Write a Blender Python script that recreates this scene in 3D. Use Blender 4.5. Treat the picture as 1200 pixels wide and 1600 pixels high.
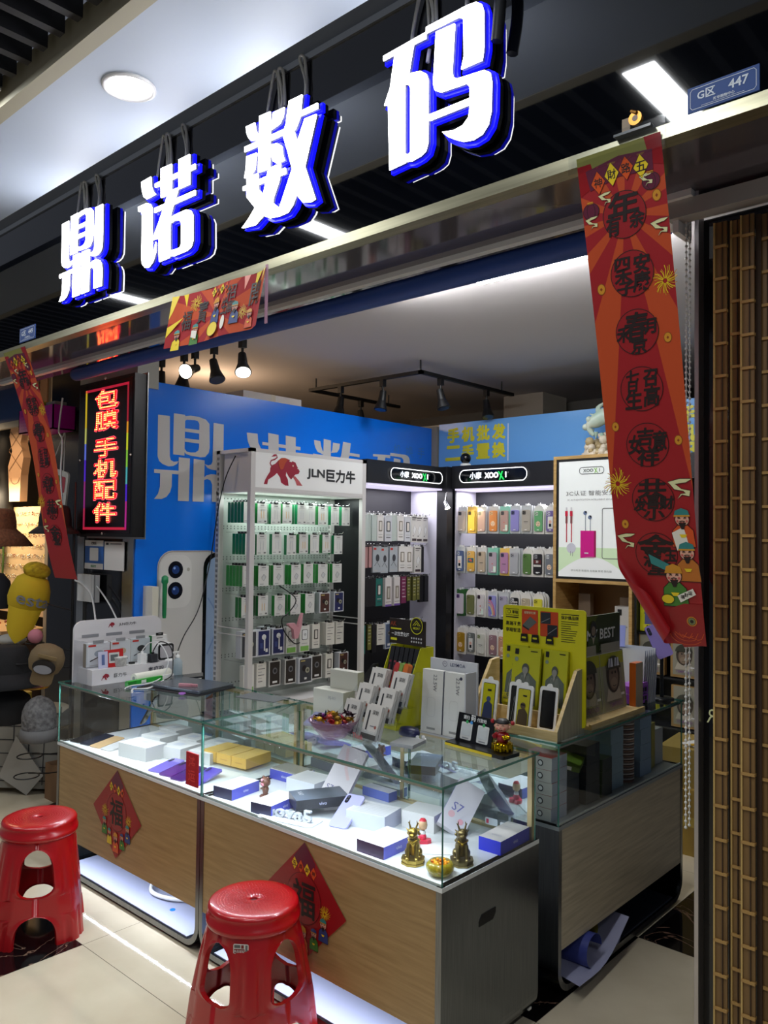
import bpy, math, random
from mathutils import Vector, Matrix
sc = bpy.context.scene
for o in list(bpy.data.objects): bpy.data.objects.remove(o, do_unlink=True)
COL = sc.collection
R = math.radians
PI = math.pi
# ------------------------------------------------------------------ camera
F_PX, ROLL, HOR = 1257.0, 0.012, 837.0
pitch = math.atan((HOR-800)/F_PX); yaw = R(42.1)
fw = Vector((-math.sin(yaw)*math.cos(pitch), math.cos(yaw)*math.cos(pitch), math.sin(pitch)))
r0 = Vector((math.cos(yaw), math.sin(yaw), 0)); u0 = r0.cross(fw)
rt = r0*math.cos(ROLL)+u0*math.sin(ROLL); upv = u0*math.cos(ROLL)-r0*math.sin(ROLL)
cd = bpy.data.cameras.new('camera'); cam = bpy.data.objects.new('camera', cd); COL.objects.link(cam)
M3 = Matrix((rt, upv, -fw)).transposed()
cam.matrix_world = Matrix.Translation((0, 0, 1.65)) @ M3.to_4x4()
cd.sensor_fit = 'VERTICAL'; cd.sensor_height = 24; cd.lens = F_PX/1600*24; cd.clip_start = 0.05
sc.camera = cam
# ------------------------------------------------------------------ world, colour, lights
w = bpy.data.worlds.new('world'); sc.world = w; w.use_nodes = True
w.node_tree.nodes['Background'].inputs[0].default_value = (0.75, 0.82, 1, 1)
w.node_tree.nodes['Background'].inputs[1].default_value = 0.13
sc.view_settings.view_transform = 'Standard'; sc.view_settings.look = 'None'
sc.view_settings.gamma = 1; sc.view_settings.use_curve_mapping = False
sc.view_settings.exposure = 0.0
sc.cycles.transparent_max_bounces = 32; sc.cycles.max_bounces = 7
sc.cycles.use_denoising = True
sc.cycles.sample_clamp_indirect = 4.0
sc.cycles.caustics_reflective = False; sc.cycles.caustics_refractive = False
def area(name, loc, sx, sy, power, col=(1, 1, 1), rot=(0, 0, 0), parent=None, spread=180):
    l = bpy.data.lights.new(name, 'AREA'); l.shape = 'RECTANGLE'; l.size = sx; l.size_y = sy
    l.energy = power; l.color = col; l.spread = R(spread)
    o = bpy.data.objects.new(name, l); COL.objects.link(o); o.location = loc; o.rotation_euler = rot
    if parent: o.parent = parent
    return o
def spot(name, loc, power, col, target, size=80, blend=.6, rad=.03):
    l = bpy.data.lights.new(name, 'SPOT'); l.energy = power; l.color = col; l.spot_size = R(size); l.spot_blend = blend
    l.shadow_soft_size = rad
    o = bpy.data.objects.new(name, l); COL.objects.link(o); o.location = loc
    d = Vector(target)-Vector(loc); o.rotation_euler = d.to_track_quat('-Z', 'Y').to_euler()
    return o
COOL = (0.86, 0.93, 1.0); WHITE = (0.95, 0.98, 1.0); WARM = (1.0, 0.72, 0.42)
# corridor: long ceiling light panels between the baffles (their mirror images show in the black fascia)
for px in (-5.20, -3.20, -1.23, 0.75):
    area('corridor_panel_light', (px, 0.45, 3.325), 0.12, 1.5, 24, (0.93, 0.97, 1))
# the soffit downlight
spot('downlight_beam', (-2.68, 1.53, 3.27), 30, WHITE, (-2.68, 1.53, 0), 110, 1, .07)
# area light under the shop ceiling, with no tube body of its own
area('shop_ceiling_light', (-3.0, 4.2, 2.84), 1.2, 0.04, 14, WHITE)
# lit heads of the track spots
spot('track_spot_beam', (-3.79, 2.93, 2.66), 22, (1, .93, .82), (-3.4, 4.4, 0.9), 70)
spot('track_spot_beam', (-4.2, 2.93, 2.68), 10, (1, .85, .66), (-3.9, 2.6, 0.9), 80)
# warm lamps of the neighbouring stall; point light added to warm the ceiling tone
area('neighbour_shop_light', (-6.6, 2.4, 2.45), 0.8, 0.3, 13, WARM)
pl_ = bpy.data.lights.new('warm_ceiling_glow', 'POINT'); pl_.energy = 14; pl_.color = (1, .68, .42); pl_.shadow_soft_size = .25
po = bpy.data.objects.new('warm_ceiling_glow', pl_); COL.objects.link(po); po.location = (-5.2, 3.7, 2.62)

# ------------------------------------------------------------------ materials
def lin(h):
    h = h.lstrip('#'); c = [int(h[i:i+2], 16)/255 for i in (0, 2, 4)]
    return tuple(x/12.92 if x <= .04045 else ((x+.055)/1.055)**2.4 for x in c)
_mc = {}
def mt(h, rough=.5, metal=0., emit=0., ecol=None, spec=.5, coat=0., alpha=1., trans=0.):
    k = (h, rough, metal, emit, ecol, spec, coat, alpha, trans)
    if k in _mc: return _mc[k]
    m = bpy.data.materials.new('m_'+h); m.use_nodes = True
    b = m.node_tree.nodes['Principled BSDF']
    b.inputs['Base Color'].default_value = (*lin(h), 1); b.inputs['Roughness'].default_value = rough
    b.inputs['Metallic'].default_value = metal; b.inputs['Specular IOR Level'].default_value = spec
    b.inputs['Coat Weight'].default_value = coat; b.inputs['Coat Roughness'].default_value = .06
    b.inputs['Alpha'].default_value = alpha; b.inputs['Transmission Weight'].default_value = trans
    if emit:
        b.inputs['Emission Color'].default_value = (*lin(ecol or h), 1); b.inputs['Emission Strength'].default_value = emit
    _mc[k] = m; return m
def nodes(m): return m.node_tree.nodes, m.node_tree.links, m.node_tree.nodes['Principled BSDF']
def thin_glass(name, tint, ior=1.45, rough=.0, const=0):
    m = bpy.data.materials.new(name); m.use_nodes = True; n, l = m.node_tree.nodes, m.node_tree.links
    n.clear(); out = n.new('ShaderNodeOutputMaterial'); mx = n.new('ShaderNodeMixShader')
    fr = n.new('ShaderNodeFresnel'); fr.inputs[0].default_value = ior
    tr = n.new('ShaderNodeBsdfTransparent'); tr.inputs[0].default_value = (*tint, 1)
    gl = n.new('ShaderNodeBsdfGlossy'); gl.inputs[0].default_value = (1, 1, 1, 1); gl.inputs['Roughness'].default_value = rough
    ge = n.new('ShaderNodeNewGeometry'); mr = n.new('ShaderNodeMath'); mr.operation = 'MULTIPLY'
    inv = n.new('ShaderNodeMath'); inv.operation = 'SUBTRACT'; inv.inputs[0].default_value = 1
    l.new(ge.outputs['Backfacing'], inv.inputs[1]); l.new(fr.outputs[0], mr.inputs[0]); l.new(inv.outputs[0], mr.inputs[1])
    if const: l.new(inv.outputs[0], mr.inputs[0]); mr.inputs[1].default_value = const; l.remove(mr.inputs[1].links[0]) if mr.inputs[1].links else None; mr.inputs[1].default_value = const; gl.inputs[0].default_value = (*tint, 1)
    l.new(mr.outputs[0], mx.inputs[0]); l.new(tr.outputs[0], mx.inputs[1]); l.new(gl.outputs[0], mx.inputs[2]); l.new(mx.outputs[0], out.inputs[0])
    return m
GLASS = thin_glass('case_glass', (.975, .99, .985))
CLEAR = thin_glass('clear_plastic', (.93, .94, .95), 1.5, .08)
GEDGE = mt('#3c7a6c', .12, alpha=.9, coat=.6)
def noise_mix(name, c1, c2, scale=(1, 1, 1), ns=4., detail=4., rough=.5, metal=0., lo=.35, hi=.65, bump=0., coat=0., dist=0.):
    m = mt(c1+'', rough, metal).copy(); m.name = name
    n, l, b = nodes(m)
    tc = n.new('ShaderNodeTexCoord'); mp = n.new('ShaderNodeMapping'); mp.inputs['Scale'].default_value = scale
    nz = n.new('ShaderNodeTexNoise'); nz.inputs['Scale'].default_value = ns; nz.inputs['Detail'].default_value = detail; nz.inputs['Distortion'].default_value = dist
    cr = n.new('ShaderNodeValToRGB'); cr.color_ramp.elements[0].position = lo; cr.color_ramp.elements[1].position = hi
    cr.color_ramp.elements[0].color = (*lin(c1), 1); cr.color_ramp.elements[1].color = (*lin(c2), 1)
    l.new(tc.outputs['Object'], mp.inputs[0]); l.new(mp.outputs[0], nz.inputs[0]); l.new(nz.outputs['Fac'], cr.inputs[0]); l.new(cr.outputs[0], b.inputs['Base Color'])
    b.inputs['Coat Weight'].default_value = coat
    if bump:
        bp = n.new('ShaderNodeBump'); bp.inputs['Strength'].default_value = bump; bp.inputs['Distance'].default_value = .01
        l.new(nz.outputs['Fac'], bp.inputs['Height']); l.new(bp.outputs[0], b.inputs['Normal'])
    return m
WOOD = noise_mix('oak_laminate', '#a98a5c', '#8f7146', (2.2, 2, 34), 2.2, 5, .42, lo=.3, hi=.75)
WOODC = noise_mix('pale_ash_laminate', '#c4b99f', '#a0957f', (2, 2, 34), 2.2, 5, .45, lo=.3, hi=.75)
PINE = noise_mix('pine_board', '#d8c08c', '#c3a66c', (3, 3, 26), 3, 4, .5)
PINEG = noise_mix('grooved_pine', '#a9a68f', '#8f8d78', (2, 40, 2), 3, 3, .55)
OAKFR = noise_mix('light_oak_frame', '#c9a468', '#b08a4e', (3, 3, 20), 3, 3, .5)
STEEL = noise_mix('brushed_steel', '#8b8d8e', '#77797a', (60, 60, 2), 4, 3, .3, 1.)
STEELP = noise_mix('steel_panel', '#777c81', '#686d72', (90, 90, 1.5), 4, 3, .22, 1.)
ALU = mt('#b9bab6', .3, 1.); CHAMP = mt('#c9b78a', .28, 1.); CHROME = mt('#d8d8d8', .12, 1.)
BLK = mt('#0b0b0d', .45); BLKG = mt('#08090b', .06, coat=.5); DGREY = mt('#2a2b30', .55)
WHT = mt('#e6e6e4', .45); WHTG = mt('#ececec', .18); OFFW = mt('#d2cfca', .6); GREY = mt('#8d8f92', .5)
EMW = mt('#ffffff', .5, emit=9.); EMW2 = mt('#ffffff', .5, emit=28.)

# ------------------------------------------------------------------ mesh builder
_tc = {}
def text_geo(body, bold=0.0):
    k = (body, bold)
    if k not in _tc:
        c = bpy.data.curves.new('t', 'FONT'); c.body = body; c.offset = bold; c.align_x = 'CENTER'; c.align_y = 'CENTER'; c.resolution_u = 2; c.fill_mode = 'FRONT'
        o = bpy.data.objects.new('t', c); COL.objects.link(o)
        m = bpy.data.meshes.new_from_object(o.evaluated_get(bpy.context.evaluated_depsgraph_get()))
        vs = [(v.co.x, v.co.y) for v in m.vertices]; fs = [tuple(p.vertices) for p in m.polygons]
        bpy.data.objects.remove(o); bpy.data.curves.remove(c); bpy.data.meshes.remove(m)
        if vs:
            cx = (min(v[0] for v in vs)+max(v[0] for v in vs))/2; cy = (min(v[1] for v in vs)+max(v[1] for v in vs))/2
            vs = [(x-cx, y-cy) for x, y in vs]
        _tc[k] = (vs, fs)
    return _tc[k]
def text_box(body, bold, wd, ht):
    vs, _ = text_geo(body, bold)
    w0 = max(v[0] for v in vs)*2; h0 = max(v[1] for v in vs)*2
    return wd/w0, ht/h0
class MB:
    def __init__(s): s.v = []; s.f = []; s.m = []; s.s = []; s.mats = []; s.uv = None; s.T = None
    def mi(s, m):
        if m not in s.mats: s.mats.append(m)
        return s.mats.index(m)
    def add(s, vs, fs, m, sm=False):
        b = len(s.v)
        if s.T is not None: vs = [tuple(s.T @ Vector(v)) for v in vs]
        s.v += [tuple(v) for v in vs]
        if isinstance(m, (list, tuple)): ix = [s.mi(x) for x in m]
        else: ix = [s.mi(m)]*len(fs)
        for f, i in zip(fs, ix): s.f.append(tuple(b+k for k in f)); s.m.append(i); s.s.append(sm)
        return s
    # box between two corners; mats may be one or six (x-,x+,y-,y+,z-,z+)
    def box(s, a, b, m):
        x0, y0, z0 = a; x1, y1, z1 = b
        vs = [(x0, y0, z0), (x1, y0, z0), (x1, y1, z0), (x0, y1, z0), (x0, y0, z1), (x1, y0, z1), (x1, y1, z1), (x0, y1, z1)]
        fs = [(0, 4, 7, 3), (1, 2, 6, 5), (0, 1, 5, 4), (3, 7, 6, 2), (0, 3, 2, 1), (4, 5, 6, 7)]
        return s.add(vs, fs, m)
    def cbox(s, c, d, m): return s.box([c[i]-d[i]/2 for i in range(3)], [c[i]+d[i]/2 for i in range(3)], m)
    # polygon in the plane of axes (i,j), extruded along k from k0 to k1; mats: side, face0, face1
    def prism(s, pts, ax, k0, k1, m, m0=None, m1=None, sm=False):
        i, j, k = {'x': (1, 2, 0), 'y': (0, 2, 1), 'z': (0, 1, 2)}[ax]
        def P(p, h): q = [0, 0, 0]; q[i] = p[0]; q[j] = p[1]; q[k] = h; return q
        n = len(pts)
        ar = sum(pts[a][0]*pts[(a+1) % n][1]-pts[(a+1) % n][0]*pts[a][1] for a in range(n))
        pp = list(pts) if ar > 0 else list(pts)[::-1]
        vs = [P(p, k0) for p in pp]+[P(p, k1) for p in pp]
        fl = ax == 'y'
        sd = [(a, (a+1) % n, n+(a+1) % n, n+a) for a in range(n)]
        f0 = tuple(range(n))[::-1]; f1 = tuple(range(n, 2*n))
        if fl: sd = [q[::-1] for q in sd]; f0 = f0[::-1]; f1 = f1[::-1]
        b = len(s.f)
        s.add(vs, sd+[f0, f1], [m]*n+[m0 or m, m1 or m])
        if sm:
            for q in range(b, b+n): s.s[q] = True
        return s
    def cyl(s, p0, p1, r0, m, r1=None, n=16, caps=True, sm=True, mcap=None):
        p0 = Vector(p0); p1 = Vector(p1); d = (p1-p0).normalized(); r1 = r0 if r1 is None else r1
        a = d.orthogonal().normalized(); b = d.cross(a)
        vs = []
        for p, r in ((p0, r0), (p1, r1)):
            for i in range(n):
                t = 2*PI*i/n; vs.append(p+a*math.cos(t)*r+b*math.sin(t)*r)
        s.add(vs, [(i, (i+1) % n, n+(i+1) % n, n+i) for i in range(n)], m, sm)
        if caps: s.add(vs, [tuple(range(n))[::-1], tuple(range(n, 2*n))], mcap or m)
        return s
    def lathe(s, pr, m, c=(0, 0, 0), n=24, sm=True, sx=1., sy=1.):
        vs = []
        for r, z in pr:
            for i in range(n):
                t = 2*PI*i/n; vs.append((c[0]+r*math.cos(t)*sx, c[1]+r*math.sin(t)*sy, c[2]+z))
        fs = []
        for k in range(len(pr)-1):
            for i in range(n): fs.append((k*n+i, k*n+(i+1) % n, (k+1)*n+(i+1) % n, (k+1)*n+i))
        mm = m if not isinstance(m, list) else [m[k] for k in range(len(pr)-1) for i in range(n)]
        s.add(vs, fs, mm, sm)
        return s
    def ball(s, c, r, m, n=12, sx=1., sy=1., sz=1.):
        k = max(4, n//2)
        return s.lathe([(r*math.sin(PI*i/k) or 1e-5, -r*sz*math.cos(PI*i/k)) for i in range(k+1)], m, c, n, True, sx, sy)
    def tube(s, pts, r, m, n=8):
        P = [Vector(p) for p in pts]; vs = []; a = None
        for i, p in enumerate(P):
            d = (P[min(i+1, len(P)-1)]-P[max(i-1, 0)]).normalized()
            a = d.orthogonal().normalized() if a is None else (a-d*a.dot(d)).normalized()
            b = d.cross(a); rr = r[i] if isinstance(r, (list, tuple)) else r
            for k in range(n):
                t = 2*PI*k/n; vs.append(p+a*math.cos(t)*rr+b*math.sin(t)*rr)
        fs = [(i*n+k, i*n+(k+1) % n, (i+1)*n+(k+1) % n, (i+1)*n+k) for i in range(len(P)-1) for k in range(n)]
        s.add(vs, fs, m, True)
        return s.add(vs, [tuple(range(n))[::-1], tuple(range(len(vs)-n, len(vs)))], m)
    def build(s, name, parent=None, loc=(0, 0, 0), rz=0, rot=None):
        me = bpy.data.meshes.new(name); me.from_pydata(s.v, [], s.f)
        for m in s.mats: me.materials.append(m)
        me.polygons.foreach_set('material_index', s.m); me.polygons.foreach_set('use_smooth', s.s)
        if s.uv:
            ul = me.uv_layers.new(name='UVMap')
            for lp in me.loops: ul.data[lp.index].uv = s.uv.get(lp.vertex_index, (0, 0))
        me.update()
        o = bpy.data.objects.new(name, me); COL.objects.link(o)
        o.location = loc; o.rotation_euler = rot or (0, 0, rz)
        if parent: o.parent = parent
        return o
def smooth_path(pts, k=6):
    P = [Vector(p) for p in pts]; out = []
    for i in range(len(P)-1):
        a = P[max(i-1, 0)]; b = P[i]; c = P[i+1]; d = P[min(i+2, len(P)-1)]
        for j in range(k):
            t = j/k
            out.append(.5*((2*b)+(c-a)*t+(2*a-5*b+4*c-d)*t*t+(3*b-a-3*c+d)*t**3))
    out.append(P[-1]); return out
def rrect(x0, y0, x1, y1, r, n=5):
    out = []
    for cx, cy, a in ((x1-r, y1-r, 0), (x0+r, y1-r, 90), (x0+r, y0+r, 180), (x1-r, y0+r, 270)):
        for i in range(n+1):
            t = R(a+90*i/n); out.append((cx+r*math.cos(t), cy+r*math.sin(t)))
    return out
def oval(cx, cy, rx, ry=None, n=20, a0=0, a1=360):
    ry = rx if ry is None else ry
    k = n if a1-a0 == 360 else n+1
    return [(cx+rx*math.cos(R(a0+(a1-a0)*i/n)), cy+ry*math.sin(R(a0+(a1-a0)*i/n))) for i in range(k)]
# flat print on any surface: S(u, v, off) gives the 3-D point
class Art:
    def __init__(s, mb, S, e=.0008): s.b = mb; s.S = S; s.e = e
    def poly(s, pts, m, L=1):
        n = len(pts); ar = sum(pts[a][0]*pts[(a+1) % n][1]-pts[(a+1) % n][0]*pts[a][1] for a in range(n))
        if ar < 0: pts = pts[::-1]
        s.b.add([s.S(u, v, s.e*L) for u, v in pts], [tuple(range(n))], m)
    def rect(s, x0, y0, x1, y1, m, L=1): s.poly([(x0, y0), (x1, y0), (x1, y1), (x0, y1)], m, L)
    def rr(s, x0, y0, x1, y1, r, m, L=1): s.poly(rrect(x0, y0, x1, y1, r, 4), m, L)
    def disc(s, x, y, r, m, L=1, ry=None, n=20): s.poly(oval(x, y, r, ry, n), m, L)
    def ring(s, pts, wd, m, L=1, closed=True):
        n = len(pts); q = []
        for i in range(n):
            a = Vector(pts[(i-1) % n] if closed or i else pts[i]); c = Vector(pts[(i+1) % n] if closed or i < n-1 else pts[i])
            d = (c-a); d = d.normalized() if d.length else Vector((1, 0)); nn = Vector((-d.y, d.x))*wd/2; p = Vector(pts[i])
            q += [tuple(p+nn), tuple(p-nn)]
        fs = [(2*i, 2*i+1, (2*i+3) % (2*n), (2*i+2) % (2*n)) for i in range(n if closed else n-1)]
        s.b.add([s.S(u, v, s.e*L) for u, v in q], fs, m)
    def line(s, pts, wd, m, L=1): s.ring(pts, wd, m, L, False)
    # text centred at (x, y), letters ht high; wd stretches it to a width
    def text(s, body, x, y, ht, m, L=2, bold=0., wd=None, slant=0., heavy=0.):
        if heavy:
            for q, (a, c) in enumerate(((1, 0), (-1, 0), (0, 1), (0, -1), (.7, .7), (-.7, -.7))): s.text(body, x+a*heavy, y+c*heavy, ht, m, L+.12*(q+1), bold, wd, slant)
        vs, fs = text_geo(body, bold)
        if not vs: return
        h0 = max(v[1] for v in vs)*2; w0 = max(v[0] for v in vs)*2
        ky = ht/h0; kx = wd/w0 if wd else ky
        s.b.add([s.S(x+a*kx+slant*b*ky, y+b*ky, s.e*L) for a, b in vs], fs, m)
def plane_S(o, ux, uy):
    o = Vector(o); ux = Vector(ux); uy = Vector(uy); nn = ux.cross(uy).normalized()
    return lambda u, v, e: tuple(o+ux*u+uy*v+nn*e)
# ------------------------------------------------------------------ tagging
def thing(name, label, cat, loc=(0, 0, 0), rz=0, group=None, rot=None):
    o = bpy.data.objects.new(name, None); COL.objects.link(o); o.empty_display_size = .05
    o.location = loc; o.rotation_euler = rot or (0, 0, rz); o['label'] = label; o['category'] = cat
    if group: o['group'] = group
    return o
def tag(o, label, cat, group=None):
    o['label'] = label; o['category'] = cat
    if group: o['group'] = group
    return o
def struct(name, mb, parent=None):
    o = mb.build(name, parent)
    if not parent: o['kind'] = 'structure'
    return o
def dup(root, loc, label, rz=None, group=None):
    r = root.copy(); COL.objects.link(r); r.location = loc; r['label'] = label
    if rz is not None: r.rotation_euler = (r.rotation_euler[0], r.rotation_euler[1], rz)
    if group: r['group'] = group
    for ch in list(root.children):
        c = ch.copy(); COL.objects.link(c); c.parent = r
        for g in ch.children:
            d = g.copy(); COL.objects.link(d); d.parent = c
    return r
ORD = ['first', 'second', 'third', 'fourth', 'fifth', 'sixth', 'seventh', 'eighth', 'ninth', 'tenth', 'eleventh', 'twelfth']
GLYPH = {"nuo":[[[0.051,0.967],[0.23,0.97],[0.245,0.851],[0.288,0.783],[0.325,0.755],[0.157,0.75],[0.103,0.79],[0.07,0.86]],[[0.0,0.709],[0.158,0.705],[0.226,0.678],[0.257,0.635],[0.269,0.293],[0.284,0.146],[0.311,0.148],[0.344,0.241],[0.343,0.131],[0.293,0.043],[0.221,0.0],[0.154,0.011],[0.1,0.062],[0.087,0.125],[0.08,0.59],[0.063,0.642],[0.009,0.657]],[[0.41,1.0],[0.593,0.99],[0.601,0.678],[0.421,0.688]],[[0.719,0.995],[0.901,0.989],[0.906,0.685],[0.729,0.69]],[[0.311,0.869],[0.992,0.863],[0.993,0.815],[0.313,0.828]],[[0.309,0.608],[1.0,0.595],[0.998,0.55],[0.31,0.561]],[[0.554,0.709],[0.719,0.707],[0.635,0.553],[0.584,0.452],[0.593,0.104],[0.585,0.016],[0.413,0.015],[0.397,0.269],[0.277,0.278],[0.374,0.409],[0.481,0.58]],[[0.571,0.406],[0.626,0.433],[0.721,0.439],[0.868,0.437],[0.934,0.409],[0.965,0.356],[0.973,0.099],[0.946,0.042],[0.881,0.018],[0.653,0.016],[0.598,0.033],[0.582,0.082],[0.637,0.081],[0.733,0.074],[0.78,0.083],[0.792,0.12],[0.785,0.324],[0.75,0.365],[0.668,0.384],[0.572,0.373]]],"shu":[[[0.03,0.966],[0.157,0.963],[0.176,0.893],[0.202,0.842],[0.23,0.816],[0.238,0.775],[0.105,0.812],[0.062,0.86],[0.039,0.911]],[[0.225,1.0],[0.377,0.989],[0.382,0.467],[0.219,0.48]],[[0.418,0.965],[0.569,0.96],[0.555,0.886],[0.511,0.835],[0.433,0.823],[0.382,0.818],[0.405,0.861]],[[0.014,0.78],[0.642,0.761],[0.63,0.714],[0.015,0.734]],[[0.045,0.68],[0.193,0.67],[0.169,0.528],[0.114,0.488],[0.018,0.487],[0.042,0.565]],[[0.383,0.68],[0.476,0.668],[0.536,0.629],[0.558,0.532],[0.581,0.483],[0.481,0.484],[0.427,0.521],[0.399,0.587],[0.384,0.65]],[[0.633,0.993],[0.802,0.988],[0.773,0.798],[0.731,0.731],[0.694,0.706],[0.631,0.702],[0.553,0.71],[0.596,0.799]],[[0.753,0.849],[0.999,0.845],[1.0,0.8],[0.754,0.81]],[[0.566,0.693],[0.707,0.691],[0.747,0.58],[0.842,0.763],[0.985,0.753],[0.845,0.35],[0.985,0.026],[0.931,0.016],[0.834,0.038],[0.771,0.106],[0.757,0.158],[0.697,0.053],[0.635,0.004],[0.519,0.0],[0.387,0.017],[0.298,0.063],[0.524,0.066],[0.689,0.371],[0.635,0.525]],[[0.003,0.407],[0.593,0.41],[0.598,0.36],[0.004,0.373]],[[0.058,0.479],[0.212,0.473],[0.22,0.327],[0.3,0.251],[0.368,0.471],[0.527,0.468],[0.511,0.331],[0.435,0.194],[0.423,0.148],[0.537,0.061],[0.387,0.017],[0.298,0.063],[0.183,0.007],[0.0,0.023],[0.097,0.087],[0.186,0.163],[0.107,0.247],[0.063,0.292]]],"ma":[[[0.0,0.95],[0.42,0.963],[0.421,0.915],[0.302,0.918],[0.253,0.686],[0.221,0.646],[0.229,0.051],[0.235,0.028],[0.079,0.019],[0.057,0.54],[0.018,0.55],[0.075,0.667],[0.117,0.916],[0.001,0.912]],[[0.22,0.681],[0.285,0.704],[0.371,0.685],[0.424,0.645],[0.443,0.595],[0.449,0.117],[0.427,0.056],[0.38,0.034],[0.295,0.022],[0.24,0.035],[0.228,0.103],[0.262,0.083],[0.283,0.095],[0.279,0.589],[0.259,0.627],[0.221,0.642]],[[0.42,0.999],[0.792,1.0],[0.868,0.988],[0.911,0.954],[0.93,0.897],[0.933,0.63],[0.92,0.547],[0.743,0.552],[0.765,0.634],[0.76,0.875],[0.759,0.916],[0.715,0.946],[0.675,0.949],[0.421,0.954]],[[0.514,0.923],[0.681,0.913],[0.66,0.577],[0.668,0.524],[0.71,0.495],[0.939,0.467],[0.986,0.432],[1.0,0.363],[0.997,0.157],[0.975,0.069],[0.925,0.015],[0.85,0.0],[0.764,0.016],[0.686,0.059],[0.626,0.1],[0.58,0.147],[0.685,0.125],[0.763,0.135],[0.81,0.176],[0.819,0.237],[0.818,0.393],[0.788,0.432],[0.74,0.435],[0.561,0.453],[0.509,0.485],[0.493,0.541]],[[0.462,0.32],[0.819,0.312],[0.819,0.266],[0.462,0.275]]],"ding":[[[0.041,0.96],[0.202,0.962],[0.211,0.505],[0.225,0.461],[0.27,0.444],[0.335,0.455],[0.316,0.423],[0.26,0.395],[0.194,0.387],[0.117,0.407],[0.067,0.44],[0.045,0.492]],[[0.257,1.0],[0.417,1.0],[0.417,0.526],[0.257,0.529]],[[0.418,0.986],[0.496,0.999],[0.612,0.998],[0.72,0.977],[0.775,0.931],[0.784,0.645],[0.771,0.587],[0.718,0.533],[0.647,0.525],[0.506,0.533],[0.437,0.546],[0.416,0.568],[0.419,0.605],[0.448,0.575],[0.506,0.57],[0.575,0.576],[0.616,0.603],[0.626,0.641],[0.624,0.915],[0.602,0.945],[0.555,0.954],[0.439,0.946],[0.417,0.93]],[[0.419,0.844],[0.628,0.844],[0.629,0.802],[0.417,0.805]],[[0.418,0.728],[0.63,0.727],[0.631,0.684],[0.418,0.688]],[[0.835,0.951],[0.992,0.949],[0.995,0.508],[0.988,0.449],[0.957,0.409],[0.89,0.385],[0.817,0.39],[0.757,0.405],[0.71,0.449],[0.768,0.437],[0.81,0.451],[0.83,0.486]],[[0.0,0.343],[0.34,0.345],[0.339,0.303],[0.245,0.303],[0.244,0.16],[0.223,0.095],[0.175,0.039],[0.11,0.012],[0.008,0.009],[0.06,0.07],[0.083,0.152],[0.083,0.301],[0.001,0.301]],[[0.336,0.501],[0.494,0.499],[0.489,0.001],[0.334,0.001]],[[0.548,0.499],[0.709,0.492],[0.707,0.002],[0.542,0.0]],[[0.705,0.288],[0.741,0.318],[0.807,0.334],[0.879,0.334],[0.941,0.311],[0.986,0.256],[1.0,0.179],[0.995,0.005],[0.829,0.007],[0.829,0.209],[0.802,0.26],[0.754,0.274],[0.705,0.26]]]}
# =================================================================== THE SETTING
CREAM = noise_mix('polished_cream_tile', '#d6cab0', '#c8bba0', (1, 1, 1), 3.5, 6, .05, lo=.35, hi=.7)
MARB = noise_mix('black_marble', '#0a0809', '#130f10', (1, 1, 1), 2, 6, .07)
def veins(m, c, sc_=3.2, wd=.018):
    n, l, b = nodes(m)
    tc = n.new('ShaderNodeTexCoord'); nz = n.new('ShaderNodeTexNoise'); nz.inputs['Scale'].default_value = sc_; nz.inputs['Detail'].default_value = 7; nz.inputs['Distortion'].default_value = 1.6
    a = n.new('ShaderNodeMath'); a.operation = 'SUBTRACT'; a.inputs[1].default_value = .5
    ab = n.new('ShaderNodeMath'); ab.operation = 'ABSOLUTE'; lt = n.new('ShaderNodeMapRange'); lt.inputs[1].default_value = 0; lt.inputs[2].default_value = wd; lt.inputs[3].default_value = 1; lt.inputs[4].default_value = 0
    mx = n.new('ShaderNodeMix'); mx.data_type = 'RGBA'; mx.inputs[7].default_value = (*lin(c), 1)
    old = b.inputs['Base Color'].links[0].from_socket
    l.new(tc.outputs['Object'], nz.inputs[0]); l.new(nz.outputs['Fac'], a.inputs[0]); l.new(a.outputs[0], ab.inputs[0]); l.new(ab.outputs[0], lt.inputs[0])
    l.new(lt.outputs[0], mx.inputs[0]); l.new(old, mx.inputs[6]); l.new(mx.outputs[2], b.inputs['Base Color'])
veins(MARB, '#8a6a58', 3.2, .012)
fl = MB(); x0, y0 = -3.07, 1.63
for i in range(-9, 6):
    for j in range(-5, 8):
        a, b = x0+.8*i, y0+.8*j
        blk = (i, j) in ((-1, -1), (2, 2), (1, 1), (-1, 3), (3, 4), (-4, 1)) or (i == 0 and j == -3)
        fl.add([(a+.001, b+.001, 0), (a+.799, b+.001, 0), (a+.799, b+.799, 0), (a+.001, b+.799, 0)], [(0, 1, 2, 3)], MARB if blk else CREAM)
fl.box((-10.3, -2.4, -.1), (1.8, 8.1, -.0015), mt('#3a352c', .7))
struct('floor', fl)
# shop ceiling (market hall slab) above the partitions
CEIL = mt('#cdc8c8', .85)
struct('ceiling', MB().box((-10.3, 2.16, 2.9), (1.8, 8.1, 3.0), CEIL))
struct('trim_1', MB().box((-5.6, 6.6, 2.62), (1.8, 6.75, 2.9), mt('#6b665e', .8)))
struct('wall_back', MB().box((-10.3, 7.9, 0), (1.8, 8.05, 2.9), mt('#4a4640', .8)))
struct('wall_far_left', MB().box((-10.3, 2.2, 0), (-10.2, 7.9, 2.9), mt('#57493a', .8)))
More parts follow.
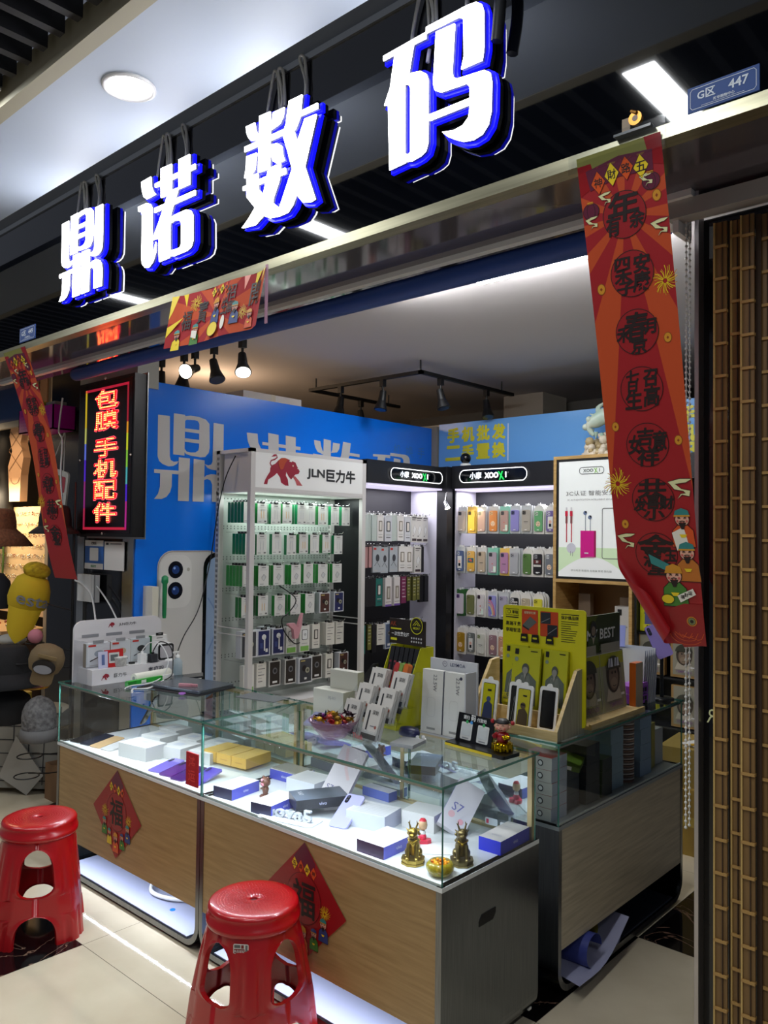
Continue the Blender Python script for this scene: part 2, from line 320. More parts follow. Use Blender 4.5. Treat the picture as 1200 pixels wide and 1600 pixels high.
# rear shop wall behind the racks and pillar of the hall
struct('wall_rear_shop', MB().box((-4.29, 5.33, 0), (-0.2, 5.4, 2.2), mt('#26262a', .7)))
struct('pillar_hall', MB().box((-4.0, 6.0, 0), (-3.6, 6.4, 2.9), mt('#9a9184', .8)))
struct('pillar_hall_right', MB().box((-2.98, 5.9, 2.2), (-2.45, 6.3, 2.9), mt('#55524e', .8)))
# left partition with the blue printed wall
struct('wall_left', MB().box((-4.29, 2.63, 0), (-4.20, 5.22, 2.54), mt('#cfcfcf', .6)))
BLUE = noise_mix('glossy_blue_print', '#0878f2', '#0870e6', (1, 1, 1), .8, 2, .22)
bw = MB(); bw.box((-4.20, 2.495, 0.35), (-4.188, 5.215, 2.545), BLUE)
A = Art(bw, plane_S((-4.188, 0, 0), (0, 1, 0), (0, 0, 1)), .0012)
LG = mt('#c9c6c4', .35)
def glyph_on(A, key, x, z, wd, ht, m, L=1):
    for i, p in enumerate(GLYPH[key]): A.poly([(x+wd*a, z+ht*b) for a, b in p], m, L+i*.25)
for key, yy, zz, ww, hh in (('ding', 2.604, 1.846, .50, .527), ('nuo', 3.26, 1.83, .50, .50), ('shu', 3.87, 1.82, .48, .52), ('ma', 4.50, 1.80, .47, .50)):
    glyph_on(A, key, yy, zz, ww, hh, LG)
# printed phones: white back with two cameras, black rim with a pale screen
PW = mt('#d9d6d3', .3)
A.poly(rrect(2.64, .42, 3.10, 1.545, .10), PW, 1); A.ring(rrect(2.645, .425, 3.095, 1.54, .10), .008, mt('#a9a6a4', .3), 2)
A.rr(2.66, 1.20, 2.88, 1.52, .07, mt('#e4e1de', .3), 2)
for zc in (1.43, 1.305):
    A.disc(2.765, zc, .052, mt('#10131e', .15), 3); A.disc(2.765, zc, .026, mt('#27407a', .15), 4); A.disc(2.755, zc+.01, .008, mt('#8fb2e8', .2), 5)
A.disc(2.855, 1.43, .011, mt('#b8b3a8', .3), 3)
A.poly(rrect(2.965, .40, 3.46, 1.53, .09), mt('#101014', .2), 3); A.poly(rrect(2.99, .42, 3.44, 1.505, .08), mt('#9fb6d6', .2), 4)
A.rr(3.10, 1.45, 3.34, 1.53, .03, mt('#101014', .2), 5)
A.poly([(2.99, .62), (3.1, .68), (3.2, .60), (3.2, .45), (2.99, .45)], mt('#e0702a', .3), 5)
A.line([tuple(p)[:2] for p in smooth_path([(3.0, 1.25, 0), (3.08, 1.1, 0), (3.0, .9, 0)], 5)], .01, mt('#7c97c4', .3), 5)
# faint characters near the corner
for i, t in enumerate('手换机发'): A.text(t, 5.08-.15*i if i < 3 else 5.08, 2.33 if i != 3 else 2.13, .09, mt('#2573cf', .25), 1, .01)
o = bw.build('printed_blue_wall_panel'); tag(o, 'blue printed wall panel with large grey characters and a printed phone, on the left wall', 'wall panel')
# carton on top of the blue wall and the cloth covered stall behind
cb = MB(); cb.box((-.1, -.26, 0), (.1, .26, .07), mt('#d8cfc8', .7)); cb.box((-.101, -.02, 0.0), (.101, .02, .0708), mt('#c9b9a0', .4))
tag(cb.build('carton', None, (-4.40, 3.60, 2.545)), 'flat white carton lying on top of the blue printed wall', 'box')
struct('wall_top_left', MB().box((-4.60, 2.62, 2.40), (-4.29, 5.2, 2.54), mt('#8b8b8b', .7)))
ct = MB(); ct.box((-5.0, 5.55, 0), (-4.0, 6.6, 2.63), noise_mix('draped_cloth', '#cfc6b6', '#b3a893', (1, 1, 1), 3, 5, .8, bump=.6))
for i in range(6): ct.tube([(-4.95+.16*i, 5.545, 2.62), (-4.93+.16*i, 5.54, 2.5), (-4.95+.16*i, 5.545, 2.3)], .012, mt('#b9ad98', .8))
tag(ct.build('covered_stall'), 'stall wrapped in crumpled cream cloth behind the corner of the blue wall', 'stall')
struct('pillar_corner', MB().box((-4.30, 5.22, 1.9), (-4.14, 5.30, 2.56), mt('#8f887c', .6)))
tag(MB().box((-4.33, 5.16, 2.36), (-4.20, 5.221, 2.43), mt('#c9a91c', .5)).build('yellow_tape_strip'), 'strip of yellow tape at the top corner of the blue wall', 'tape')
# sky blue back board
sb = MB(); sb.box((-4.13, 5.24, 2.20), (-1.2, 5.27, 2.575), mt('#6aa6e6', .18))
A = Art(sb, plane_S((0, 5.24, 0), (1, 0, 0), (0, 0, 1)), .0015)
YEL = mt('#d8d02a', .4)
for r_, ln in enumerate(('手机批发', '二手置换')):
    for i, ch in enumerate(ln): A.text(ch, -3.98+.148*i, 2.475-.145*r_, .115, YEL, 1, .012, heavy=.005)
A.rect(-3.455, 2.24, -3.445, 2.53, mt('#c9d8ea', .4))
for i, ch in enumerate('手机配件'): A.text(ch, -2.06, 2.47-.12*i, .11, YEL, 1, .012, heavy=.005)
tag(sb.build('blue_sign_board'), 'long sky blue board with yellow characters above the black back racks', 'sign')

# ------------------------------------------------------------------ fascia
FG = mt('#07090e', .03, spec=1.0, coat=.5)
fa = MB(); fa.box((-8, 1.94, 2.565), (1.8, 1.97, 3.38), FG); fa.box((-8, 1.932, 3.375), (1.8, 1.97, 3.40), ALU)
fa.box((-8, 1.94, 3.40), (1.8, 1.97, 3.70), mt('#77797a', .5)); struct('trim_2', fa)
STRIP = noise_mix('champagne_trim', '#b3ae93', '#9c9880', (1, 30, 30), 2, 3, .33, .85)
struct('trim_3', MB().box((-7.4, 1.742, 2.552), (1.8, 1.79, 2.584), STRIP))
struct('trim_4', MB().box((-7.4, 1.79, 2.552), (1.8, 2.16, 2.564), mt('#77727a', .07, .55)))
struct('trim_5', MB().box((-7.4, 2.10, 2.565), (1.8, 2.17, 3.3), mt('#a9a6a6', .6)))
struct('trim_6', MB().box((-5.0, 2.035, 2.535), (-.79, 2.062, 2.552), WHTG))
sf = MB(); SOF = mt('#b4bfce', .55); sf.box((-8, 1.33, 3.30), (1.8, 1.76, 3.34), SOF); struct('ceiling_soffit', sf)
struct('trim_7', MB().box((-8, 1.275, 3.298), (1.8, 1.33, 3.42), mt('#a8a28c', .6)))
bf = MB()
k = -7.9
while k < 1.7:
    bf.box((k, -2.2, 3.34), (k+.035, 1.25, 3.44), mt('#17181c', .5)); k += .125
bf.box((-8, -2.2, 3.6), (1.8, 1.25, 3.62), mt('#08080a', .8)); struct('ceiling_baffles', bf)
t = thing('ceiling_downlight', 'round white downlight recessed in the pale ceiling soffit', 'downlight', (-2.68, 1.53, 3.30))
MB().lathe([(.098, 0), (.098, -.006), (.088, -.010), (.078, -.002), (.078, .0)], WHTG, n=32).build('rim', t)
MB().lathe([(.0785, .0), (.0785, -.004), (.04, -.006), (.0001, -.007)], EMW, n=32).build('lens', t)
# ceiling light panel bodies
for i, px in enumerate((-5.20, -3.20, -1.23, .75)):
    t = thing('corridor_light_panel', 'long white light panel in the corridor ceiling, %s along the fascia reflection' % ORD[i], 'ceiling light', (px, .45, 3.33), group='corridor light panels')
    MB().box((-.075, -.8, 0), (.075, .8, .02), WHT).build('housing', t)

# ------------------------------------------------------------------ illuminated sign characters
SIDE = mt('#8a8a88', .4, .3); BLU = mt('#1414ff', .3, emit=1.6, ecol='#0a0aff'); LFACE = mt('#ffffff', .4, emit=10.5)
CABLE = mt('#a8a596', .6)
def grow(p, d):
    n = len(p); ar = sum(p[a][0]*p[(a+1) % n][1]-p[(a+1) % n][0]*p[a][1] for a in range(n)); sg = 1 if ar > 0 else -1
    out = []
    for i in range(n):
        a = Vector(p[i-1]); b = Vector(p[i]); c = Vector(p[(i+1) % n])
        e1 = (b-a).normalized(); e2 = (c-b).normalized(); n1 = Vector((e1.y, -e1.x)); n2 = Vector((e2.y, -e2.x))
        q = (n1+n2); q = q.normalized() if q.length > .3 else n2
        out.append(tuple(b+q*d*sg))
    return out
for key, x, wd, nm in (('ding', -3.930, .423, 'tripod shaped first'), ('nuo', -3.196, .435, 'second'), ('shu', -2.446, .411, 'third'), ('ma', -1.727, .423, 'largest looking fourth')):
    t = thing('illuminated_sign_character', 'glowing white %s character with blue halo from the left on black fascia' % nm, 'sign character', (x, 1.88, 2.807), group='illuminated shop sign characters')
    body = MB(); face = MB(); halo = MB(); back = MB()
    for i, p in enumerate(GLYPH[key]):
        q = [(a*wd, b*.411) for a, b in p]
        body.prism(q, 'y', .004+.0002*i, .016, SIDE); face.prism(q, 'y', -.0001*i, .004+.0002*i, LFACE)
        halo.prism(grow(q, .010), 'y', .017+.0003*i, .030+.0003*i, BLU, BLU, BLK); back.prism(grow(q, .010), 'y', .033+.0003*i, .048, mt('#141414', .35))
    body.build('letter_body', t); face.build('lit_face', t); halo.build('halo_plate', t); back.build('back_box', t)
    cb = MB()
    for dx, tx in ((.09, .12), (.17, .15), (.30, .27)):
        cb.tube(smooth_path([(dx-.02, .044, .33), (dx, .046, .47), (tx, .042, .57), (tx+.012, .040, .585), (tx+.024, .046, .56), (tx+.03, .052, .44)], 5), .006, CABLE)
    cb.build('power_cable', t)
    for dx in (.12, wd-.12): MB().cyl((dx, .047, .2), (dx, .0595, .2), .006, ALU, n=8).build('standoff', t)
# black loose cable near the last character
tag(MB().tube(smooth_path([(-1.30, 1.90, 3.5), (-1.29, 1.90, 3.35), (-1.285, 1.895, 3.2), (-1.30, 1.90, 3.08)], 6), [.018]*19, mt('#17181a', .5)).build('cable_bundle'), 'black wrapped cable bundle beside the fourth sign character', 'cable')
# address plates
def plate(loc, wd, ht, t1, label):
    t = MB(); t.box((0, -.004, 0), (wd, 0, ht), mt('#173f80', .6))
    A = Art(t, plane_S((0, -.004, 0), (1, 0, 0), (0, 0, 1)), .0006); W_ = mt('#ccd4de', .6)
    A.ring([(wd*.04, ht*.2), (wd*.07, ht*.1), (wd*.93, ht*.1), (wd*.96, ht*.2), (wd*.96, ht*.8), (wd*.93, ht*.9), (wd*.07, ht*.9), (wd*.04, ht*.8)], ht*.022, W_)
    A.text(t1[0], wd*.27, ht*.60, ht*.36, W_, 1, .02); A.text(t1[1], wd*.72, ht*.60, ht*.36, W_, 1, .02)
    A.text('新华购物中心', wd*.52, ht*.27, ht*.13, W_, 1, .02); A.rect(wd*.2, ht*.16, wd*.8, ht*.175, W_)
    tag(t.build('address_plate', None, loc), label, 'sign')
plate((-.682, 1.741, 2.586), .150, .056, ('G区', '447'), 'blue address plate reading 447 on the fascia at right')
plate((-4.04, 1.741, 2.59), .17, .07, ('G区', '449'), 'small blue address plate at the left end of the fascia')
# gold ornament in clear tape on the trim
t = MB(); t.cyl((-.80, 1.728, 2.615), (-.80, 1.738, 2.615), .016, mt('#9a6a2c', .3, .8), n=18); t.box((-.835, 1.735, 2.585), (-.815, 1.741, 2.625), mt('#7d6647', .5))
t.box((-.85, 1.722, 2.583), (-.76, 1.742, 2.589), mt('#54585c', .2)); t.cyl((-.795, 1.726, 2.625), (-.81, 1.73, 2.635), .004, mt('#9a6a2c', .3, .8), n=8)
t.cyl((-.80, 1.7275, 2.615), (-.80, 1.7285, 2.615), .007, mt('#5c3a14', .4), n=12)
tag(t.build('gold_ornament'), 'small brown and gold ornament in clear plastic standing on the fascia trim', 'ornament')

# ------------------------------------------------------------------ roller blind, tubes, tracks
t = thing('roller_blind', 'rolled up dark blue roller blind across the shop opening', 'blind', (-4.16, 2.105, 2.508))
MB().cyl((0, 0, 0), (3.28, 0, 0), .036, mt('#1c3f8a', .55), n=24).build('rolled_fabric', t)
b = MB(); b.cyl((3.28, 0, 0), (3.31, 0, 0), .03, WHTG, n=20); b.prism([(-.04, -.05), (.05, -.05), (.05, .055), (-.04, .055)], 'x', 3.31, 3.325, WHTG); b.build('end_bracket', t)
b = MB(); b.cyl((-.02, 0, 0), (0, 0, 0), .034, mt('#18356f', .5), n=20); b.build('end_cap', t)
b = MB()
for dy in (-.012, .012):
    b.tube([(3.335, dy, .01), (3.335, dy, -1.60)], .0012, WHTG, 6)
    for i in range(100): b.ball((3.335, dy, -.02-.016*i), .0042, mt('#c9c9c4', .35), 6)
b.build('bead_chain', t)
EMT = mt('#fefeff', .5, emit=120.)
tb = thing('tube_lamp', 'longer glowing white tube lamp on the shop ceiling', 'ceiling lamp', (-1.75, 3.05, 2.86), group='shop ceiling tube lamps')
MB().box((-.44, -.02, -.0), (.44, .02, .04), WHTG).build('housing', tb)
MB().cyl((-.43, 0, -.018), (.43, 0, -.018), .016, EMT, n=12).build('tube', tb)
tb = thing('tube_lamp', 'short glowing tube lamp end visible under the blue blind', 'ceiling lamp', (-2.48, 3.0, 2.86), group='shop ceiling tube lamps')
MB().box((-.26, -.02, 0), (.26, .02, .04), WHTG).build('housing', tb)
MB().cyl((-.25, 0, -.018), (.25, 0, -.018), .016, EMT, n=12).build('tube', tb)
def head(mb_parent, loc, aim, lit, col='#ffffff'):
    d = Vector(aim).normalized(); p = Vector(loc)
    h = MB(); h.box((p.x-.018, p.y-.018, p.z-.05), (p.x+.018, p.y+.018, p.z), BLK); h.cyl(p-Vector((0, 0, .05)), p-Vector((0, 0, .10)), .008, BLK, n=8)
    c = p-Vector((0, 0, .11)); h.cyl(c-d*.03, c+d*.05, .024, BLK, .03, n=16); h.cyl(c+d*.05, c+d*.115, .03, BLK, .05, n=20, caps=False); h.cyl(c+d*.112, c+d*.116, .048, BLK, n=20)
    l = h.build('spot_head', mb_parent)
    e = MB(); 
    if lit: e.cyl(c+d*.1165, c+d*.119, .043, mt('#ffffff', .4, emit=14, ecol=col), n=20)
    else: e.cyl(c+d*.1165, c+d*.118, .04, mt('#33353a', .15), n=20)
    e.build('lens', l)
tr = thing('track_light', 'black ceiling track with spot heads, two of them lit, near the left wall', 'track light', (0, 0, 0))
MB().box((-4.75, 2.925, 2.80), (-3.55, 2.955, 2.825), BLK).build('track', tr)
for x in (-4.6, -3.7): MB().cyl((x, 2.94, 2.825), (x, 2.94, 2.90), .006, BLK, n=8).build('hanger', tr)
head(tr, (-4.66, 2.94, 2.80), (.1, -.1, -1), 0); head(tr, (-4.40, 2.94, 2.80), (.15, -.2, -1), 0)
head(tr, (-4.28, 2.94, 2.80), (.35, -.75, -.3), 1, '#fff0d8'); head(tr, (-4.08, 2.94, 2.80), (.5, -.1, -1), 0); head(tr, (-3.80, 2.94, 2.80), (.55, -.35, -1), 1, '#fffaf0')
tr = thing('track_light', 'square black hanging track with unlit spot heads at the rear of the shop', 'track light', (0, 0, 0))
b = MB(); b.box((-4.74, 4.36, 2.80), (-3.60, 4.39, 2.825), BLK); b.box((-3.63, 4.36, 2.80), (-3.60, 5.55, 2.825), BLK); b.box((-4.77, 4.36, 2.80), (-4.74, 5.45, 2.825), BLK); b.build('track', tr)
for x, y in ((-4.7, 4.375), (-3.62, 4.375), (-3.62, 5.4), (-4.75, 5.3)): MB().cyl((x, y, 2.825), (x, y, 2.90), .006, BLK, n=8).build('hanger', tr)
for x, y, a in ((-4.42, 4.375, (.1, -.3, -1)), (-3.98, 4.375, (0, -.2, -1)), (-3.615, 4.60, (.3, 0, -1)), (-3.615, 5.18, (.3, -.2, -1)), (-4.755, 4.95, (.2, 0, -1))): head(tr, (x, y, 2.80), a, 0)

# ------------------------------------------------------------------ display counters
MIRG = thin_glass('half_mirror_door', (.80, .93, .94), const=.62)
def pane(mb, a, b, gm=None):
    d = [b[i]-a[i] for i in range(3)]; k = d.index(min(d)); m = [GEDGE]*6; m[2*k] = m[2*k+1] = gm or GLASS
    mb.box(a, b, m)
LEDC = mt('#fefefe', .4, emit=560., ecol='#e4f0ff'); LEDK = mt('#fdfdfd', .4, emit=230., ecol='#e0eaff')
def counter(name, loc, rz, L, wood, lit, label, slot=False, kicklit=True):
    D, H, ZP, ZB = .54, .91, .615, .172
    t = thing(name, label, 'display counter', loc, rz, group='glass display counters')
    # bent steel frame, a U with rounded feet
    o = [(0, ZP)]+[(.09-.09*math.cos(R(a)), .012+.09-.09*math.sin(R(a))) for a in range(0, 91, 10)]+[(L-.09+.09*math.sin(R(a)), .012+.09-.09*math.cos(R(a))) for a in range(0, 91, 10)]+[(L, ZP)]
    i_ = [(L-.022, ZP)]+[(L-.022-.068+.068*math.cos(R(a)), .034+.068-.068*math.sin(R(a))) for a in range(0, 91, 10)]+[(.022+.068-.068*math.sin(R(a)), .034+.068-.068*math.cos(R(a))) for a in range(0, 91, 10)]+[(.022, ZP)]
    f = MB(); n = len(o); m_ = len(i_)
    pts = o+i_
    f.prism(pts, 'y', 0, D, STEELP, STEEL, STEEL, sm=False); fr = f.build('steel_frame', t)
    if slot:
        s_ = MB(); s_.prism([(.235+p[0], .455+p[1]) for p in [(-.045, -.017), (.03, -.017), (.045, 0), (.045, .017), (-.03, .017), (-.045, 0)]], 'x', L-.003, L+.0015, mt('#020203', .6), mt('#020203', .6), mt('#020203', .6)); s_.build('grip_slot_shade', t)  # black patch puts the dark of the slot opening into the colour
    fp = MB(); fp.box((.022, .002, ZB), (L-.022, .02, ZP-.002), wood); fp.build('front_panel', t)
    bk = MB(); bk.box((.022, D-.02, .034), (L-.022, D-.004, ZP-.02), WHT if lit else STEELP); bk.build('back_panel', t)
    dk = MB(); dk.box((-.0012, -.0006, ZP-.014), (L+.0012, D, ZP), mt('#dfe3e2', .25) if lit else mt('#8a9092', .3)); dk.build('deck', t)  # deck and liner: the unlit counter's dimness is put into darker colours
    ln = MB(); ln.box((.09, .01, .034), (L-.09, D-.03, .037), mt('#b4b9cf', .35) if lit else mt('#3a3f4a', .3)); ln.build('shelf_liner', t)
    for fx in (.12, L-.12):
        for fy in (.05, D-.05): MB().cyl((fx, fy, 0), (fx, fy, .012), .02, BLK, n=12).build('foot', t)
    g = MB(); pane(g, (.003, .001, ZP), (L-.003, .007, H-.008)); g.build('front_glass', t)
    g = MB(); pane(g, (.001, .007, ZP), (.007, D-.02, H-.008)); g.build('side_glass', t)
    g = MB(); pane(g, (L-.007, .007, ZP), (L-.001, D-.02, H-.008)); g.build('side_glass', t)
    g = MB(); pane(g, (0, -.004, H-.008), (L, D+.002, H)); g.build('top_glass', t)
    g = MB(); pane(g, (.03, D-.025, ZP+.012), (L/2+.03, D-.020, H-.02), MIRG if lit else GLASS); g.build('sliding_glass', t)
    g = MB(); pane(g, (L/2-.03, D-.017, ZP+.012), (L-.03, D-.012, H-.02), MIRG if lit else GLASS); g.build('sliding_glass', t)
    r = MB()
    m1 = CHAMP if lit else ALU
    for x in (.01, L-.028): r.box((x, D-.03, ZP), (x+.018, D-.006, H-.008), m1)
    r.box((.028, D-.03, ZP), (L-.028, D-.006, ZP+.010), m1); r.box((.028, D-.03, H-.022), (L-.028, D-.006, H-.008), m1)
    r.box((L/2-.008, D-.028, ZP), (L/2+.008, D-.019, H-.02), m1); r.build('door_rail', t)
    r = MB(); r.box((.007, .007, H-.020), (L-.007, .019, H-.008), ALU)
    r.box((.007, .007, ZP), (L-.007, .012, ZP+.007), mt('#cfd6cf', .2)); r.build('lamp_channel', t)
    if lit:
        e = MB()
        k = .03
        while k < L-.02: e.add([(k, .010, H-.0212), (k, .016, H-.0212), (k+.008, .016, H-.0212), (k+.008, .010, H-.0212)], [(0, 1, 2, 3)], LEDC); k += .0168
        e.build('led_strip', t)
    if kicklit:
        e = MB(); k = .05
        while k < L-.04: e.add([(k, .030, ZB-.005), (k, .037, ZB-.005), (k+.007, .037, ZB-.005), (k+.007, .030, ZB-.005)], [(0, 1, 2, 3)], LEDK); k += .0168
        e.box((.03, .022, ZB-.004), (L-.03, .045, ZB), ALU); e.build('kick_led_strip', t)
    return t
CA = counter('display_counter', (-3.87, 1.90, 0), 0, 1.197, WOOD, True, 'left lit glass counter with oak front and a red diamond poster')
CB_ = counter('display_counter', (-2.67, 1.90, 0), 0, 1.20, WOOD, True, 'front lit glass counter with oak front and grey steel end panel', slot=True)
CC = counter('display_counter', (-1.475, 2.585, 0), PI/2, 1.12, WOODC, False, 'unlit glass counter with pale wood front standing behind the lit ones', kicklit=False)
# hose lying on the shelf of the left counter
tag(MB().tube(smooth_path([(-3.22, 2.30, .06), (-3.28, 2.12, .058), (-3.20, 2.02, .052), (-3.08, 2.03, .052), (-2.97, 2.10, .052), (-2.86, 2.12, .055)], 8), .010, WHTG).build('white_hose'), 'white plastic hose curving on the open shelf under the left counter', 'hose')
tag(MB().cyl((-3.0, 2.0, .037), (-3.0, 2.0, .0385), .012, mt('#1b7fd6', .5), n=14).build('blue_sticker'), 'small blue sticker on the shelf liner under the left counter', 'sticker')

# ------------------------------------------------------------------ red plastic stools
def red_plastic():
    m = mt('#a5040e', .3, coat=.45).copy(); m.name = 'red_plastic'
    n, l, b = nodes(m); b.inputs['Subsurface Weight'].default_value = .0
    return m
REDP = red_plastic()
def stool_mesh(ribs=True):
    b = MB(); H = .46
    def rad(th, z):   # th within the whole turn, rounded square flaring towards the floor
        k = 1-z/.42; nn = 2+2.6*min(1, k*1.6); a = .138+.043*k
        c, s_ = abs(math.cos(th)), abs(math.sin(th)); r = a/((c**nn+s_**nn)**(1/nn))
        return r*(1+.0*k)
    def w(z):         # half width of the opening as a share of a quarter side
        if z < .115: return .54*math.sqrt(max(0, 1-(z/.115)**4)) if z > .0 else .54
        if z < .185: return 0
        if z < .37:
            lo = min(1, (z-.185)/.035); hi = min(1, (.37-z)/.075)
            return (.54-.06*(z-.185)/.185)*math.sqrt(max(0, 1-(1-lo)**2.2))*math.sqrt(max(0, 1-(1-hi)**2.0))
        return 0
    zs = [0, .004]+[.115*(i/12) for i in range(1, 10)]+[.0955, .102, .107, .111, .1135, .115, .118, .13, .15, .17, .182, .185, .1855, .187, .190, .195, .203, .212, .22]+[.22+.01*i for i in range(1, 8)]+[.30, .31, .32, .33, .34, .348, .355, .360, .364, .367, .369, .370, .371, .38, .40, .405]
    zs = sorted(set(round(z, 4) for z in zs))
    NL, NH = 9, 10
    def side(z, q, out):      # one quarter: list of angles from -45 to 45 deg
        ww = w(z); us = [-1+(1-ww)*i/NL for i in range(NL+1)]+[-ww+2*ww*i/NH for i in range(1, NH)]+[ww+(1-ww)*i/NL for i in range(NL+1)]
        return us
    rows = []; Wd = None
    for z in zs:
        row = []
        for q in range(4):
            us = side(z, q, 0)
            for u in us[:-1]:
                th = q*PI/2+u*PI/4; r = rad(th, z)
                # fluted legs: two shallow grooves near each corner
                e = 1-abs(u)
                gr = -.010*math.exp(-((e-.20)/.05)**2)*min(1, (1-z/.40)*3) if z < .40 else 0
                rim = .006*math.exp(-((abs(u)-w(z)-.03)/.035)**2) if w(z) > .05 else 0
                row.append((th, r+gr+rim))
        rows.append(row)
    n = len(rows[0]); per = n//4
    TH = .0035
    def V(i, j, ins): th, r = rows[i][j % n]; r -= ins; return (r*math.cos(th), r*math.sin(th), zs[i])
    for ins, fl in ((0, 0), (TH, 1)):
        vs = [V(i, j, ins) for i in range(len(zs)) for j in range(n)]; fs = []
        for i in range(len(zs)-1):
            wa, wb = w(zs[i]), w(zs[i+1])
            for j in range(n):
                k = j % per
                if NL <= k < NL+NH and wa > .0005 and wb > .0005: continue
                if NL <= k < NL+NH and wa < .0005 and wb < .0005 and False: continue
                if NL <= k < NL+NH and max(wa, wb) > .0005 and min(wa, wb) <= .0005: continue
                q = (i*n+j, i*n+(j+1) % n, (i+1)*n+(j+1) % n, (i+1)*n+j)
                fs.append(q[::-1] if fl else q)
        b.add(vs, fs, REDP, True)
    # turned-in rim of the openings
    for i in range(len(zs)-1):
        if w(zs[i]) > .0005 or w(zs[i+1]) > .0005:
            for q in range(4):
                for k in (NL, NL+NH):
                    j = q*per+k
                    a0, a1 = V(i, j, 0), V(i+1, j, 0); b0, b1 = V(i, j, .016), V(i+1, j, .016)
                    b.add([a0, a1, b1, b0], [(0, 1, 2, 3) if k == NL else (0, 3, 2, 1)], REDP, True)
    body = b
    s = MB(); prof = [(.139, .395), (.150, .398), (.1525, .404), (.1525, .418), (.1475, .421), (.1475, .448), (.1475, .4485), (.144, .456), (.136, .460), (.118, .461), (.080, .460), (.045, .459), (.014, .4585), (.0125, .456), (.0125, .43)]
    s.lathe([(r, z) for r, z in prof], REDP, n=48)
    s.lathe([(.0124, .452), (.0001, .452)], mt('#3a0206', .6), n=12)
    s.lathe([(.139, .395), (.134, .40), (.134, .45), (.001, .452)][::-1], REDP, n=32)
    d = MB()
    for ring_ in range(1, 12):
        rr = .018+.0098*ring_; k = int(2*PI*rr/.0105)
        for i in range(k):
            t_ = 2*PI*(i+.5*(ring_ % 2))/k; x, y = rr*math.cos(t_), rr*math.sin(t_); h = .4612 if rr < .125 else .4612-.001
            e = .0026
            d.add([(x-e, y-e, h-.0008), (x+e, y-e, h-.0008), (x+e, y+e, h-.0008), (x-e, y+e, h-.0008), (x, y, h+.0009)], [(0, 1, 4), (1, 2, 4), (2, 3, 4), (3, 0, 4)], REDP)
    return body, s, d
def stool(loc, rz, label, sticker=False):
    t = thing('plastic_stool', label, 'stool', loc, rz, group='red plastic stools')
    b, s, d = stool_mesh(); b.build('leg_frame', t); se = s.build('seat', t); d.build('seat_studs', se)
    if sticker:
        a = math.radians(-57); q = MB(); Vr = Vector((math.cos(a), math.sin(a), 0)); T_ = Vector((-math.sin(a), math.cos(a), 0))
        A_ = Art(q, plane_S(Vr*.151+Vector((0, 0, .372))+T_*0, T_, (0, 0, 1)), .0008)
        A_.rr(-.024, -.016, .024, .014, .004, mt('#d8d4d0', .5), 1); A_.rr(-.022, -.014, .012, -.001, .001, mt('#7a1a1a', .5), 2)
        A_.text('良品塑胶', -.005, -.0075, .008, WHT, 3); A_.rect(-.021, .002, -.002, .011, mt('#5a5a5a', .5), 2); A_.rect(.001, .001, .009, .011, mt('#7a1a1a', .5), 2); A_.rect(.014, -.010, .021, .011, mt('#6a6a6a', .5), 2)
        q.build('price_sticker', t)
    return t
stool((-3.34, 1.57, 0), R(-28), 'red plastic stool at the left, standing partly on black marble')
stool((-2.095, 1.705, 0), R(4), 'red plastic stool with a small sticker in front of the second diamond poster', True)
# =================================================================== LEFT PILLAR, LED SIGN, BAMBOO BLIND
PX0, PX1, PY = -4.86, -4.20, 2.49
p = MB(); p.box((PX0, PY+.01, 0), (PX1, PY+.13, 2.56), mt('#16171a', .12)); p.box((PX0, PY-.004, 0), (PX0+.085, PY+.012, 1.62), ALU); p.box((PX1-.115, PY-.004, 0), (PX1, PY+.012, 1.62), ALU)
p.box((PX0, PY-.004, 1.62), (PX0+.03, PY+.012, 2.5), ALU); p.box((PX1-.03, PY-.004, 1.62), (PX1, PY+.012, 2.5), ALU)
struct('pillar_left', p)
struct('trim_8', MB().box((PX0, PY-.01, 2.5), (PX1+.02, PY+.13, 2.80), mt('#a8a79e', .5)))
struct('pillar_dark', MB().box((-5.50, 2.60, 0), (-4.87, 2.66, 2.9), mt('#0a0a0b', .25)))
# hanging LED sign
t = thing('led_sign', 'tall black LED sign with glowing red characters on the left pillar', 'sign', (-4.72, 2.405, 1.625))
LW, LH = .64, .93
b = MB(); b.box((0, .0, 0), (LW, .075, LH), mt('#0a0708', .35)); b.prism([(-.012, -.012), (LW+.012, -.012), (LW+.012, LH+.012), (-.012, LH+.012)], 'y', .0745, .08, ALU); b.build('cabinet', t)
f = MB(); A = Art(f, plane_S((0, -.001, 0), (1, 0, 0), (0, 0, 1)), .0007)
A.rect(.02, .02, LW-.02, LH-.02, mt('#120208', .25), 1); f.build('face_panel', t)
bd = MB(); A = Art(bd, plane_S((0, -.0025, 0), (1, 0, 0), (0, 0, 1)), .001)
def em(h, s_): return mt(h, .5, emit=s_)
x0_, x1_, z0_, z1_ = .085, LW-.055, .04, LH-.045
N_ = 26
lc = ['#8a1a3a']*4+['#6a1a5a']*5+['#3a1a9a']*4+['#4a5ab0']*3+['#9a9a50']*3+['#a8901c']*7
rc = ['#8a1a6a']*5+['#3a1aa0']*3+['#3a8a90']*3+['#6aa030']*3+['#a8b020']*3+['#c08020']*2+['#8a1a2a']*7
for i in range(N_):
    a = z0_+(z1_-z0_)*i/N_; c = z0_+(z1_-z0_)*(i+1)/N_
    A.rect(x0_, a, x0_+.02, c, em(lc[i], 1.1)); A.rect(x1_-.018, a, x1_, c, em(rc[i], 1.0))
A.rect(x0_, z0_, x1_, z0_+.015, em('#a01830', 1.)); A.rect(x0_, z1_-.015, x1_, z1_, em('#a01830', 1.)); bd.build('rainbow_border', t)
gl = MB(); AO = Art(gl, plane_S((0, -.0035, 0), (1, 0, 0), (0, 0, 1)), .0012)
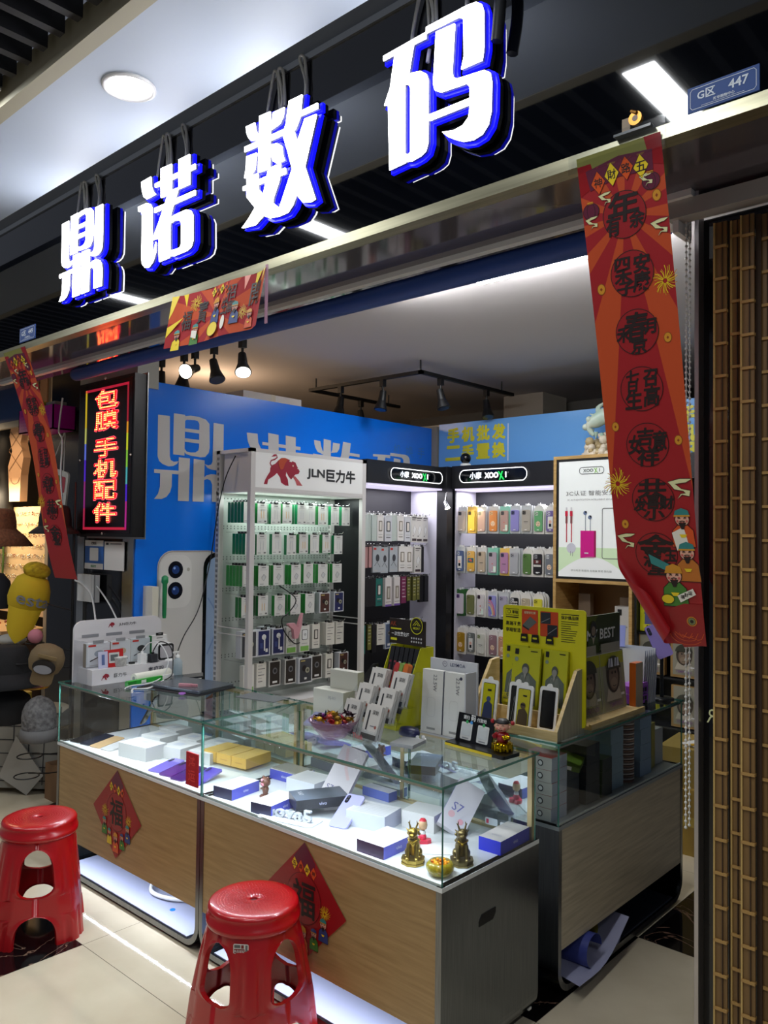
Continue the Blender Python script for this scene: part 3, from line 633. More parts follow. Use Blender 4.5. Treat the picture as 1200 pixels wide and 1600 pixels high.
dt = MB(); DOT = mt('#ffb070', .5, emit=7, ecol='#ff9a50'); RED_ = mt('#ff1018', .5, emit=1.5, ecol='#ff0612'); PINK = mt('#ff9aa8', .5, emit=1.2, ecol='#ff5a70')
def inside(px, py, vs, fs):
    for f_ in fs:
        n = len(f_); ok = False; j = n-1
        for i in range(n):
            xi, yi = vs[f_[i]]; xj, yj = vs[f_[j]]
            if (yi > py) != (yj > py) and px < (xj-xi)*(py-yi)/(yj-yi)+xi: ok = not ok
            j = i
        if ok: return True
    return False
cx = (x0_+x1_)/2+.005
for i, (ch, zc) in enumerate(zip('包膜手机配件', (.81, .685, .525, .40, .275, .142))):
    hh = .116; ww = .275
    AO.text(ch, cx, zc, hh, PINK, .5, .012, ww, heavy=.0045); AO.text(ch, cx, zc, hh*.98, RED_, 1.6, .012, ww*.99, heavy=.0022)
    vs, fs = text_geo(ch, .012); h0 = max(v[1] for v in vs)*2; w0 = max(v[0] for v in vs)*2
    kx = ww*.92/w0; ky = hh*.92/h0; sx_ = .0175; sz_ = .0118
    for a in range(-7, 8):
        for c in range(-6, 7):
            if inside(a*sx_/kx, c*sz_/ky, vs, fs):
                px, pz = cx+a*sx_, zc+c*sz_
                dt.add([(px+.0062*math.cos(q*PI/3), -.0085, pz+.0042*math.sin(q*PI/3)) for q in range(6)], [(0, 1, 2, 3, 4, 5)], DOT)
gl.build('character', t); o = dt.build('led_dots', t)
sc_ = MB()
for x, z in ((LW/2, .965-.03), (LW/2, .018), (.035, LH/2), (LW-.02, LH/2)): sc_.ball((x, -.004, z), .008, CHROME, 10)
sc_.build('screws', t)
# notices on the pillar
q = MB(); q.box((0, 0, 0), (.225, .004, .175), mt('#2f66b4', .4)); A = Art(q, plane_S((0, 0, 0), (1, 0, 0), (0, 0, 1)), .001)
A.rect(0, .14, .225, .175, WHT); A.rect(0, 0, .225, .035, WHT); A.text('收款码', .11, .157, .02, DGREY, 2, .02); A.rr(.06, .05, .165, .13, .006, WHT); A.text('微信支付', .11, .018, .016, mt('#2a8a3a', .5), 2, .02)
tag(q.build('payment_notice', None, (-4.735, 2.472, 1.425)), 'blue and white payment notice on the pillar under the LED sign', 'notice')
q = MB(); q.box((0, 0, 0), (.225, .004, .17), WHT); A = Art(q, plane_S((0, 0, 0), (1, 0, 0), (0, 0, 1)), .001)
A.rect(.02, .15, .05, .163, DGREY); A.rect(.07, .153, .2, .160, GREY)
tag(q.build('white_notice', None, (-4.50, 2.472, 1.425)), 'white paper notice beside the blue payment notice on the pillar', 'notice')
q = MB(); q.box((0, -.02, 0), (.215, .012, .165), mt('#dcdfe0', .45)); q.box((.205, -.022, 0), (.215, -.018, .165), GREY)
tag(q.build('router_box', None, (-4.77, 2.465, 1.225)), 'white flat box with cables on the pillar below the notices', 'box')
tag(MB().tube(smooth_path([(-4.93, 2.40, 2.50), (-4.97, 2.40, 2.30), (-4.88, 2.38, 2.22), (-4.93, 2.40, 2.0), (-4.88, 2.40, 1.7), (-4.90, 2.41, 1.45), (-4.80, 2.43, 1.36), (-4.70, 2.44, 1.33), (-4.58, 2.44, 1.26), (-4.45, 2.40, 1.12), (-4.38, 2.36, 1.08)], 6), .006, WHTG).build('white_cable'), 'white cable running down the left pillar to the counter', 'cable')
tag(MB().tube(smooth_path([(-4.58, 2.46, 1.34), (-4.40, 2.46, 1.22), (-4.22, 2.44, 1.08)], 6), .005, WHTG).build('white_cable'), 'thin white cable slanting from the router box towards the blue wall', 'cable')
# pink basket and puzzle plaque
t = thing('pink_basket', 'magenta perforated plastic basket fixed on the dark pillar', 'basket', (-5.56, 2.40, 2.315))
MG = mt('#c012a8', .45)
b = MB(); b.box((0, 0, 0), (.50, .008, .16), MG); b.box((0, .15, 0), (.50, .158, .16), MG); b.box((0, 0, 0), (.008, .158, .16), MG); b.box((.492, 0, 0), (.50, .158, .16), MG); b.box((0, 0, 0), (.50, .158, .008), MG)
A = Art(b, plane_S((0, 0, 0), (1, 0, 0), (0, 0, 1)), .001)
for i in range(16):
    for j in range(5): A.disc(.05+.026*i, .03+.022*j, .004, mt('#7d0a6d', .5), 1, n=6)
A.rect(.22, .08, .36, .12, mt('#9a7a40', .5), 2); b.build('basket_body', t)
tag(MB().box((-5.20, 2.42, 2.33), (-5.08, 2.50, 2.50), mt('#a9aba8', .4)).build('white_adapter'), 'white power adapter standing in the magenta basket', 'adapter')
b = MB()
for i in range(7): b.tube([(-5.30+.012*i, 2.46, 2.38), (-5.33+.018*i, 2.44, 2.49+.012*(i % 3)), (-5.35+.024*i, 2.43, 2.55-.01*i)], .006, mt('#c7b21e', .5), 6)
tag(b.build('yellow_tie_bundle'), 'bundle of yellow ties sticking out of the magenta basket', 'ties')
t = thing('puzzle_plaque', 'small white hanging plaque with coloured puzzle pieces on the dark pillar', 'plaque', (-5.33, 2.45, 1.84), rot=(0, R(11), 0))
b = MB(); b.prism(rrect(0, 0, .36, .26, .03), 'y', 0, .012, mt('#c9c9c2', .4)); A = Art(b, plane_S((0, 0, 0), (1, 0, 0), (0, 0, 1)), .001)
for i, c in enumerate(('#3a7aa0', '#a02a3a', '#2f7a34', '#a83a4a')): A.rr(.035+.075*i, .15-.012*i+.01, .105+.075*i, .225, .01, mt(c, .5))
A.text('手机配件', .20, .085, .075, mt('#1c2450', .5), 1, .03, .25); A.disc(.05, .09, .022, mt('#b09080', .5), 1, .032); b.build('board', t)
b = MB(); b.tube([(.10, .006, .26), (.20, .02, .50)], .004, OFFW); b.tube([(.28, .006, .26), (.21, .02, .50)], .004, OFFW); b.build('hanging_string', t)
# marble edged pillar and chrome strip at right
mp = noise_mix('dark_mirror_marble', '#0a0a0c', '#24262a', (1, 1, 1), 1.3, 6, .05)
struct('pillar_right', MB().box((-.844, 2.24, 0), (1.0, 2.6, 2.54), mp))
struct('trim_9', MB().box((-.844, 2.20, 0), (-.833, 2.239, 2.545), mt('#b6b0b0', .3, .7)))
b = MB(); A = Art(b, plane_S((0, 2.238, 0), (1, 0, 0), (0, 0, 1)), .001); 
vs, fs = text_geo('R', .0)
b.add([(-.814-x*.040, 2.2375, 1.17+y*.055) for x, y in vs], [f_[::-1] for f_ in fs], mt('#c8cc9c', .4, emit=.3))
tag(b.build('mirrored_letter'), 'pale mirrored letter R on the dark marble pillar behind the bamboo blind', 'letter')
# bamboo blind
BAM = noise_mix('bamboo_slat', '#86663a', '#6b4f2c', (20, 20, 2), 2, 4, .5, lo=.3, hi=.7); BAMD = mt('#3a2614', .7); BAME = mt('#b89a5c', .5); BAMT = mt('#a8834a', .6)
t = thing('bamboo_blind', 'brown bamboo slat blind hanging at the right edge down to the floor', 'blind', (-.745, 2.075, 0))
s_ = MB(); e_ = MB(); k_ = MB(); tie = MB()
x = 0; i = 0
while x < 1.1:
    y = [0, .012, -.006, .016, .004, -.010][i % 6]; wdt = [.030, .022, .030, .026, .032, .024][i % 6]
    s_.box((x, y, .02), (x+wdt, y+.006, 2.46), BAM); e_.box((x-.002, y-.004, .02), (x+.002, y+.004, 2.46), BAME); e_.box((x+wdt*.62, y-.003, .02), (x+wdt*.62+.0022, y, 2.46), BAMD)
    k_.box((x+wdt, y+.014, .02), (x+wdt+.012, y+.018, 2.46), BAMD)
    zz = .08+.011*((i*2) % 3-1)
    while zz < 2.44: tie.box((x-.001, y-.005, zz), (x+wdt+.001, y+.008, zz+.007), BAMT); zz += .083
    x += wdt+.008; i += 1
s_.build('slats', t); e_.build('slat_edges', t); k_.build('slat_backing', t); tie.build('binding_cord', t)
tag(MB().box((-.86, 2.05, 2.49), (.6, 2.10, 2.535), mt('#a8a6a2', .5)).build('blind_rail'), 'pale rail above the bamboo blind under the fascia', 'rail')

# =================================================================== RED NEW YEAR BANNERS
RD = mt('#920c14', .45, coat=.12); RD2 = mt('#8e0f16', .3); ORG = mt('#d0501a', .35); YL = mt('#e2c41e', .4); CRM = mt('#d9d6a0', .45); INK = mt('#1c0a08', .5); GLD = mt('#c98a24', .4)
TEAL = mt('#2f7d7a', .45); GRN = mt('#3f7a2a', .45); SKIN = mt('#e0a890', .5); BLUE2 = mt('#2c3f78', .45); PUR = mt('#5c1430', .4); WH2 = mt('#e0dccf', .5)
def rays(name, cu, cv, nray=11):
    m = mt('#9c0e16', .45, coat=.1).copy(); m.name = name; n, l, b = nodes(m)
    uv = n.new('ShaderNodeUVMap'); sp = n.new('ShaderNodeSeparateXYZ'); l.new(uv.outputs[0], sp.inputs[0])
    a = n.new('ShaderNodeMath'); a.operation = 'SUBTRACT'; a.inputs[1].default_value = cu; l.new(sp.outputs[0], a.inputs[0])
    c = n.new('ShaderNodeMath'); c.operation = 'SUBTRACT'; c.inputs[1].default_value = cv; l.new(sp.outputs[1], c.inputs[0])
    t_ = n.new('ShaderNodeMath'); t_.operation = 'ARCTAN2'; l.new(a.outputs[0], t_.inputs[0]); l.new(c.outputs[0], t_.inputs[1])
    k = n.new('ShaderNodeMath'); k.operation = 'MULTIPLY'; k.inputs[1].default_value = nray; l.new(t_.outputs[0], k.inputs[0])
    s2 = n.new('ShaderNodeMath'); s2.operation = 'COSINE'; l.new(k.outputs[0], s2.inputs[0])
    g = n.new('ShaderNodeMath'); g.operation = 'GREATER_THAN'; g.inputs[1].default_value = .15; l.new(s2.outputs[0], g.inputs[0])
    fd = n.new('ShaderNodeMath'); fd.operation = 'GREATER_THAN'; fd.inputs[1].default_value = -1.5; l.new(sp.outputs[1], fd.inputs[0])
    fm = n.new('ShaderNodeMath'); fm.operation = 'MULTIPLY'; l.new(fd.outputs[0], fm.inputs[0]); l.new(g.outputs[0], fm.inputs[1])
    mx = n.new('ShaderNodeMix'); mx.data_type = 'RGBA'; mx.inputs[6].default_value = (*lin('#980d15'), 1); mx.inputs[7].default_value = (*lin('#b84414'), 1)
    l.new(fm.outputs[0], mx.inputs[0]); l.new(mx.outputs[2], b.inputs['Base Color'])
    return m
def sheet(name, S, u0_, v0_, u1_, v1_, nu, nv, m, parent):
    b = MB(); vs = []; b.uv = {}
    for j in range(nv+1):
        for i in range(nu+1):
            u = u0_+(u1_-u0_)*i/nu; v = v0_+(v1_-v0_)*j/nv; b.uv[len(vs)] = (u, v); vs.append(S(u, v, 0))
    b.add(vs, [(j*(nu+1)+i, j*(nu+1)+i+1, (j+1)*(nu+1)+i+1, (j+1)*(nu+1)+i) for j in range(nv) for i in range(nu)], m, True)
    return b.build(name, parent)
def coin(A, x, y, r=.011):
    A.disc(x, y, r, mt('#8a4a12', .4), 2, r*1.25); A.disc(x, y, r*.85, GLD, 3, r*1.08); A.poly([(x-r*.3, y), (x, y-r*.4), (x+r*.3, y), (x, y+r*.4)], mt('#8a3a10', .4), 4)
def firework(A, x, y, r, L=2):
    rnd = random.Random(int(x*1000+y*77))
    for i in range(30):
        a = 2*PI*i/30+rnd.uniform(-.1, .1); r2 = r*rnd.uniform(.65, 1)
        A.line([(x+r*.15*math.cos(a), y+r*.15*math.sin(a)), (x+r2*.7*math.cos(a), y+r2*.7*math.sin(a)), (x+r2*math.cos(a+.12), y+r2*math.sin(a+.12))], r*.045, YL if i % 2 else GLD, L+(i % 2))
def cloud(A, x, y, s, fl=1):
    pts = [(0, 0), (.5, .12), (1, .1), (.75, -.05), (.3, -.1), (.55, -.3), (.9, -.38), (.85, -.62), (.55, -.55), (.35, -.72), (.5, -.5), (.7, -.48), (.62, -.4), (.25, -.32), (.1, -.12)]
    A.poly([(x+fl*a*s, y+c*s) for a, c in pts], CRM, 4); A.ring([(x+fl*a*s, y+c*s) for a, c in pts], s*.02, INK, 5)
def lantern(A, x, y, s):
    A.disc(x, y, s, PUR, 3, s*.9); A.ring(oval(x, y, s*.5, s*.88), s*.05, INK, 4); A.ring(oval(x, y, s, s*.9), s*.06, INK, 4); A.rect(x-s*.35, y+s*.8, x+s*.35, y+s*1.05, GLD, 4)
def god(A, x, y, s, robe, hat, beard=True, tilt=0):
    # a generic smiling bearded figure in robe and hat
    A.poly([(x-s*.9, y-s*1.9), (x+s*.9, y-s*1.9), (x+s*.8, y-s*.6), (x+s*.3, y-s*.1), (x-s*.3, y-s*.1), (x-s*.8, y-s*.6)], robe, 4)
    A.ring([(x-s*.9, y-s*1.9), (x+s*.9, y-s*1.9), (x+s*.8, y-s*.6), (x+s*.3, y-s*.1), (x-s*.3, y-s*.1), (x-s*.8, y-s*.6)], s*.05, INK, 5)
    A.disc(x, y+s*.25, s*.55, SKIN, 6, s*.5); A.ring(oval(x, y+s*.25, s*.55, s*.5), s*.05, INK, 7)
    A.poly([(x-s*.62, y+s*.5), (x+s*.62, y+s*.5), (x+s*.5, y+s*.95), (x, y+s*1.15), (x-s*.5, y+s*.95)], hat, 8); A.rect(x-s*.62, y+s*.48, x+s*.62, y+s*.6, GLD, 9)
    for k in (-1, 1):
        A.line(oval(x+k*s*.22, y+s*.28, s*.11, s*.08, 6, 20, 160), s*.05, INK, 9); A.disc(x+k*s*.36, y+s*.13, s*.09, mt('#c9605a', .5), 8)
        A.line([(x+k*s*.33, y+s*.44), (x+k*s*.15, y+s*.42)], s*.05, INK, 9)
    A.line(oval(x, y+s*.1, s*.15, s*.1, 8, 200, 340), s*.06, mt('#7a1414', .5), 9)
    if beard: A.poly([(x-s*.3, y+s*.02), (x+s*.3, y+s*.02), (x+s*.1, y-s*.5), (x-s*.1, y-s*.5)], INK, 8); A.line([(x-s*.22, y+s*.1), (x, y+s*.16), (x+s*.22, y+s*.1)], s*.06, INK, 9)
    A.poly([(x-s*.3, y-s*.9), (x+s*.3, y-s*.9), (x+s*.15, y-s*1.15), (x-s*.15, y-s*1.15)], YL, 8)
HAN = [   # each medallion: (character, dx, dy, size, stretch)
    [('年', 0, .018, .062, 1.15), ('有', -.030, -.020, .042, .8), ('余', .030, -.015, .036, .9)],
    [('四', -.022, .026, .026, 1.3), ('禾', -.022, -.002, .034, 1.1), ('子', -.018, -.032, .028, 1.4), ('安', .026, .020, .038, 1.), ('康', .022, -.022, .042, .9)],
    [('春', 0, .012, .062, .9), ('禾', -.034, -.002, .034, .9), ('月', .034, .008, .032, .9), ('京', .002, -.034, .034, 1.1)],
    [('七', -.020, .032, .026, 1.1), ('日', -.022, .008, .024, 1.1), ('生', -.022, -.024, .042, .9), ('召', .024, .024, .036, .9), ('高', .024, -.020, .044, .85)],
    [('女', -.032, .002, .044, .7), ('吉', -.004, .020, .040, 1.), ('意', .032, .008, .044, .8), ('祥', .0, -.028, .044, 1.15)],
    [('共', 0, .028, .044, 1.5), ('喜', 0, -.004, .034, 1.), ('发', -.034, -.012, .030, 1.), ('财', .034, -.008, .030, 1.1), ('小', 0, -.036, .026, 1.8)],
    [('金', 0, .020, .054, 1.5), ('满', -.012, -.014, .034, 1.2), ('玉', .036, -.004, .026, 1.), ('堂', .004, -.036, .034, 1.6)]]
def couplet_art(A, dx=0, full=True):
    # u from -.105 to .105, v downwards negative from 0
    A.poly([(-.105, -.0), (.105, -.0), (.105, -.06), (.06, -.045), (0, -.04), (-.06, -.05), (-.105, -.075)], mt('#7c7a38', .4), 1)
    A.poly([(-.105, -.02), (-.07, -.02), (-.06, -.07), (-.105, -.09)], RD2, 2); A.poly([(.065, 0), (.105, 0), (.105, -.07), (.075, -.06)], RD2, 2)
    A.poly([(-.085, -.035), (0, -.022), (.082, -.03), (.08, -.075), (0, -.068), (-.078, -.082)], PUR, 3)
    for i, (ch, c) in enumerate((('神', ORG), ('財', YL), ('路', ORG), ('五', YL))):
        x = -.056+.036*i; y = -.062+[-.006, .004, .008, .002][i]
        A.poly([(x-.0185, y), (x, y-.027), (x+.0185, y), (x, y+.027)], c, 4); A.ring([(x-.0185, y), (x, y-.027), (x+.0185, y), (x, y+.027)], .0012, INK, 5); A.text(ch, x, y, .022, INK, 5, .012)
    lantern(A, -.082, -.128, .021); lantern(A, .072, -.098, .021); cloud(A, -.10, -.145, .035); cloud(A, -.06, -.098, .035, 1); cloud(A, .045, -.082, .035, 1)
    cloud(A, .06, -.19, .045, 1)
    coin(A, .082, -.132); coin(A, -.078, -.315); coin(A, .076, -.455, .010); coin(A, -.077, -.655, .010); coin(A, .08, -.70, .010); coin(A, -.075, -.905, .010)
    firework(A, .082, -.325, .036); firework(A, -.085, -.80, .042)
    cloud(A, .045, -.80, .06); cloud(A, -.10, -.935, .05)
    for i, md in enumerate(HAN):
        x = [.0, .004, .002, .0, .002, .004, .0][i]; y = -.155-.135*i*1.02
        rr = .0535
        A.disc(x, y, rr, RD, 3, n=40); A.ring(oval(x, y, rr, None, 40), .0016, INK, 4)
        for ch, a, c, h, st in md:
            vs, _ = text_geo(ch, .015); w0 = max(v[0] for v in vs)*2; h0 = max(v[1] for v in vs)*2; h *= 1.1
            A.text(ch, x+a, y+c, h, INK, 5, .015, h/h0*w0*st, .12, heavy=.0007)
def couplet_art2(A):
    god(A, .073, -1.02, .032, ORG, TEAL); god(A, .078, -1.105, .033, mt('#b86a20', .45), TEAL); god(A, .040, -1.165, .036, GRN, GLD)
    A.poly([(.045, -1.045), (.075, -1.03), (.085, -1.075), (.055, -1.09)], WH2, 6)
    A.poly([(-.02, -1.10), (.03, -1.125), (.03, -1.145), (-.015, -1.125)], TEAL, 7)
    A.poly([(.045, -1.205), (.085, -1.185), (.092, -1.20), (.052, -1.222)], WH2, 11); A.text('福', .058, -1.207, .010, INK, 12, .02); A.text('财', .068, -1.202, .010, INK, 12, .02); A.text('运', .078, -1.197, .010, INK, 12, .02)
    A.disc(.02, -1.215, .016, YL, 8, .012); A.ring(oval(.02, -1.215, .016, .012), .001, INK, 9)
    # big red carp at the bottom
    A.poly([(.02, -1.24), (.06, -1.225), (.105, -1.225), (.105, -1.33), (.05, -1.34), (.02, -1.30)], RD2, 6)
    A.ring(oval(.075, -1.27, .0115), .002, GLD, 8); A.disc(.075, -1.27, .009, mt('#6f7a4c', .4), 8); A.disc(.075, -1.27, .0045, INK, 9)
    for k in range(4): A.line([(.03+.018*k, -1.30-.006*k), (.05+.015*k, -1.315), (.06+.014*k, -1.30)], .0016, ORG, 8)
    for k in range(3): A.line(oval(.06, -1.30, .02+.012*k, .012+.01*k, 8, 190, 320), .0014, ORG, 8)
def hang_S(xc, y0_, z0_, slant, wob=.0, curl=True):
    # sheet taped at the fascia trim, its lower end swung into the shop; its lower left edge rolls up
    nlen = 1.34; cz = math.sqrt(1-slant*slant)
    dn = Vector((0, slant, -cz)); nrm = Vector((0, -cz, -slant)); ux = Vector((1, 0, 0))
    Pd = Vector((-.105, -.965)); Qd = Vector((.02, -1.20)); dd = (Qd-Pd).normalized(); out = Vector((dd.y, -dd.x))  # towards lower left
    if out.x > 0: out = -out
    r = .016
    def S(u, v, e):
        off = e+wob*math.sin(v*4.2)*.5
        if curl:
            d = (Vector((u, v))-Pd).dot(out)
            if d > 0:
                base = Vector((u, v))-out*d; a = min(d/r, 5.2)
                p2 = base+out*(r-e)*math.sin(a) if True else base
                o2 = (r-(r-e)*math.cos(a))
                return tuple(Vector((xc, y0_, z0_))+ux*p2.x-dn*p2.y+nrm*(o2+wob*math.sin(v*4.2)*.5))
        return tuple(Vector((xc, y0_, z0_))+ux*u-dn*v+nrm*off)
    return S
RAY = rays('couplet_rays', .0, -.155)
t = thing('new_year_banner', 'long red vertical banner with black brush characters hanging at right', 'banner', (0, 0, 0), group='red vertical new year banners')
S1 = hang_S(-.848, 1.736, 2.568, .235, .012)
sheet('banner_sheet', S1, -.105, -1.215, .105, 0, 60, 220, RAY, t)
b = MB(); A = Art(b, S1, .0003); couplet_art(A); couplet_art2(Art(b, lambda u, v, e: S1(u, v+.118, e), .0003)); b.build('printed_artwork', t)
b = MB(); b.box((-.97, 1.728, 2.53), (-.73, 1.738, 2.60), CLEAR); b.build('clear_tape', t)
t = thing('new_year_banner', 'red vertical banner curling inward at the far left of the fascia', 'banner', (0, 0, 0), group='red vertical new year banners')
S2 = hang_S(-4.10, 1.736, 2.565, .27, .05, False)
sheet('banner_sheet', S2, -.125, -1.20, .125, 0, 30, 60, RAY, t)
b = MB(); A = Art(b, lambda u, v, e: S2(u*1.19, v*.98, e), .0005); couplet_art(A); b.build('printed_artwork', t)
# horizontal banner over the opening
t = thing('new_year_banner', 'short wide red banner with festive figures under the middle of the fascia', 'banner', (0, 0, 0))
def S3(u, v, e):
    bend = .018*max(0, abs(u)-.22)/.05
    return (-2.378+u+.1*v, 1.738+.30*v*.4-bend-e-.006*math.sin(u*22), 2.552+v)
RAY2 = rays('lintel_rays', .0, -.11, 9); RAY2.node_tree.nodes['Principled BSDF'].inputs['Roughness'].default_value = .8; RAY2.node_tree.nodes['Principled BSDF'].inputs['Coat Weight'].default_value = 0
sheet('banner_sheet', S3, -.275, -.20, .275, 0, 40, 14, RAY2, t)
b = MB(); A = Art(b, S3, .0006)
A.poly([(-.275, 0), (-.24, 0), (-.26, -.06), (-.275, -.09)], YL, 1); A.poly([(-.22, 0), (-.19, 0), (-.19, -.05)], YL, 1); A.poly([(-.275, -.12), (-.2, -.09), (-.275, -.16)], YL, 1)
A.poly([(.2, 0), (.235, 0), (.2, -.06)], YL, 1); A.poly([(.25, 0), (.275, 0), (.24, -.05)], YL, 1); A.poly([(.14, 0), (.17, 0), (.15, -.05)], ORG, 1)
for i, (ch, c) in enumerate((('五', YL), ('路', ORG), ('财', YL), ('神', ORG))):
    x = -.025+.028*i-.01; y = -.022; A.poly([(x-.015, y), (x, y-.02), (x+.015, y), (x, y+.02)], c, 4); A.text(ch, x, y, .016, INK, 5, .012)
for ch, x, y, h, wd in (('福', -.175, -.105, .075, .055), ('寶', -.09, -.085, .085, .055), ('招', .085, -.045, .055, .05), ('高', .09, -.10, .05, .045), ('生', .055, -.09, .06, .04), ('開', .215, -.075, .08, .06)): A.text(ch, x, y, h, INK, 4, .012, wd)
firework(A, -.135, -.045, .035); firework(A, .16, -.13, .028)
god(A, .0, -.085, .032, BLUE2, GLD); A.disc(.0, -.165, .035, YL, 10, .026); A.ring(oval(.0, -.165, .035, .026), .0016, INK, 11)
god(A, -.115, -.155, .026, GRN, TEAL); A.poly([(-.13, -.175), (-.10, -.185), (-.10, -.155), (-.13, -.15)], WH2, 11)
god(A, -.215, -.165, .026, YL, TEAL); god(A, .12, -.115, .026, BLUE2, TEAL); god(A, .20, -.15, .022, ORG, GLD); A.disc(.06, -.15, .012, WH2, 6, .025)
b.build('printed_artwork', t)
b = MB(); b.box((-2.655, 1.725, 2.35), (-2.64, 1.728, 2.56), mt('#e8e4e4', .1, alpha=.4)); b.box((-2.11, 1.722, 2.36), (-2.098, 1.726, 2.56), mt('#d8a8c0', .1, alpha=.7)); b.build('clear_tape', t)

# diamond posters on the counter fronts
def diamond(cx_, cz_, hw, hh, label, rot=0, bright=1):
    t = thing('diamond_poster', label, 'poster', (cx_, 1.9005, cz_), group='red diamond new year posters', rot=(0, R(rot), 0))
    S = lambda u, v, e: (u, -.0015-e-.004*abs(u)/hw*0, v)
    RY = rays('diamond_rays_%d' % int(hw*1000), 0, .02, 8)
    b = MB(); b.uv = {0: (0, -hh), 1: (hw, 0), 2: (0, hh), 3: (-hw, 0)}; b.add([S(0, -hh, 0), S(hw, 0, 0), S(0, hh, 0), S(-hw, 0, 0)], [(0, 1, 2, 3)], RD); b.build('sheet', t)
    b = MB(); A = Art(b, S, .0004); k = hh/.2
    A.poly([(-.055*k, .14*k), (0, .2*k), (.055*k, .14*k), (.05*k, .11*k), (-.05*k, .11*k)], PUR, 1)
    for i, (ch, c) in enumerate((('五', YL), ('路', ORG), ('财', YL), ('神', ORG))):
        x = (-.048+.032*i)*k; y = (.118-.004*i)*k; A.poly([(x-.015*k, y), (x, y-.022*k), (x+.015*k, y), (x, y+.022*k)], c, 3); A.text(ch, x, y, .017*k, INK, 4, .012)
    A.disc(0, .01*k, .085*k, RD, 2, n=40); A.ring(oval(0, .01*k, .085*k, None, 40), .0012, INK, 3)
    A.text('福', 0, .01*k, .12*k, INK, 4, .015, .115*k)
    firework(A, -.10*k, .0*k, .035*k); firework(A, .105*k, -.01*k, .03*k)
    god(A, .10*k, -.055*k, .026*k, BLUE2, TEAL); god(A, -.10*k, -.06*k, .026*k, GRN, TEAL); god(A, .0, -.115*k, .03*k, ORG, GLD); god(A, .055*k, -.10*k, .024*k, GRN, BLUE2); god(A, -.055*k, -.10*k, .024*k, YL, TEAL)
    A.poly([(-.03*k, -.15*k), (.03*k, -.15*k), (0, -.19*k)], RD2, 3)
    b.build('printed_artwork', t)
diamond(-3.30, .395, .205, .195, 'red diamond poster with a brush character on the left counter front')
diamond(-2.065, .395, .205, .20, 'red diamond poster partly hidden behind the second stool', 0)
t = MB(); t.box((-2.765, 1.893, .645), (-2.685, 1.8985, .775), mt('#b01020', .45)); A = Art(t, plane_S((-2.725, 1.893, .71), (1, 0, 0), (0, 0, 1)), .0008)
A.text('鸿', 0, .03, .045, mt('#d83a3a', .4), 1, .02); A.text('运', 0, -.025, .045, mt('#d83a3a', .4), 1, .02)
tag(t.build('red_envelope_sticker'), 'small red paper with gold tone characters stuck on the left counter glass', 'sticker')
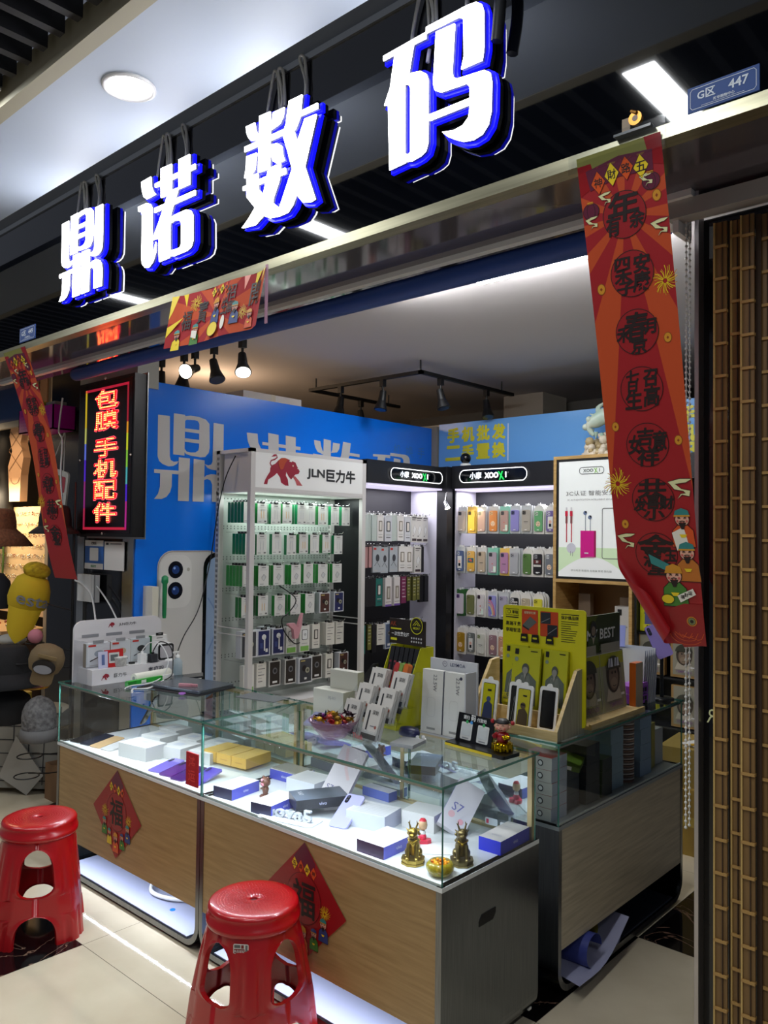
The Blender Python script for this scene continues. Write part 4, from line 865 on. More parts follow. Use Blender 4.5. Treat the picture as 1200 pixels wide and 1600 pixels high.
# =================================================================== WALL RACKS AND THEIR GOODS
rng = random.Random(11)
def ink(h): return mt(h, .5)
def pack(w, h, d, front, side, motif='lines', seed=0, back=None, tab=True, acc='#6a6a6a'):
    """hanging box: local front faces -y, top centre at the origin"""
    b = MB(); F = front if not isinstance(front, str) else mt(front, .4); Sd = side if not isinstance(side, str) else mt(side, .4)
    b.box((-w/2, 0, -h), (w/2, d, 0), [Sd, Sd, F, Sd, F, F]); A = Art(b, plane_S((0, 0, 0), (1, 0, 0), (0, 0, 1)), .0012)
    r = random.Random(seed); G1 = ink(acc); G2 = ink('#b4b4b2'); D_ = ink('#333338')
    if tab: b.box((-w*.22, -.002, 0), (w*.22, .004, .014), BLK if tab is True else tab); b.box((-w*.1, -.003, .006), (w*.1, .0045, .010), GREY)
    if motif == 'cable':
        A.rect(-w*.2, -h*.12, w*.2, -h*.09, G1); A.rect(-w*.3, -h*.2, w*.3, -h*.18, G2)
        for x in (-.14, .12): A.rect(w*x, -h*.75, w*(x+.05), -h*.3, ink('#c4c6c8') if seed % 3 else ink('#e0b46a')); A.rect(w*(x-.02), -h*.4, w*(x+.07), -h*.3, ink('#d6d8da'))
        A.rect(-w*.4, -h*.93, -w*.1, -h*.88, G2); A.rect(w*.2, -h*.93, w*.4, -h*.86, G1)
    elif motif == 'round':
        A.rect(-w*.2, -h*.12, w*.2, -h*.09, G1); A.rect(-w*.32, -h*.22, w*.32, -h*.2, G2); A.poly([(-w*.2, -h*.6), (0, -h*.42), (w*.22, -h*.55), (0, -h*.75)], ink('#c9cbcb')); A.ring([(-w*.2, -h*.6), (0, -h*.42), (w*.22, -h*.55), (0, -h*.75)], w*.03, G1, 2)
        A.rect(-w*.35, -h*.93, w*.0, -h*.88, G2)
    elif motif == 'plug':
        A.rect(-w*.38, -h*.09, w*.38, -h*.05, D_); A.rect(-w*.38, -h*.16, w*.2, -h*.13, G1); A.poly([(-w*.25, -h*.55), (w*.05, -h*.33), (w*.3, -h*.5), (w*.02, -h*.72)], ink('#dfe0e0')); A.ring([(-w*.25, -h*.55), (w*.05, -h*.33), (w*.3, -h*.5), (w*.02, -h*.72)], w*.03, G1, 2)
        A.disc(-w*.2, -h*.76, w*.07, D_); A.rect(-w*.38, -h*.95, w*.38, -h*.86, ink('#3a2f34'))
    elif motif == 'window':
        A.rr(-w*.28, -h*.62, w*.28, -h*.22, w*.06, ink(acc)); A.rr(-w*.16, -h*.58, w*.16, -h*.26, w*.05, ink('#d9d4cc'), 2); A.rect(-w*.3, -h*.76, w*.3, -h*.73, G2); A.rect(-w*.3, -h*.86, w*.3, -h*.83, G1)
    elif motif == 'frame':
        A.rr(-w*.3, -h*.55, w*.3, -h*.15, w*.12, D_); A.rr(-w*.25, -h*.53, w*.25, -h*.17, w*.1, ink('#e4e6e6'), 2); A.disc(w*.02, -h*.34, w*.12, ink('#b9bcbf'), 3); A.rect(-w*.42, -h*.97, w*.42, -h*.78, ink('#7fb45a')); A.rect(-w*.3, -h*.7, w*.3, -h*.67, G2)
    elif motif == 'phones':
        A.rect(-w*.42, -h*.95, w*.42, -h*.05, ink(acc)); A.disc(-w*.1, -h*.42, w*.16, ink('#1a1416'), 2); A.disc(w*.12, -h*.5, w*.15, ink('#a9a893'), 3); A.disc(w*.12, -h*.5, w*.08, ink('#5c5a52'), 4); A.line([(w*.12, -h*.6), (w*.06, -h*.85)], w*.04, D_, 3); A.rect(-w*.1, -h*.86, w*.08, -h*.78, WHT, 3)
        A.rect(-w*.36, -h*.14, -w*.05, -h*.10, ink('#c9b46a'), 3)
    elif motif == 'buds':
        A.rect(-w*.42, -h*.95, w*.42, -h*.05, ink(acc)); A.disc(w*.0, -h*.28, w*.17, WHT, 2); A.rect(w*.0, -h*.8, w*.1, -h*.3, WHT, 2); A.rect(-w*.3, -h*.7, -w*.1, -h*.5, ink('#3b4a80'), 3); A.rect(w*.12, -h*.85, w*.3, -h*.72, WHT, 3)
    elif motif == 'lines':
        for i in range(6): A.rect(-w*.35, -h*(.12+.13*i), w*r.uniform(.0, .38), -h*(.09+.13*i), G1 if i % 2 else G2)
    elif motif == 'dark':
        A.rect(-w*.42, -h*.95, w*.42, -h*.05, ink(acc)); A.disc(0, -h*.4, w*.2, ink('#76787c'), 2); A.disc(0, -h*.4, w*.12, ink('#2a2b2f'), 3); A.rect(-w*.2, -h*.88, w*.2, -h*.8, WHT, 2)
    elif motif == 'swirl':
        A.disc(w*.05, -h*.45, w*.22, ink(acc), 1, h*.14); A.rect(-w*.42, -h*.14, -w*.1, -h*.06, ink('#b8322a')); A.line([(-w*.35, -h*.75), (0, -h*.6), (w*.35, -h*.8)], w*.04, D_, 2); A.rect(-w*.35, -h*.95, w*.1, -h*.91, G2)
    elif motif == 'tall':
        A.rect(-w*.3, -h*.75, w*.3, -h*.3, ink(acc)); A.rect(-w*.12, -h*.7, w*.12, -h*.36, ink('#c9c4b8'), 2); A.rect(-w*.4, -h*.86, w*.4, -h*.84, G1); A.rect(-w*.5, -h, w*.5, -h*.93, ink('#6a4a9a'))
    return b
def place_pack(key, protos, pos, rz, label, cat='boxed accessory', group=None, depth=0, step=.032, dirn=None, backlabel=None, nm='accessory_box'):
    if key not in protos:
        o = PK[key]().build(nm, None, pos, rz); protos[key] = o; tag(o, label, cat, group)
    else:
        o = protos[key].copy(); COL.objects.link(o); o.location = pos; o.rotation_euler = (0, 0, rz); o['label'] = label; o['category'] = cat
        if group: o['group'] = group
    for k in range(depth):
        c = o.copy(); COL.objects.link(c); c.location = Vector(pos)+dirn*step*(k+1); c['label'] = backlabel % ('directly' if k == 0 else ORD[k+1]+' place') if backlabel else label
    return o
PK = {
 'gcable': lambda: pack(.078, .128, .028, '#dcdcd8', '#0f7a4a', 'cable', 1, tab=True),
 'gcable2': lambda: pack(.078, .125, .028, '#d8d8d4', '#0f6a2c', 'cable', 3, tab=True),
 'gplug': lambda: pack(.085, .128, .030, '#dadad6', '#2c8a3c', 'round', 2, tab=True),
 'hp': lambda: pack(.125, .165, .05, '#d4d6da', '#b9bcc2', 'phones', 4, acc='#3e4046'),
 'hp2': lambda: pack(.10, .165, .05, '#cfd2da', '#9a9da6', 'buds', 5, acc='#232a5c'),
 'hpsm': lambda: pack(.095, .135, .045, '#d4d6da', '#a9acb2', 'phones', 4, acc='#4a2c26'),
 'hpsm2': lambda: pack(.095, .135, .045, '#d4d6da', '#a9acb2', 'phones', 4, acc='#22285a'),
 'watch': lambda: pack(.085, .17, .035, '#dcdcd6', '#c4c4bc', 'frame', 6),
 'wtall': lambda: pack(.07, .16, .03, '#dcd9d0', '#c9c6be', 'window', 7, acc='#4a4642'),
 'wplain': lambda: pack(.08, .15, .03, '#dedbd2', '#cfccc2', 'lines', 8),
 'dark': lambda: pack(.10, .16, .03, '#cfcfcb', '#9c9c98', 'dark', 9, acc='#2c2622'),
 'plug': lambda: pack(.075, .20, .018, '#cfcdc9', '#bdbbb6', 'plug', 10, tab=WHT),
 'plain_green': lambda: pack(.05, .19, .02, '#b9c4be', '#a9b4ae', 'none', 11, tab=WHT),
 'usb': lambda: pack(.072, .19, .02, '#dcd9d6', '#c9c6c2', 'window', 12, acc='#7a7264', tab=WHT),
 'usbdark': lambda: pack(.072, .19, .02, '#c9cbd0', '#a9abb0', 'window', 13, acc='#2a2c34', tab=WHT),
 'swirl': lambda: pack(.09, .19, .018, '#a9b0b6', '#8c9298', 'swirl', 14, acc='#3a3c42', tab=DGREY),
 'bluebox': lambda: pack(.08, .19, .02, '#c2cad6', '#98a0ac', 'dark', 15, acc='#4a5a78', tab=WHT),
 'pinkbox': lambda: pack(.03, .15, .04, '#b88a8a', '#a87a78', 'none', 16, tab=DGREY),
 'black': lambda: pack(.05, .20, .02, '#1c1c22', '#141418', 'none', 17, tab=DGREY),
 'teal': lambda: pack(.075, .20, .02, '#1c6a62', '#124a44', 'window', 18, acc='#3a3a40', tab=DGREY),
 'purple': lambda: pack(.06, .20, .02, '#7a2c54', '#5a1c3c', 'lines', 19, tab=DGREY, acc='#d8d0d4'),
 'camo': lambda: pack(.04, .18, .02, '#6a6a34', '#3c3c1c', 'lines', 20, tab=DGREY, acc='#c4bc7a'),
 'wtall2': lambda: pack(.075, .21, .025, '#d9d4d2', '#c4bfbd', 'tall', 21, acc='#8a8074', tab=WHT),
}
protos = {}
XD = Vector((-1, 0, 0)); YD = Vector((0, 1, 0))
# ---- white rack
RX0, RX1, RY0, RY1 = -4.185, -3.84, 3.05, 4.06
t = thing('accessory_rack', 'tall white steel rack with a red bull header against the blue wall', 'rack', (0, 0, 0))
RW = mt('#d3cfcd', .4)
for y in (RY0, RY1-.035):
    b = MB(); b.box((RX1-.03, y, 0), (RX1, y+.035, 2.172), RW); b.build('front_post', t)
for y in (RY0, RY1-.035):
    b = MB(); b.box((RX0, y, 0), (RX0+.035, y+.035, 2.172), RW)
    for k in range(62): b.box((RX0+.010, y-.0006, .16+.032*k), (RX0+.016, y-.0001, .178+.032*k), BLK); b.box((RX0+.021, y-.0006, .16+.032*k), (RX0+.027, y-.0001, .178+.032*k), BLK)
    b.build('slotted_upright', t)
b = MB(); b.box((RX0+.04, RY0+.004, 1.905), (RX1-.004, RY1-.004, 1.912), WHT); b.box((RX0+.07, RY0+.008, 1.912), (RX1-.03, RY0+.012, 2.15), RW); b.box((RX0, RY0, 2.150), (RX1, RY1, 2.172), RW); b.box((RX0, RY0, 1.895), (RX0+.02, RY1, 1.915), RW)
b.box((RX1-.012, RY0+.03, 1.912), (RX1-.002, RY1-.03, 1.935), RW); b.build('header_box', t)
hp = MB(); hp.box((RX1-.008, RY0+.035, 1.935), (RX1-.001, RY1-.035, 2.152), mt('#dddcda', .3, emit=.10, ecol='#ffffff')); A = Art(hp, plane_S((RX1-.001, RY0, 1.935), (0, 1, 0), (0, 0, 1)), .0012)
BUL = [(.14,.10),(.16,.10),(.165,.125),(.20,.15),(.215,.165),(.235,.14),(.24,.115),(.265,.10),(.285,.10),(.28,.135),(.268,.155),(.27,.175),(.285,.15),(.30,.135),(.312,.15),(.325,.165),(.345,.17),(.352,.185),(.342,.20),(.333,.215),(.325,.232),(.30,.24),(.285,.245),(.262,.252),(.24,.25),(.222,.235),(.205,.215),(.185,.205),(.176,.19),(.175,.17),(.162,.15),(.148,.125)]
bx = lambda p: ((p[0]-.14)*1.38+.10, (p[1]-.10)*1.14+.022)
A.poly([bx(p) for p in BUL], mt('#9c2438', .4), 1); A.poly([bx(p) for p in [(.222,.235),(.24,.25),(.262,.252),(.278,.245),(.262,.22),(.25,.19),(.235,.185),(.225,.21)]], mt('#b5482a', .4), 2)
A.poly([bx(p) for p in [(.305,.155),(.325,.155),(.35,.13),(.37,.105),(.335,.105),(.325,.13)]], mt('#c05a5e', .4), 1)
A.line([bx(p) for p in [(.182,.20),(.174,.215),(.18,.23),(.20,.238),(.215,.25),(.21,.262)]], .009, mt('#9c2438', .4), 2); A.poly([bx(p) for p in [(.18,.25),(.195,.265),(.212,.268),(.205,.255)]], mt('#9c2438', .4), 2)
A.poly([bx(p) for p in [(.285,.235),(.30,.252),(.32,.258),(.34,.256),(.31,.247),(.30,.232)]], mt('#f0efe9', .4), 3); A.line([bx(p) for p in [(.335,.20),(.355,.195),(.375,.215)]], .004, mt('#e8e7e1', .4), 3); A.disc(*bx((.308,.212)), .006, mt('#e8d9c0', .4), 4)
A.text('JLN', .535, .108, .066, mt('#3a3a3c', .4), 1, .015, .155, heavy=.002); A.text('巨力牛', .765, .108, .085, mt('#2c2c2e', .4), 1, .015, .27, heavy=.002)
hp.build('header_sign', t)
pg = MB(); pg.box((RX0+.006, RY0+.03, .60), (RX0+.012, RY1-.03, 1.90), mt('#b8bdb8', .45)); A = Art(pg, plane_S((RX0+.012, RY0, 0), (0, 1, 0), (0, 0, 1)), .001)
for zb in (1.87, 1.695, 1.68, 1.50, 1.485, 1.30, 1.285, 1.11, 1.095, .88, .865, .70):
    for k in range(33): A.rect(.05+.028*k, zb, .058+.028*k, zb+.008, mt('#5c605e', .6), 1)
pg.build('perforated_panel', t)
b = MB(); b.box((RX0, RY0, .08), (RX1, RY1, .60), RW); b.build('base_cabinet', t)
b = MB()
for zz in (1.07, 1.03): b.box((RX0, RY0+.002, zz), (RX1, RY0+.006, zz+.006), RW); b.box((RX0+.02, RY1-.006, zz), (RX1, RY1-.002, zz+.006), RW)
b.build('side_rail', t)
area('rack_header_light', (-4.0, 3.55, 1.90), .2, .9, 5.0, (.88, 1, .95), (0, 0, 0))
rows = [
 (1.845, ['gcable']*1+['gcable2', 'gcable', 'gcable2', 'gcable', 'gcable', 'gcable2', 'gcable', 'gcable'], .106, [4, 1, 1, 1, 1, 0, 1, 0, 1], 'top'),
 (1.650, ['gcable', 'gcable', 'gcable', 'gcable', 'gcable2', 'gcable', 'gcable2', 'gcable'], .113, [3, 0, 0, 0, 1, 0, 1, 1], 'second'),
 (1.455, ['gplug', 'gplug', 'gplug', 'gplug', 'gplug', 'gplug', 'gplug'], .128, [4, 1, 1, 1, 0, 2, 1], 'third'),
 (1.262, ['gcable2', 'gcable2', 'gplug', 'gplug', 'gplug', 'hpsm', 'hpsm2'], .128, [1, 1, 0, 1, 4, 1, 1], 'fourth'),
 (1.055, ['hp', 'hp2', 'hp2', 'watch', 'watch', 'wtall', 'wplain', 'wplain'], .117, [0, 0, 2, 0, 0, 0, 1, 0], 'fifth'),
 (.845, ['watch', 'wplain', 'dark', 'dark', 'hp', 'dark', 'wtall', 'hpsm'], .118, [0, 0, 0, 1, 0, 3, 0, 0], 'sixth')]
KN = {'gcable': 'white cable box with green sides', 'gcable2': 'white cable box with deep green sides', 'gplug': 'white charger box with bright green sides', 'hp': 'grey earphone box with dark picture', 'hp2': 'grey earphone box with navy picture', 'hpsm': 'small grey box with brown picture', 'hpsm2': 'small grey box with navy picture', 'watch': 'white watch charger box with green band', 'wtall': 'white box with a dark window', 'wplain': 'off-white lined box', 'dark': 'white box with dark picture'}
hk = 0
def hook(tp, p, d, L, nm='hook'):
    b = MB(); p = Vector(p); b.cyl(p, p+d*L, .0022, CHROME, n=6); b.cyl(p+d*L, p+d*(L+.012)+Vector((0, 0, .012)), .0022, CHROME, n=6); return b.build(nm, tp)
for zt, keys, pitch, dep, rn in rows:
    y = RY0+.075
    for i, k in enumerate(keys):
        pos = (-3.95+rng.uniform(-.01, .012), y+rng.uniform(-.006, .006), zt+rng.uniform(-.003, .003)); dp = dep[i]
        if k.startswith('hp') or k in ('watch',): pos = (-3.93, pos[1], zt)
        place_pack(k, protos, pos, PI/2+rng.uniform(-.05, .05), '%s, %s in %s row of the white rack' % (KN[k], ORD[i], rn), group='boxed accessories on the white rack', depth=dp, step=.033 if 'hp' not in k else .055, dirn=XD, backlabel='box hanging %s behind the '+'%s box of the %s row, white rack' % (ORD[i], rn))
        hook(t, (RX0+.012, y, zt+.010), Vector((1, 0, 0)), .25)
        y += pitch
# pink cloth and black cable on the white rack
tag(MB().prism([(0, 0), (.05, .0), (.08, -.03), (.10, .03), (.12, .06), (.11, -.02), (.08, -.10), (.05, -.10), (.04, -.04), (0, -.01)], 'x', -.012, .012, mt('#c98f98', .7)).build('pink_cloth', None, (-3.885, 3.40, 1.085)), 'small pink cloth hanging over the fifth row of the white rack', 'cloth')
tag(MB().tube(smooth_path([(-4.0, 3.42, 1.32), (-3.88, 3.46, 1.24), (-3.87, 3.40, 1.16), (-3.87, 3.34, 1.12), (-3.87, 3.36, 1.04), (-3.87, 3.44, .96), (-3.88, 3.50, .955)], 6), .004, BLK).build('black_cable'), 'black cable dangling in front of the fifth row of the white rack', 'cable')
tag(MB().tube(smooth_path([(-3.99, 3.048, 2.13), (-4.06, 3.03, 2.0), (-4.12, 3.02, 1.8), (-4.16, 3.0, 1.5), (-4.13, 2.90, 1.2), (-4.02, 2.72, 1.05), (-3.92, 2.60, .95)], 6), .0035, BLK).build('black_power_lead'), 'thin black power lead falling from the white rack header along the blue wall', 'cable')

# ---- black corner racks
BK = mt('#17171b', .4); BKP = mt('#1f1f24', .6)
GRNX = mt('#1fae4e', .4, emit=1.2)
def header_sign(parent, S, L, w, z0, h, nm='logo_sign'):
    b = MB(); A = Art(b, S, .004)
    c = L; zc = z0
    A.ring(rrect(c-w/2, zc-h/2, c+w/2, zc+h/2, h*.48, 8), .0055, mt('#ffffff', .4, emit=2.2), 3); A.poly(rrect(c-w/2, zc-h/2, c+w/2, zc+h/2, h*.48, 8), mt('#03060c', .1), 2)
    A.text('小摩', c-w*.25, zc+.002, h*.55, mt('#dfe4ea', .4, emit=.9), 3, .01, heavy=.001); A.text('XOO', c-w*.01, zc, h*.44, mt('#ffffff', .4, emit=1.1), 3, .015, w*.20, heavy=.0015)
    A.text('X', c+w*.135, zc-.006, h*.66, GRNX, 3.5, .015, w*.075, -.2, heavy=.0015); A.text('I', c+w*.20, zc, h*.44, mt('#ffffff', .4, emit=3.5), 3, .03)
    A.disc(c+w*.235, zc+h*.17, .003, WHT, 3); b.build(nm, parent)
t = thing('black_display_rack', 'black rack with a lit logo header on the left wall beside the white rack', 'rack', (0, 0, 0), group='black display racks')
b = MB(); b.box((-4.18, 4.07, 0), (-4.165, 4.98, 2.02), BKP); b.build('back_panel', t)
b = MB(); b.box((-4.18, 4.07, 2.02), (-3.84, 4.985, 2.185), BK); b.build('header', t)
b = MB(); b.box((-4.16, 4.09, 2.006), (-3.85, 4.93, 2.019), mt('#dcd6ea', .5, emit=.8, ecol='#e8e0ff')); b.build('header_lamp', t)
b = MB(); b.box((-4.18, 4.06, 0), (-3.86, 4.072, 2.02), BK); b.build('side_panel', t)
b = MB(); b.box((-4.165, 4.93, 0), (-3.90, 4.942, 2.02), mt('#c4c2d0', .5)); b.build('side_panel', t)
b = MB(); b.box((-3.90, 4.93, 0), (-3.80, 5.0, 2.19), BK); b.build('corner_post', t)
b = MB(); b.box((-4.165, 4.08, .55), (-3.88, 4.93, .57), BK); b.box((-4.165, 4.08, .05), (-3.86, 4.93, .55), BK); b.build('base_box', t)
header_sign(t, plane_S((-3.84, 0, 0), (0, 1, 0), (0, 0, 1)), 4.605, .60, 2.098, .085)
area('rack_header_light', (-4.0, 4.5, 2.0), .2, .8, 5, (.95, .93, 1))
tA = t
KN.update({'plain_green': 'pale grey slim box', 'usb': 'white charger box with beige window', 'usbdark': 'grey box with dark window', 'plug': 'tall card box with plug drawing', 'swirl': 'grey blister box with black gadget', 'bluebox': 'pale blue box', 'pinkbox': 'slim pinkish box', 'black': 'slim black box', 'teal': 'teal box with earphones', 'purple': 'dark purple box', 'camo': 'olive patterned slim box', 'wtall2': 'white box with purple foot'})
rowsL = [
 (1.800, [('plain_green', .045)]*4+[('usb', .08), ('usbdark', .08), ('plain_green', .04), ('plain_green', .035), ('usb', .075), ('usbdark', .075), ('plug', .07), ('plug', .075), ('plug', .085)], 'top'),
 (1.570, [('pinkbox', .034)]*4+[('swirl', .095), ('swirl', .105), ('swirl', .10), ('usb', .085), ('usb', .085), ('plug', .08), ('black', .06)], 'second'),
 (1.340, [('black', .045)]*4+[('teal', .09), ('wtall2', .10), ('wtall2', .10), ('purple', .07), ('camo', .045), ('camo', .045), ('camo', .045), ('black', .055), ('black', .055)], 'third'),
 (1.010, [('teal', .08), ('camo', .06), ('black', .05), ('wplain', .09), ('bluebox', .10), ('usbdark', .085), ('usb', .085), ('usb', .085), ('bluebox', .08)], 'bottom')]
KN['wplain'] = 'off-white lined box'
for zt, ks, rn in rowsL:
    y = 4.11
    for i, (k, wd) in enumerate(ks):
        if y+wd > 4.92: break
        o_ = ORD[i] if i < 12 else 'last'
        place_pack(k, protos, (-3.95+rng.uniform(-.012, .012), y+wd/2, zt+rng.uniform(-.004, .004)), PI/2+rng.uniform(-.08, .12), '%s, %s in %s row of the left black rack' % (KN[k], o_, rn), group='boxed accessories on the left black rack', depth=1 if i % 3 == 0 else 0, step=.024, dirn=XD, backlabel='slim box hanging %s behind the '+'%s box of the %s row, left black rack' % (o_, rn))
        hook(t, (-4.165, y+wd/2, zt+.010), Vector((1, 0, 0)), .24)
        y += wd
t = thing('black_display_rack', 'black rack with a lit logo header on the back wall full of phone cases', 'rack', (0, 0, 0), group='black display racks')
b = MB(); b.box((-3.79, 5.28, 0), (-2.88, 5.295, 2.02), BKP); b.build('back_panel', t)
b = MB(); b.box((-3.795, 4.98, 2.02), (-2.889, 5.238, 2.195), BK); b.build('header', t)
b = MB(); b.box((-3.77, 4.99, 2.006), (-2.90, 5.28, 2.019), mt('#dcd6ea', .5, emit=.8, ecol='#e8e0ff')); b.build('header_lamp', t)
b = MB(); b.box((-3.79, 5.02, 0), (-3.778, 5.28, 2.02), mt('#c4c2d0', .5)); b.build('side_panel', t)
b = MB(); b.box((-2.902, 4.985, 0), (-2.889, 5.28, 2.02), BK); b.build('side_panel', t)
b = MB(); b.box((-3.78, 5.0, .05), (-2.90, 5.28, .60), BK); b.build('base_box', t)
header_sign(t, plane_S((0, 4.98, 0), (1, 0, 0), (0, 0, 1)), -3.41, .60, 2.11, .095)
area('rack_header_light', (-3.34, 5.12, 2.0), .8, .15, 6, (.97, .95, 1))
tB = t
# phone cases: card back > moulded phone case
def case_thing(w, h, card, body, cam_, motif, label, arch=False):
    t = thing('phone_case_pack', label, 'phone case', (0, 0, 0), group='phone cases on the back rack')
    b = MB(); C_ = card
    pts = rrect(-w/2, -h, w/2, 0, .006, 3) if not arch else [(-w/2, -h), (w/2, -h), (w/2, -.04)]+oval(0, -.04, w/2, .045, 10, 0, 180)+[(-w/2, -.04)]
    b.prism(pts, 'y', .006, .018, C_); b.box((-.008, .002, -.004), (.008, .014, .012), mt('#dcdcdc', .3)); o = b.build('card', t)
    c = MB(); cw, ch = w*.78, h*.76; z1 = -h*.16 if not arch else -h*.19; z0 = z1-ch if not arch else z1-h*.72
    c.prism(rrect(-cw/2, z0, cw/2, z1, .012, 4), 'y', -.004, .0055, mt(body, .35))
    A = Art(c, plane_S((0, -.004, 0), (1, 0, 0), (0, 0, 1)), .0012)
    A.rr(-cw/2+.006, z1-.034, -cw/2+.034, z1-.006, .006, mt(cam_, .3)); A.disc(-cw/2+.014, z1-.014, .004, BLK, 2); A.disc(-cw/2+.014, z1-.026, .004, BLK, 2); A.disc(-cw/2+.026, z1-.02, .004, BLK, 2)
    zm = (z0+z1)/2-.01
    if motif == 'face': A.disc(0, zm-.01, cw*.28, mt('#e0c4a8', .5)); A.disc(-.008, zm-.006, .003, BLK, 2); A.disc(.008, zm-.006, .003, BLK, 2); A.rect(-.006, zm-.022, .006, zm-.018, mt('#a04a3a', .5), 2)
    elif motif == 'stripe':
        for i, cc in enumerate(('#d04a4a', '#e08a3a', '#e0cc4a', '#5a8ad0', '#7a4ab0')): A.line(oval(-cw*.5, z0, cw*(.9-.14*i), ch*(.8-.12*i), 8, 5, 85), .006, mt(cc, .4), 1+.2*i)
    elif motif == 'dots':
        for i in range(4):
            for j in range(6): A.disc(-cw*.36+cw*.24*i, z0+ch*(.1+.13*j), .007, mt('#e8e4e0', .5)); A.disc(-cw*.36+cw*.24*i, z0+ch*(.1+.13*j), .003, BLK, 2)
    elif motif == 'text': A.rect(-cw*.25, zm, cw*.25, zm+.004, DGREY); A.rect(-cw*.15, zm-.012, cw*.15, zm-.009, GREY)
    elif motif == 'check': A.rect(-cw*.44, zm+.014, cw*.44, zm+.04, mt('#5a1a1c', .4)); A.rect(-cw*.44, zm-.008, cw*.44, zm+.006, mt('#d0ccc4', .4)); A.text('20', 0, zm+.028, .016, WHT, 3, .02); A.rect(-.012, zm-.05, .02, zm-.046, WHT, 2)
    elif motif == 'photo': A.rect(-cw*.4, zm-.0, cw*.4, zm+.035, mt('#1f5c66', .4)); A.poly([(-cw*.3, zm+.02), (0, zm+.03), (cw*.3, zm+.01), (0, zm+.008)], mt('#c4584a', .4), 2); A.rect(-cw*.4, zm-.035, cw*.4, zm-.004, mt('#c9a03a', .4))
    elif motif == 'small': A.disc(.0, zm, .005, mt('#c4584a', .5)); A.disc(.004, zm-.03, .006, mt('#c98a7a', .5)); A.rect(cw*.12, z0+.006, cw*.45, z0+.05, mt('#cfe0d4', .4))
    elif motif == 'doll': A.rect(-cw*.3, z0+.02, cw*.3, z1-.04, mt('#dcdcd8', .4)); A.disc(0, zm+.005, .012, mt('#e0b0a0', .5), 2); A.rect(-.01, zm-.03, .01, zm-.008, BLK, 2)
    A.rect(-.008, z0+.008, .010, z0+.014, WHT, 3)
    c.build('phone_case', t); return t
CLR = mt('#b9bcbe', .15); CWH = mt('#d8d5d0', .4); CTL = mt('#7ab8a4', .3); CYE = mt('#d8b45a', .3)
CR = [
 (1.880, [('clear beige', CLR, '#b0a49c', '#3a3c44', 'none', 0), ('glow-tinted clear', CYE, '#e0b84a', '#4a3c1c', 'none', 0), ('clear pinkish', CLR, '#b89a90', '#2a2c34', 'none', 0), ('orange cartoon', CLR, '#c87a34', '#c9a06a', 'face', 0), ('dusty pink', CTL, '#a98a84', '#33343c', 'small', 0), ('lavender', CLR, '#8a84c4', '#3a3a6a', 'none', 0), ('pale beige', CLR, '#a9a296', '#4a4640', 'text', 0), ('mint green', CWH, '#5fa06a', '#b9c9b4', 'face', 1), ('purple checked', CWH, '#6a5a94', '#c4bcd0', 'doll', 1)], 'top'),  # second pack: the yellow glow is painted into card and clear case
 (1.570, [('navy sailor', CLR, '#4a5a80', '#b4bccc', 'doll', 0), ('sunset photo', CLR, '#c49a4a', '#c9b48a', 'photo', 0), ('sand coloured', CLR, '#a89a88', '#4a4238', 'text', 0), ('pearl lilac', CTL, '#a498a4', '#33343c', 'small', 0), ('pink and violet', CYE, '#a87aa0', '#3c3a5a', 'text', 0), ('clear frosted', CLR, '#a4a6ac', '#8c8e94', 'none', 0), ('olive green', CWH, '#52743c', '#52743c', 'none', 1), ('black and maroon', CWH, '#1f1d24', '#8a8a90', 'check', 1), ('grey printed', CWH, '#6c7078', '#c4c6c8', 'face', 1)], 'second'),
 (1.245, [('white on green card', mt('#2c5a2c', .4), '#c4bcc8', '#5a3c7a', 'none', 0), ('olive slim', CWH, '#6a6e44', '#6a6e44', 'none', 1), ('white with purple frame', CWH, '#c9c4c6', '#3a2c3c', 'small', 0), ('rainbow', CLR, '#8a8ac4', '#3a3a4c', 'stripe', 0), ('frosted lilac', CLR, '#a09cb0', '#8c889c', 'none', 0), ('black with white flowers', CWH, '#16161a', '#c4c4c8', 'dots', 1), ('beige bear face', CWH, '#a89c84', '#c9bca4', 'face', 1), ('bright yellow', CWH, '#d0c83a', '#b4ac2a', 'none', 1)], 'third'),
 (.950, [('mustard brown', CWH, '#a07a1c', '#c49a3a', 'face', 1), ('grey with white panel', CWH, '#6a6e6c', '#b4b8b6', 'doll', 1), ('white with print', CWH, '#c9c9c0', '#9aa47a', 'text', 1), ('dusty mauve', CWH, '#8a6a72', '#b49aa0', 'face', 1), ('peach', CWH, '#b4846a', '#d0a48c', 'face', 1), ('plain grey', CWH, '#8c9094', '#b4b8b6', 'none', 1), ('pale yellow', CWH, '#b4ac6a', '#d0c88c', 'none', 1)], 'bottom')]
for zt, cs, rn in CR:
    x = -3.745
    for i, (nm, card, body, cm, mo, ar) in enumerate(cs):
        lab = '%s phone case, %s in %s row of the back rack' % (nm, ORD[i], rn)
        q = case_thing(.088, .205, card, body, cm, mo, lab, ar)
        q.location = (x, 5.04+rng.uniform(-.012, .012), zt+rng.uniform(-.004, .004)); q.rotation_euler = (0, 0, rng.uniform(-.12, .04))
        for k in range(2 if (ar or i % 3 == 1) else 1):
            dup(q, (x+.008*(k+1), q.location.y+.022*(k+1), zt), 'case pack %s behind the %s one, %s row of back rack' % ('directly' if k == 0 else 'second', nm, rn))
        hook(tB, (x, 5.28, zt+.006), Vector((0, -1, 0)), .20)
        x += .0985
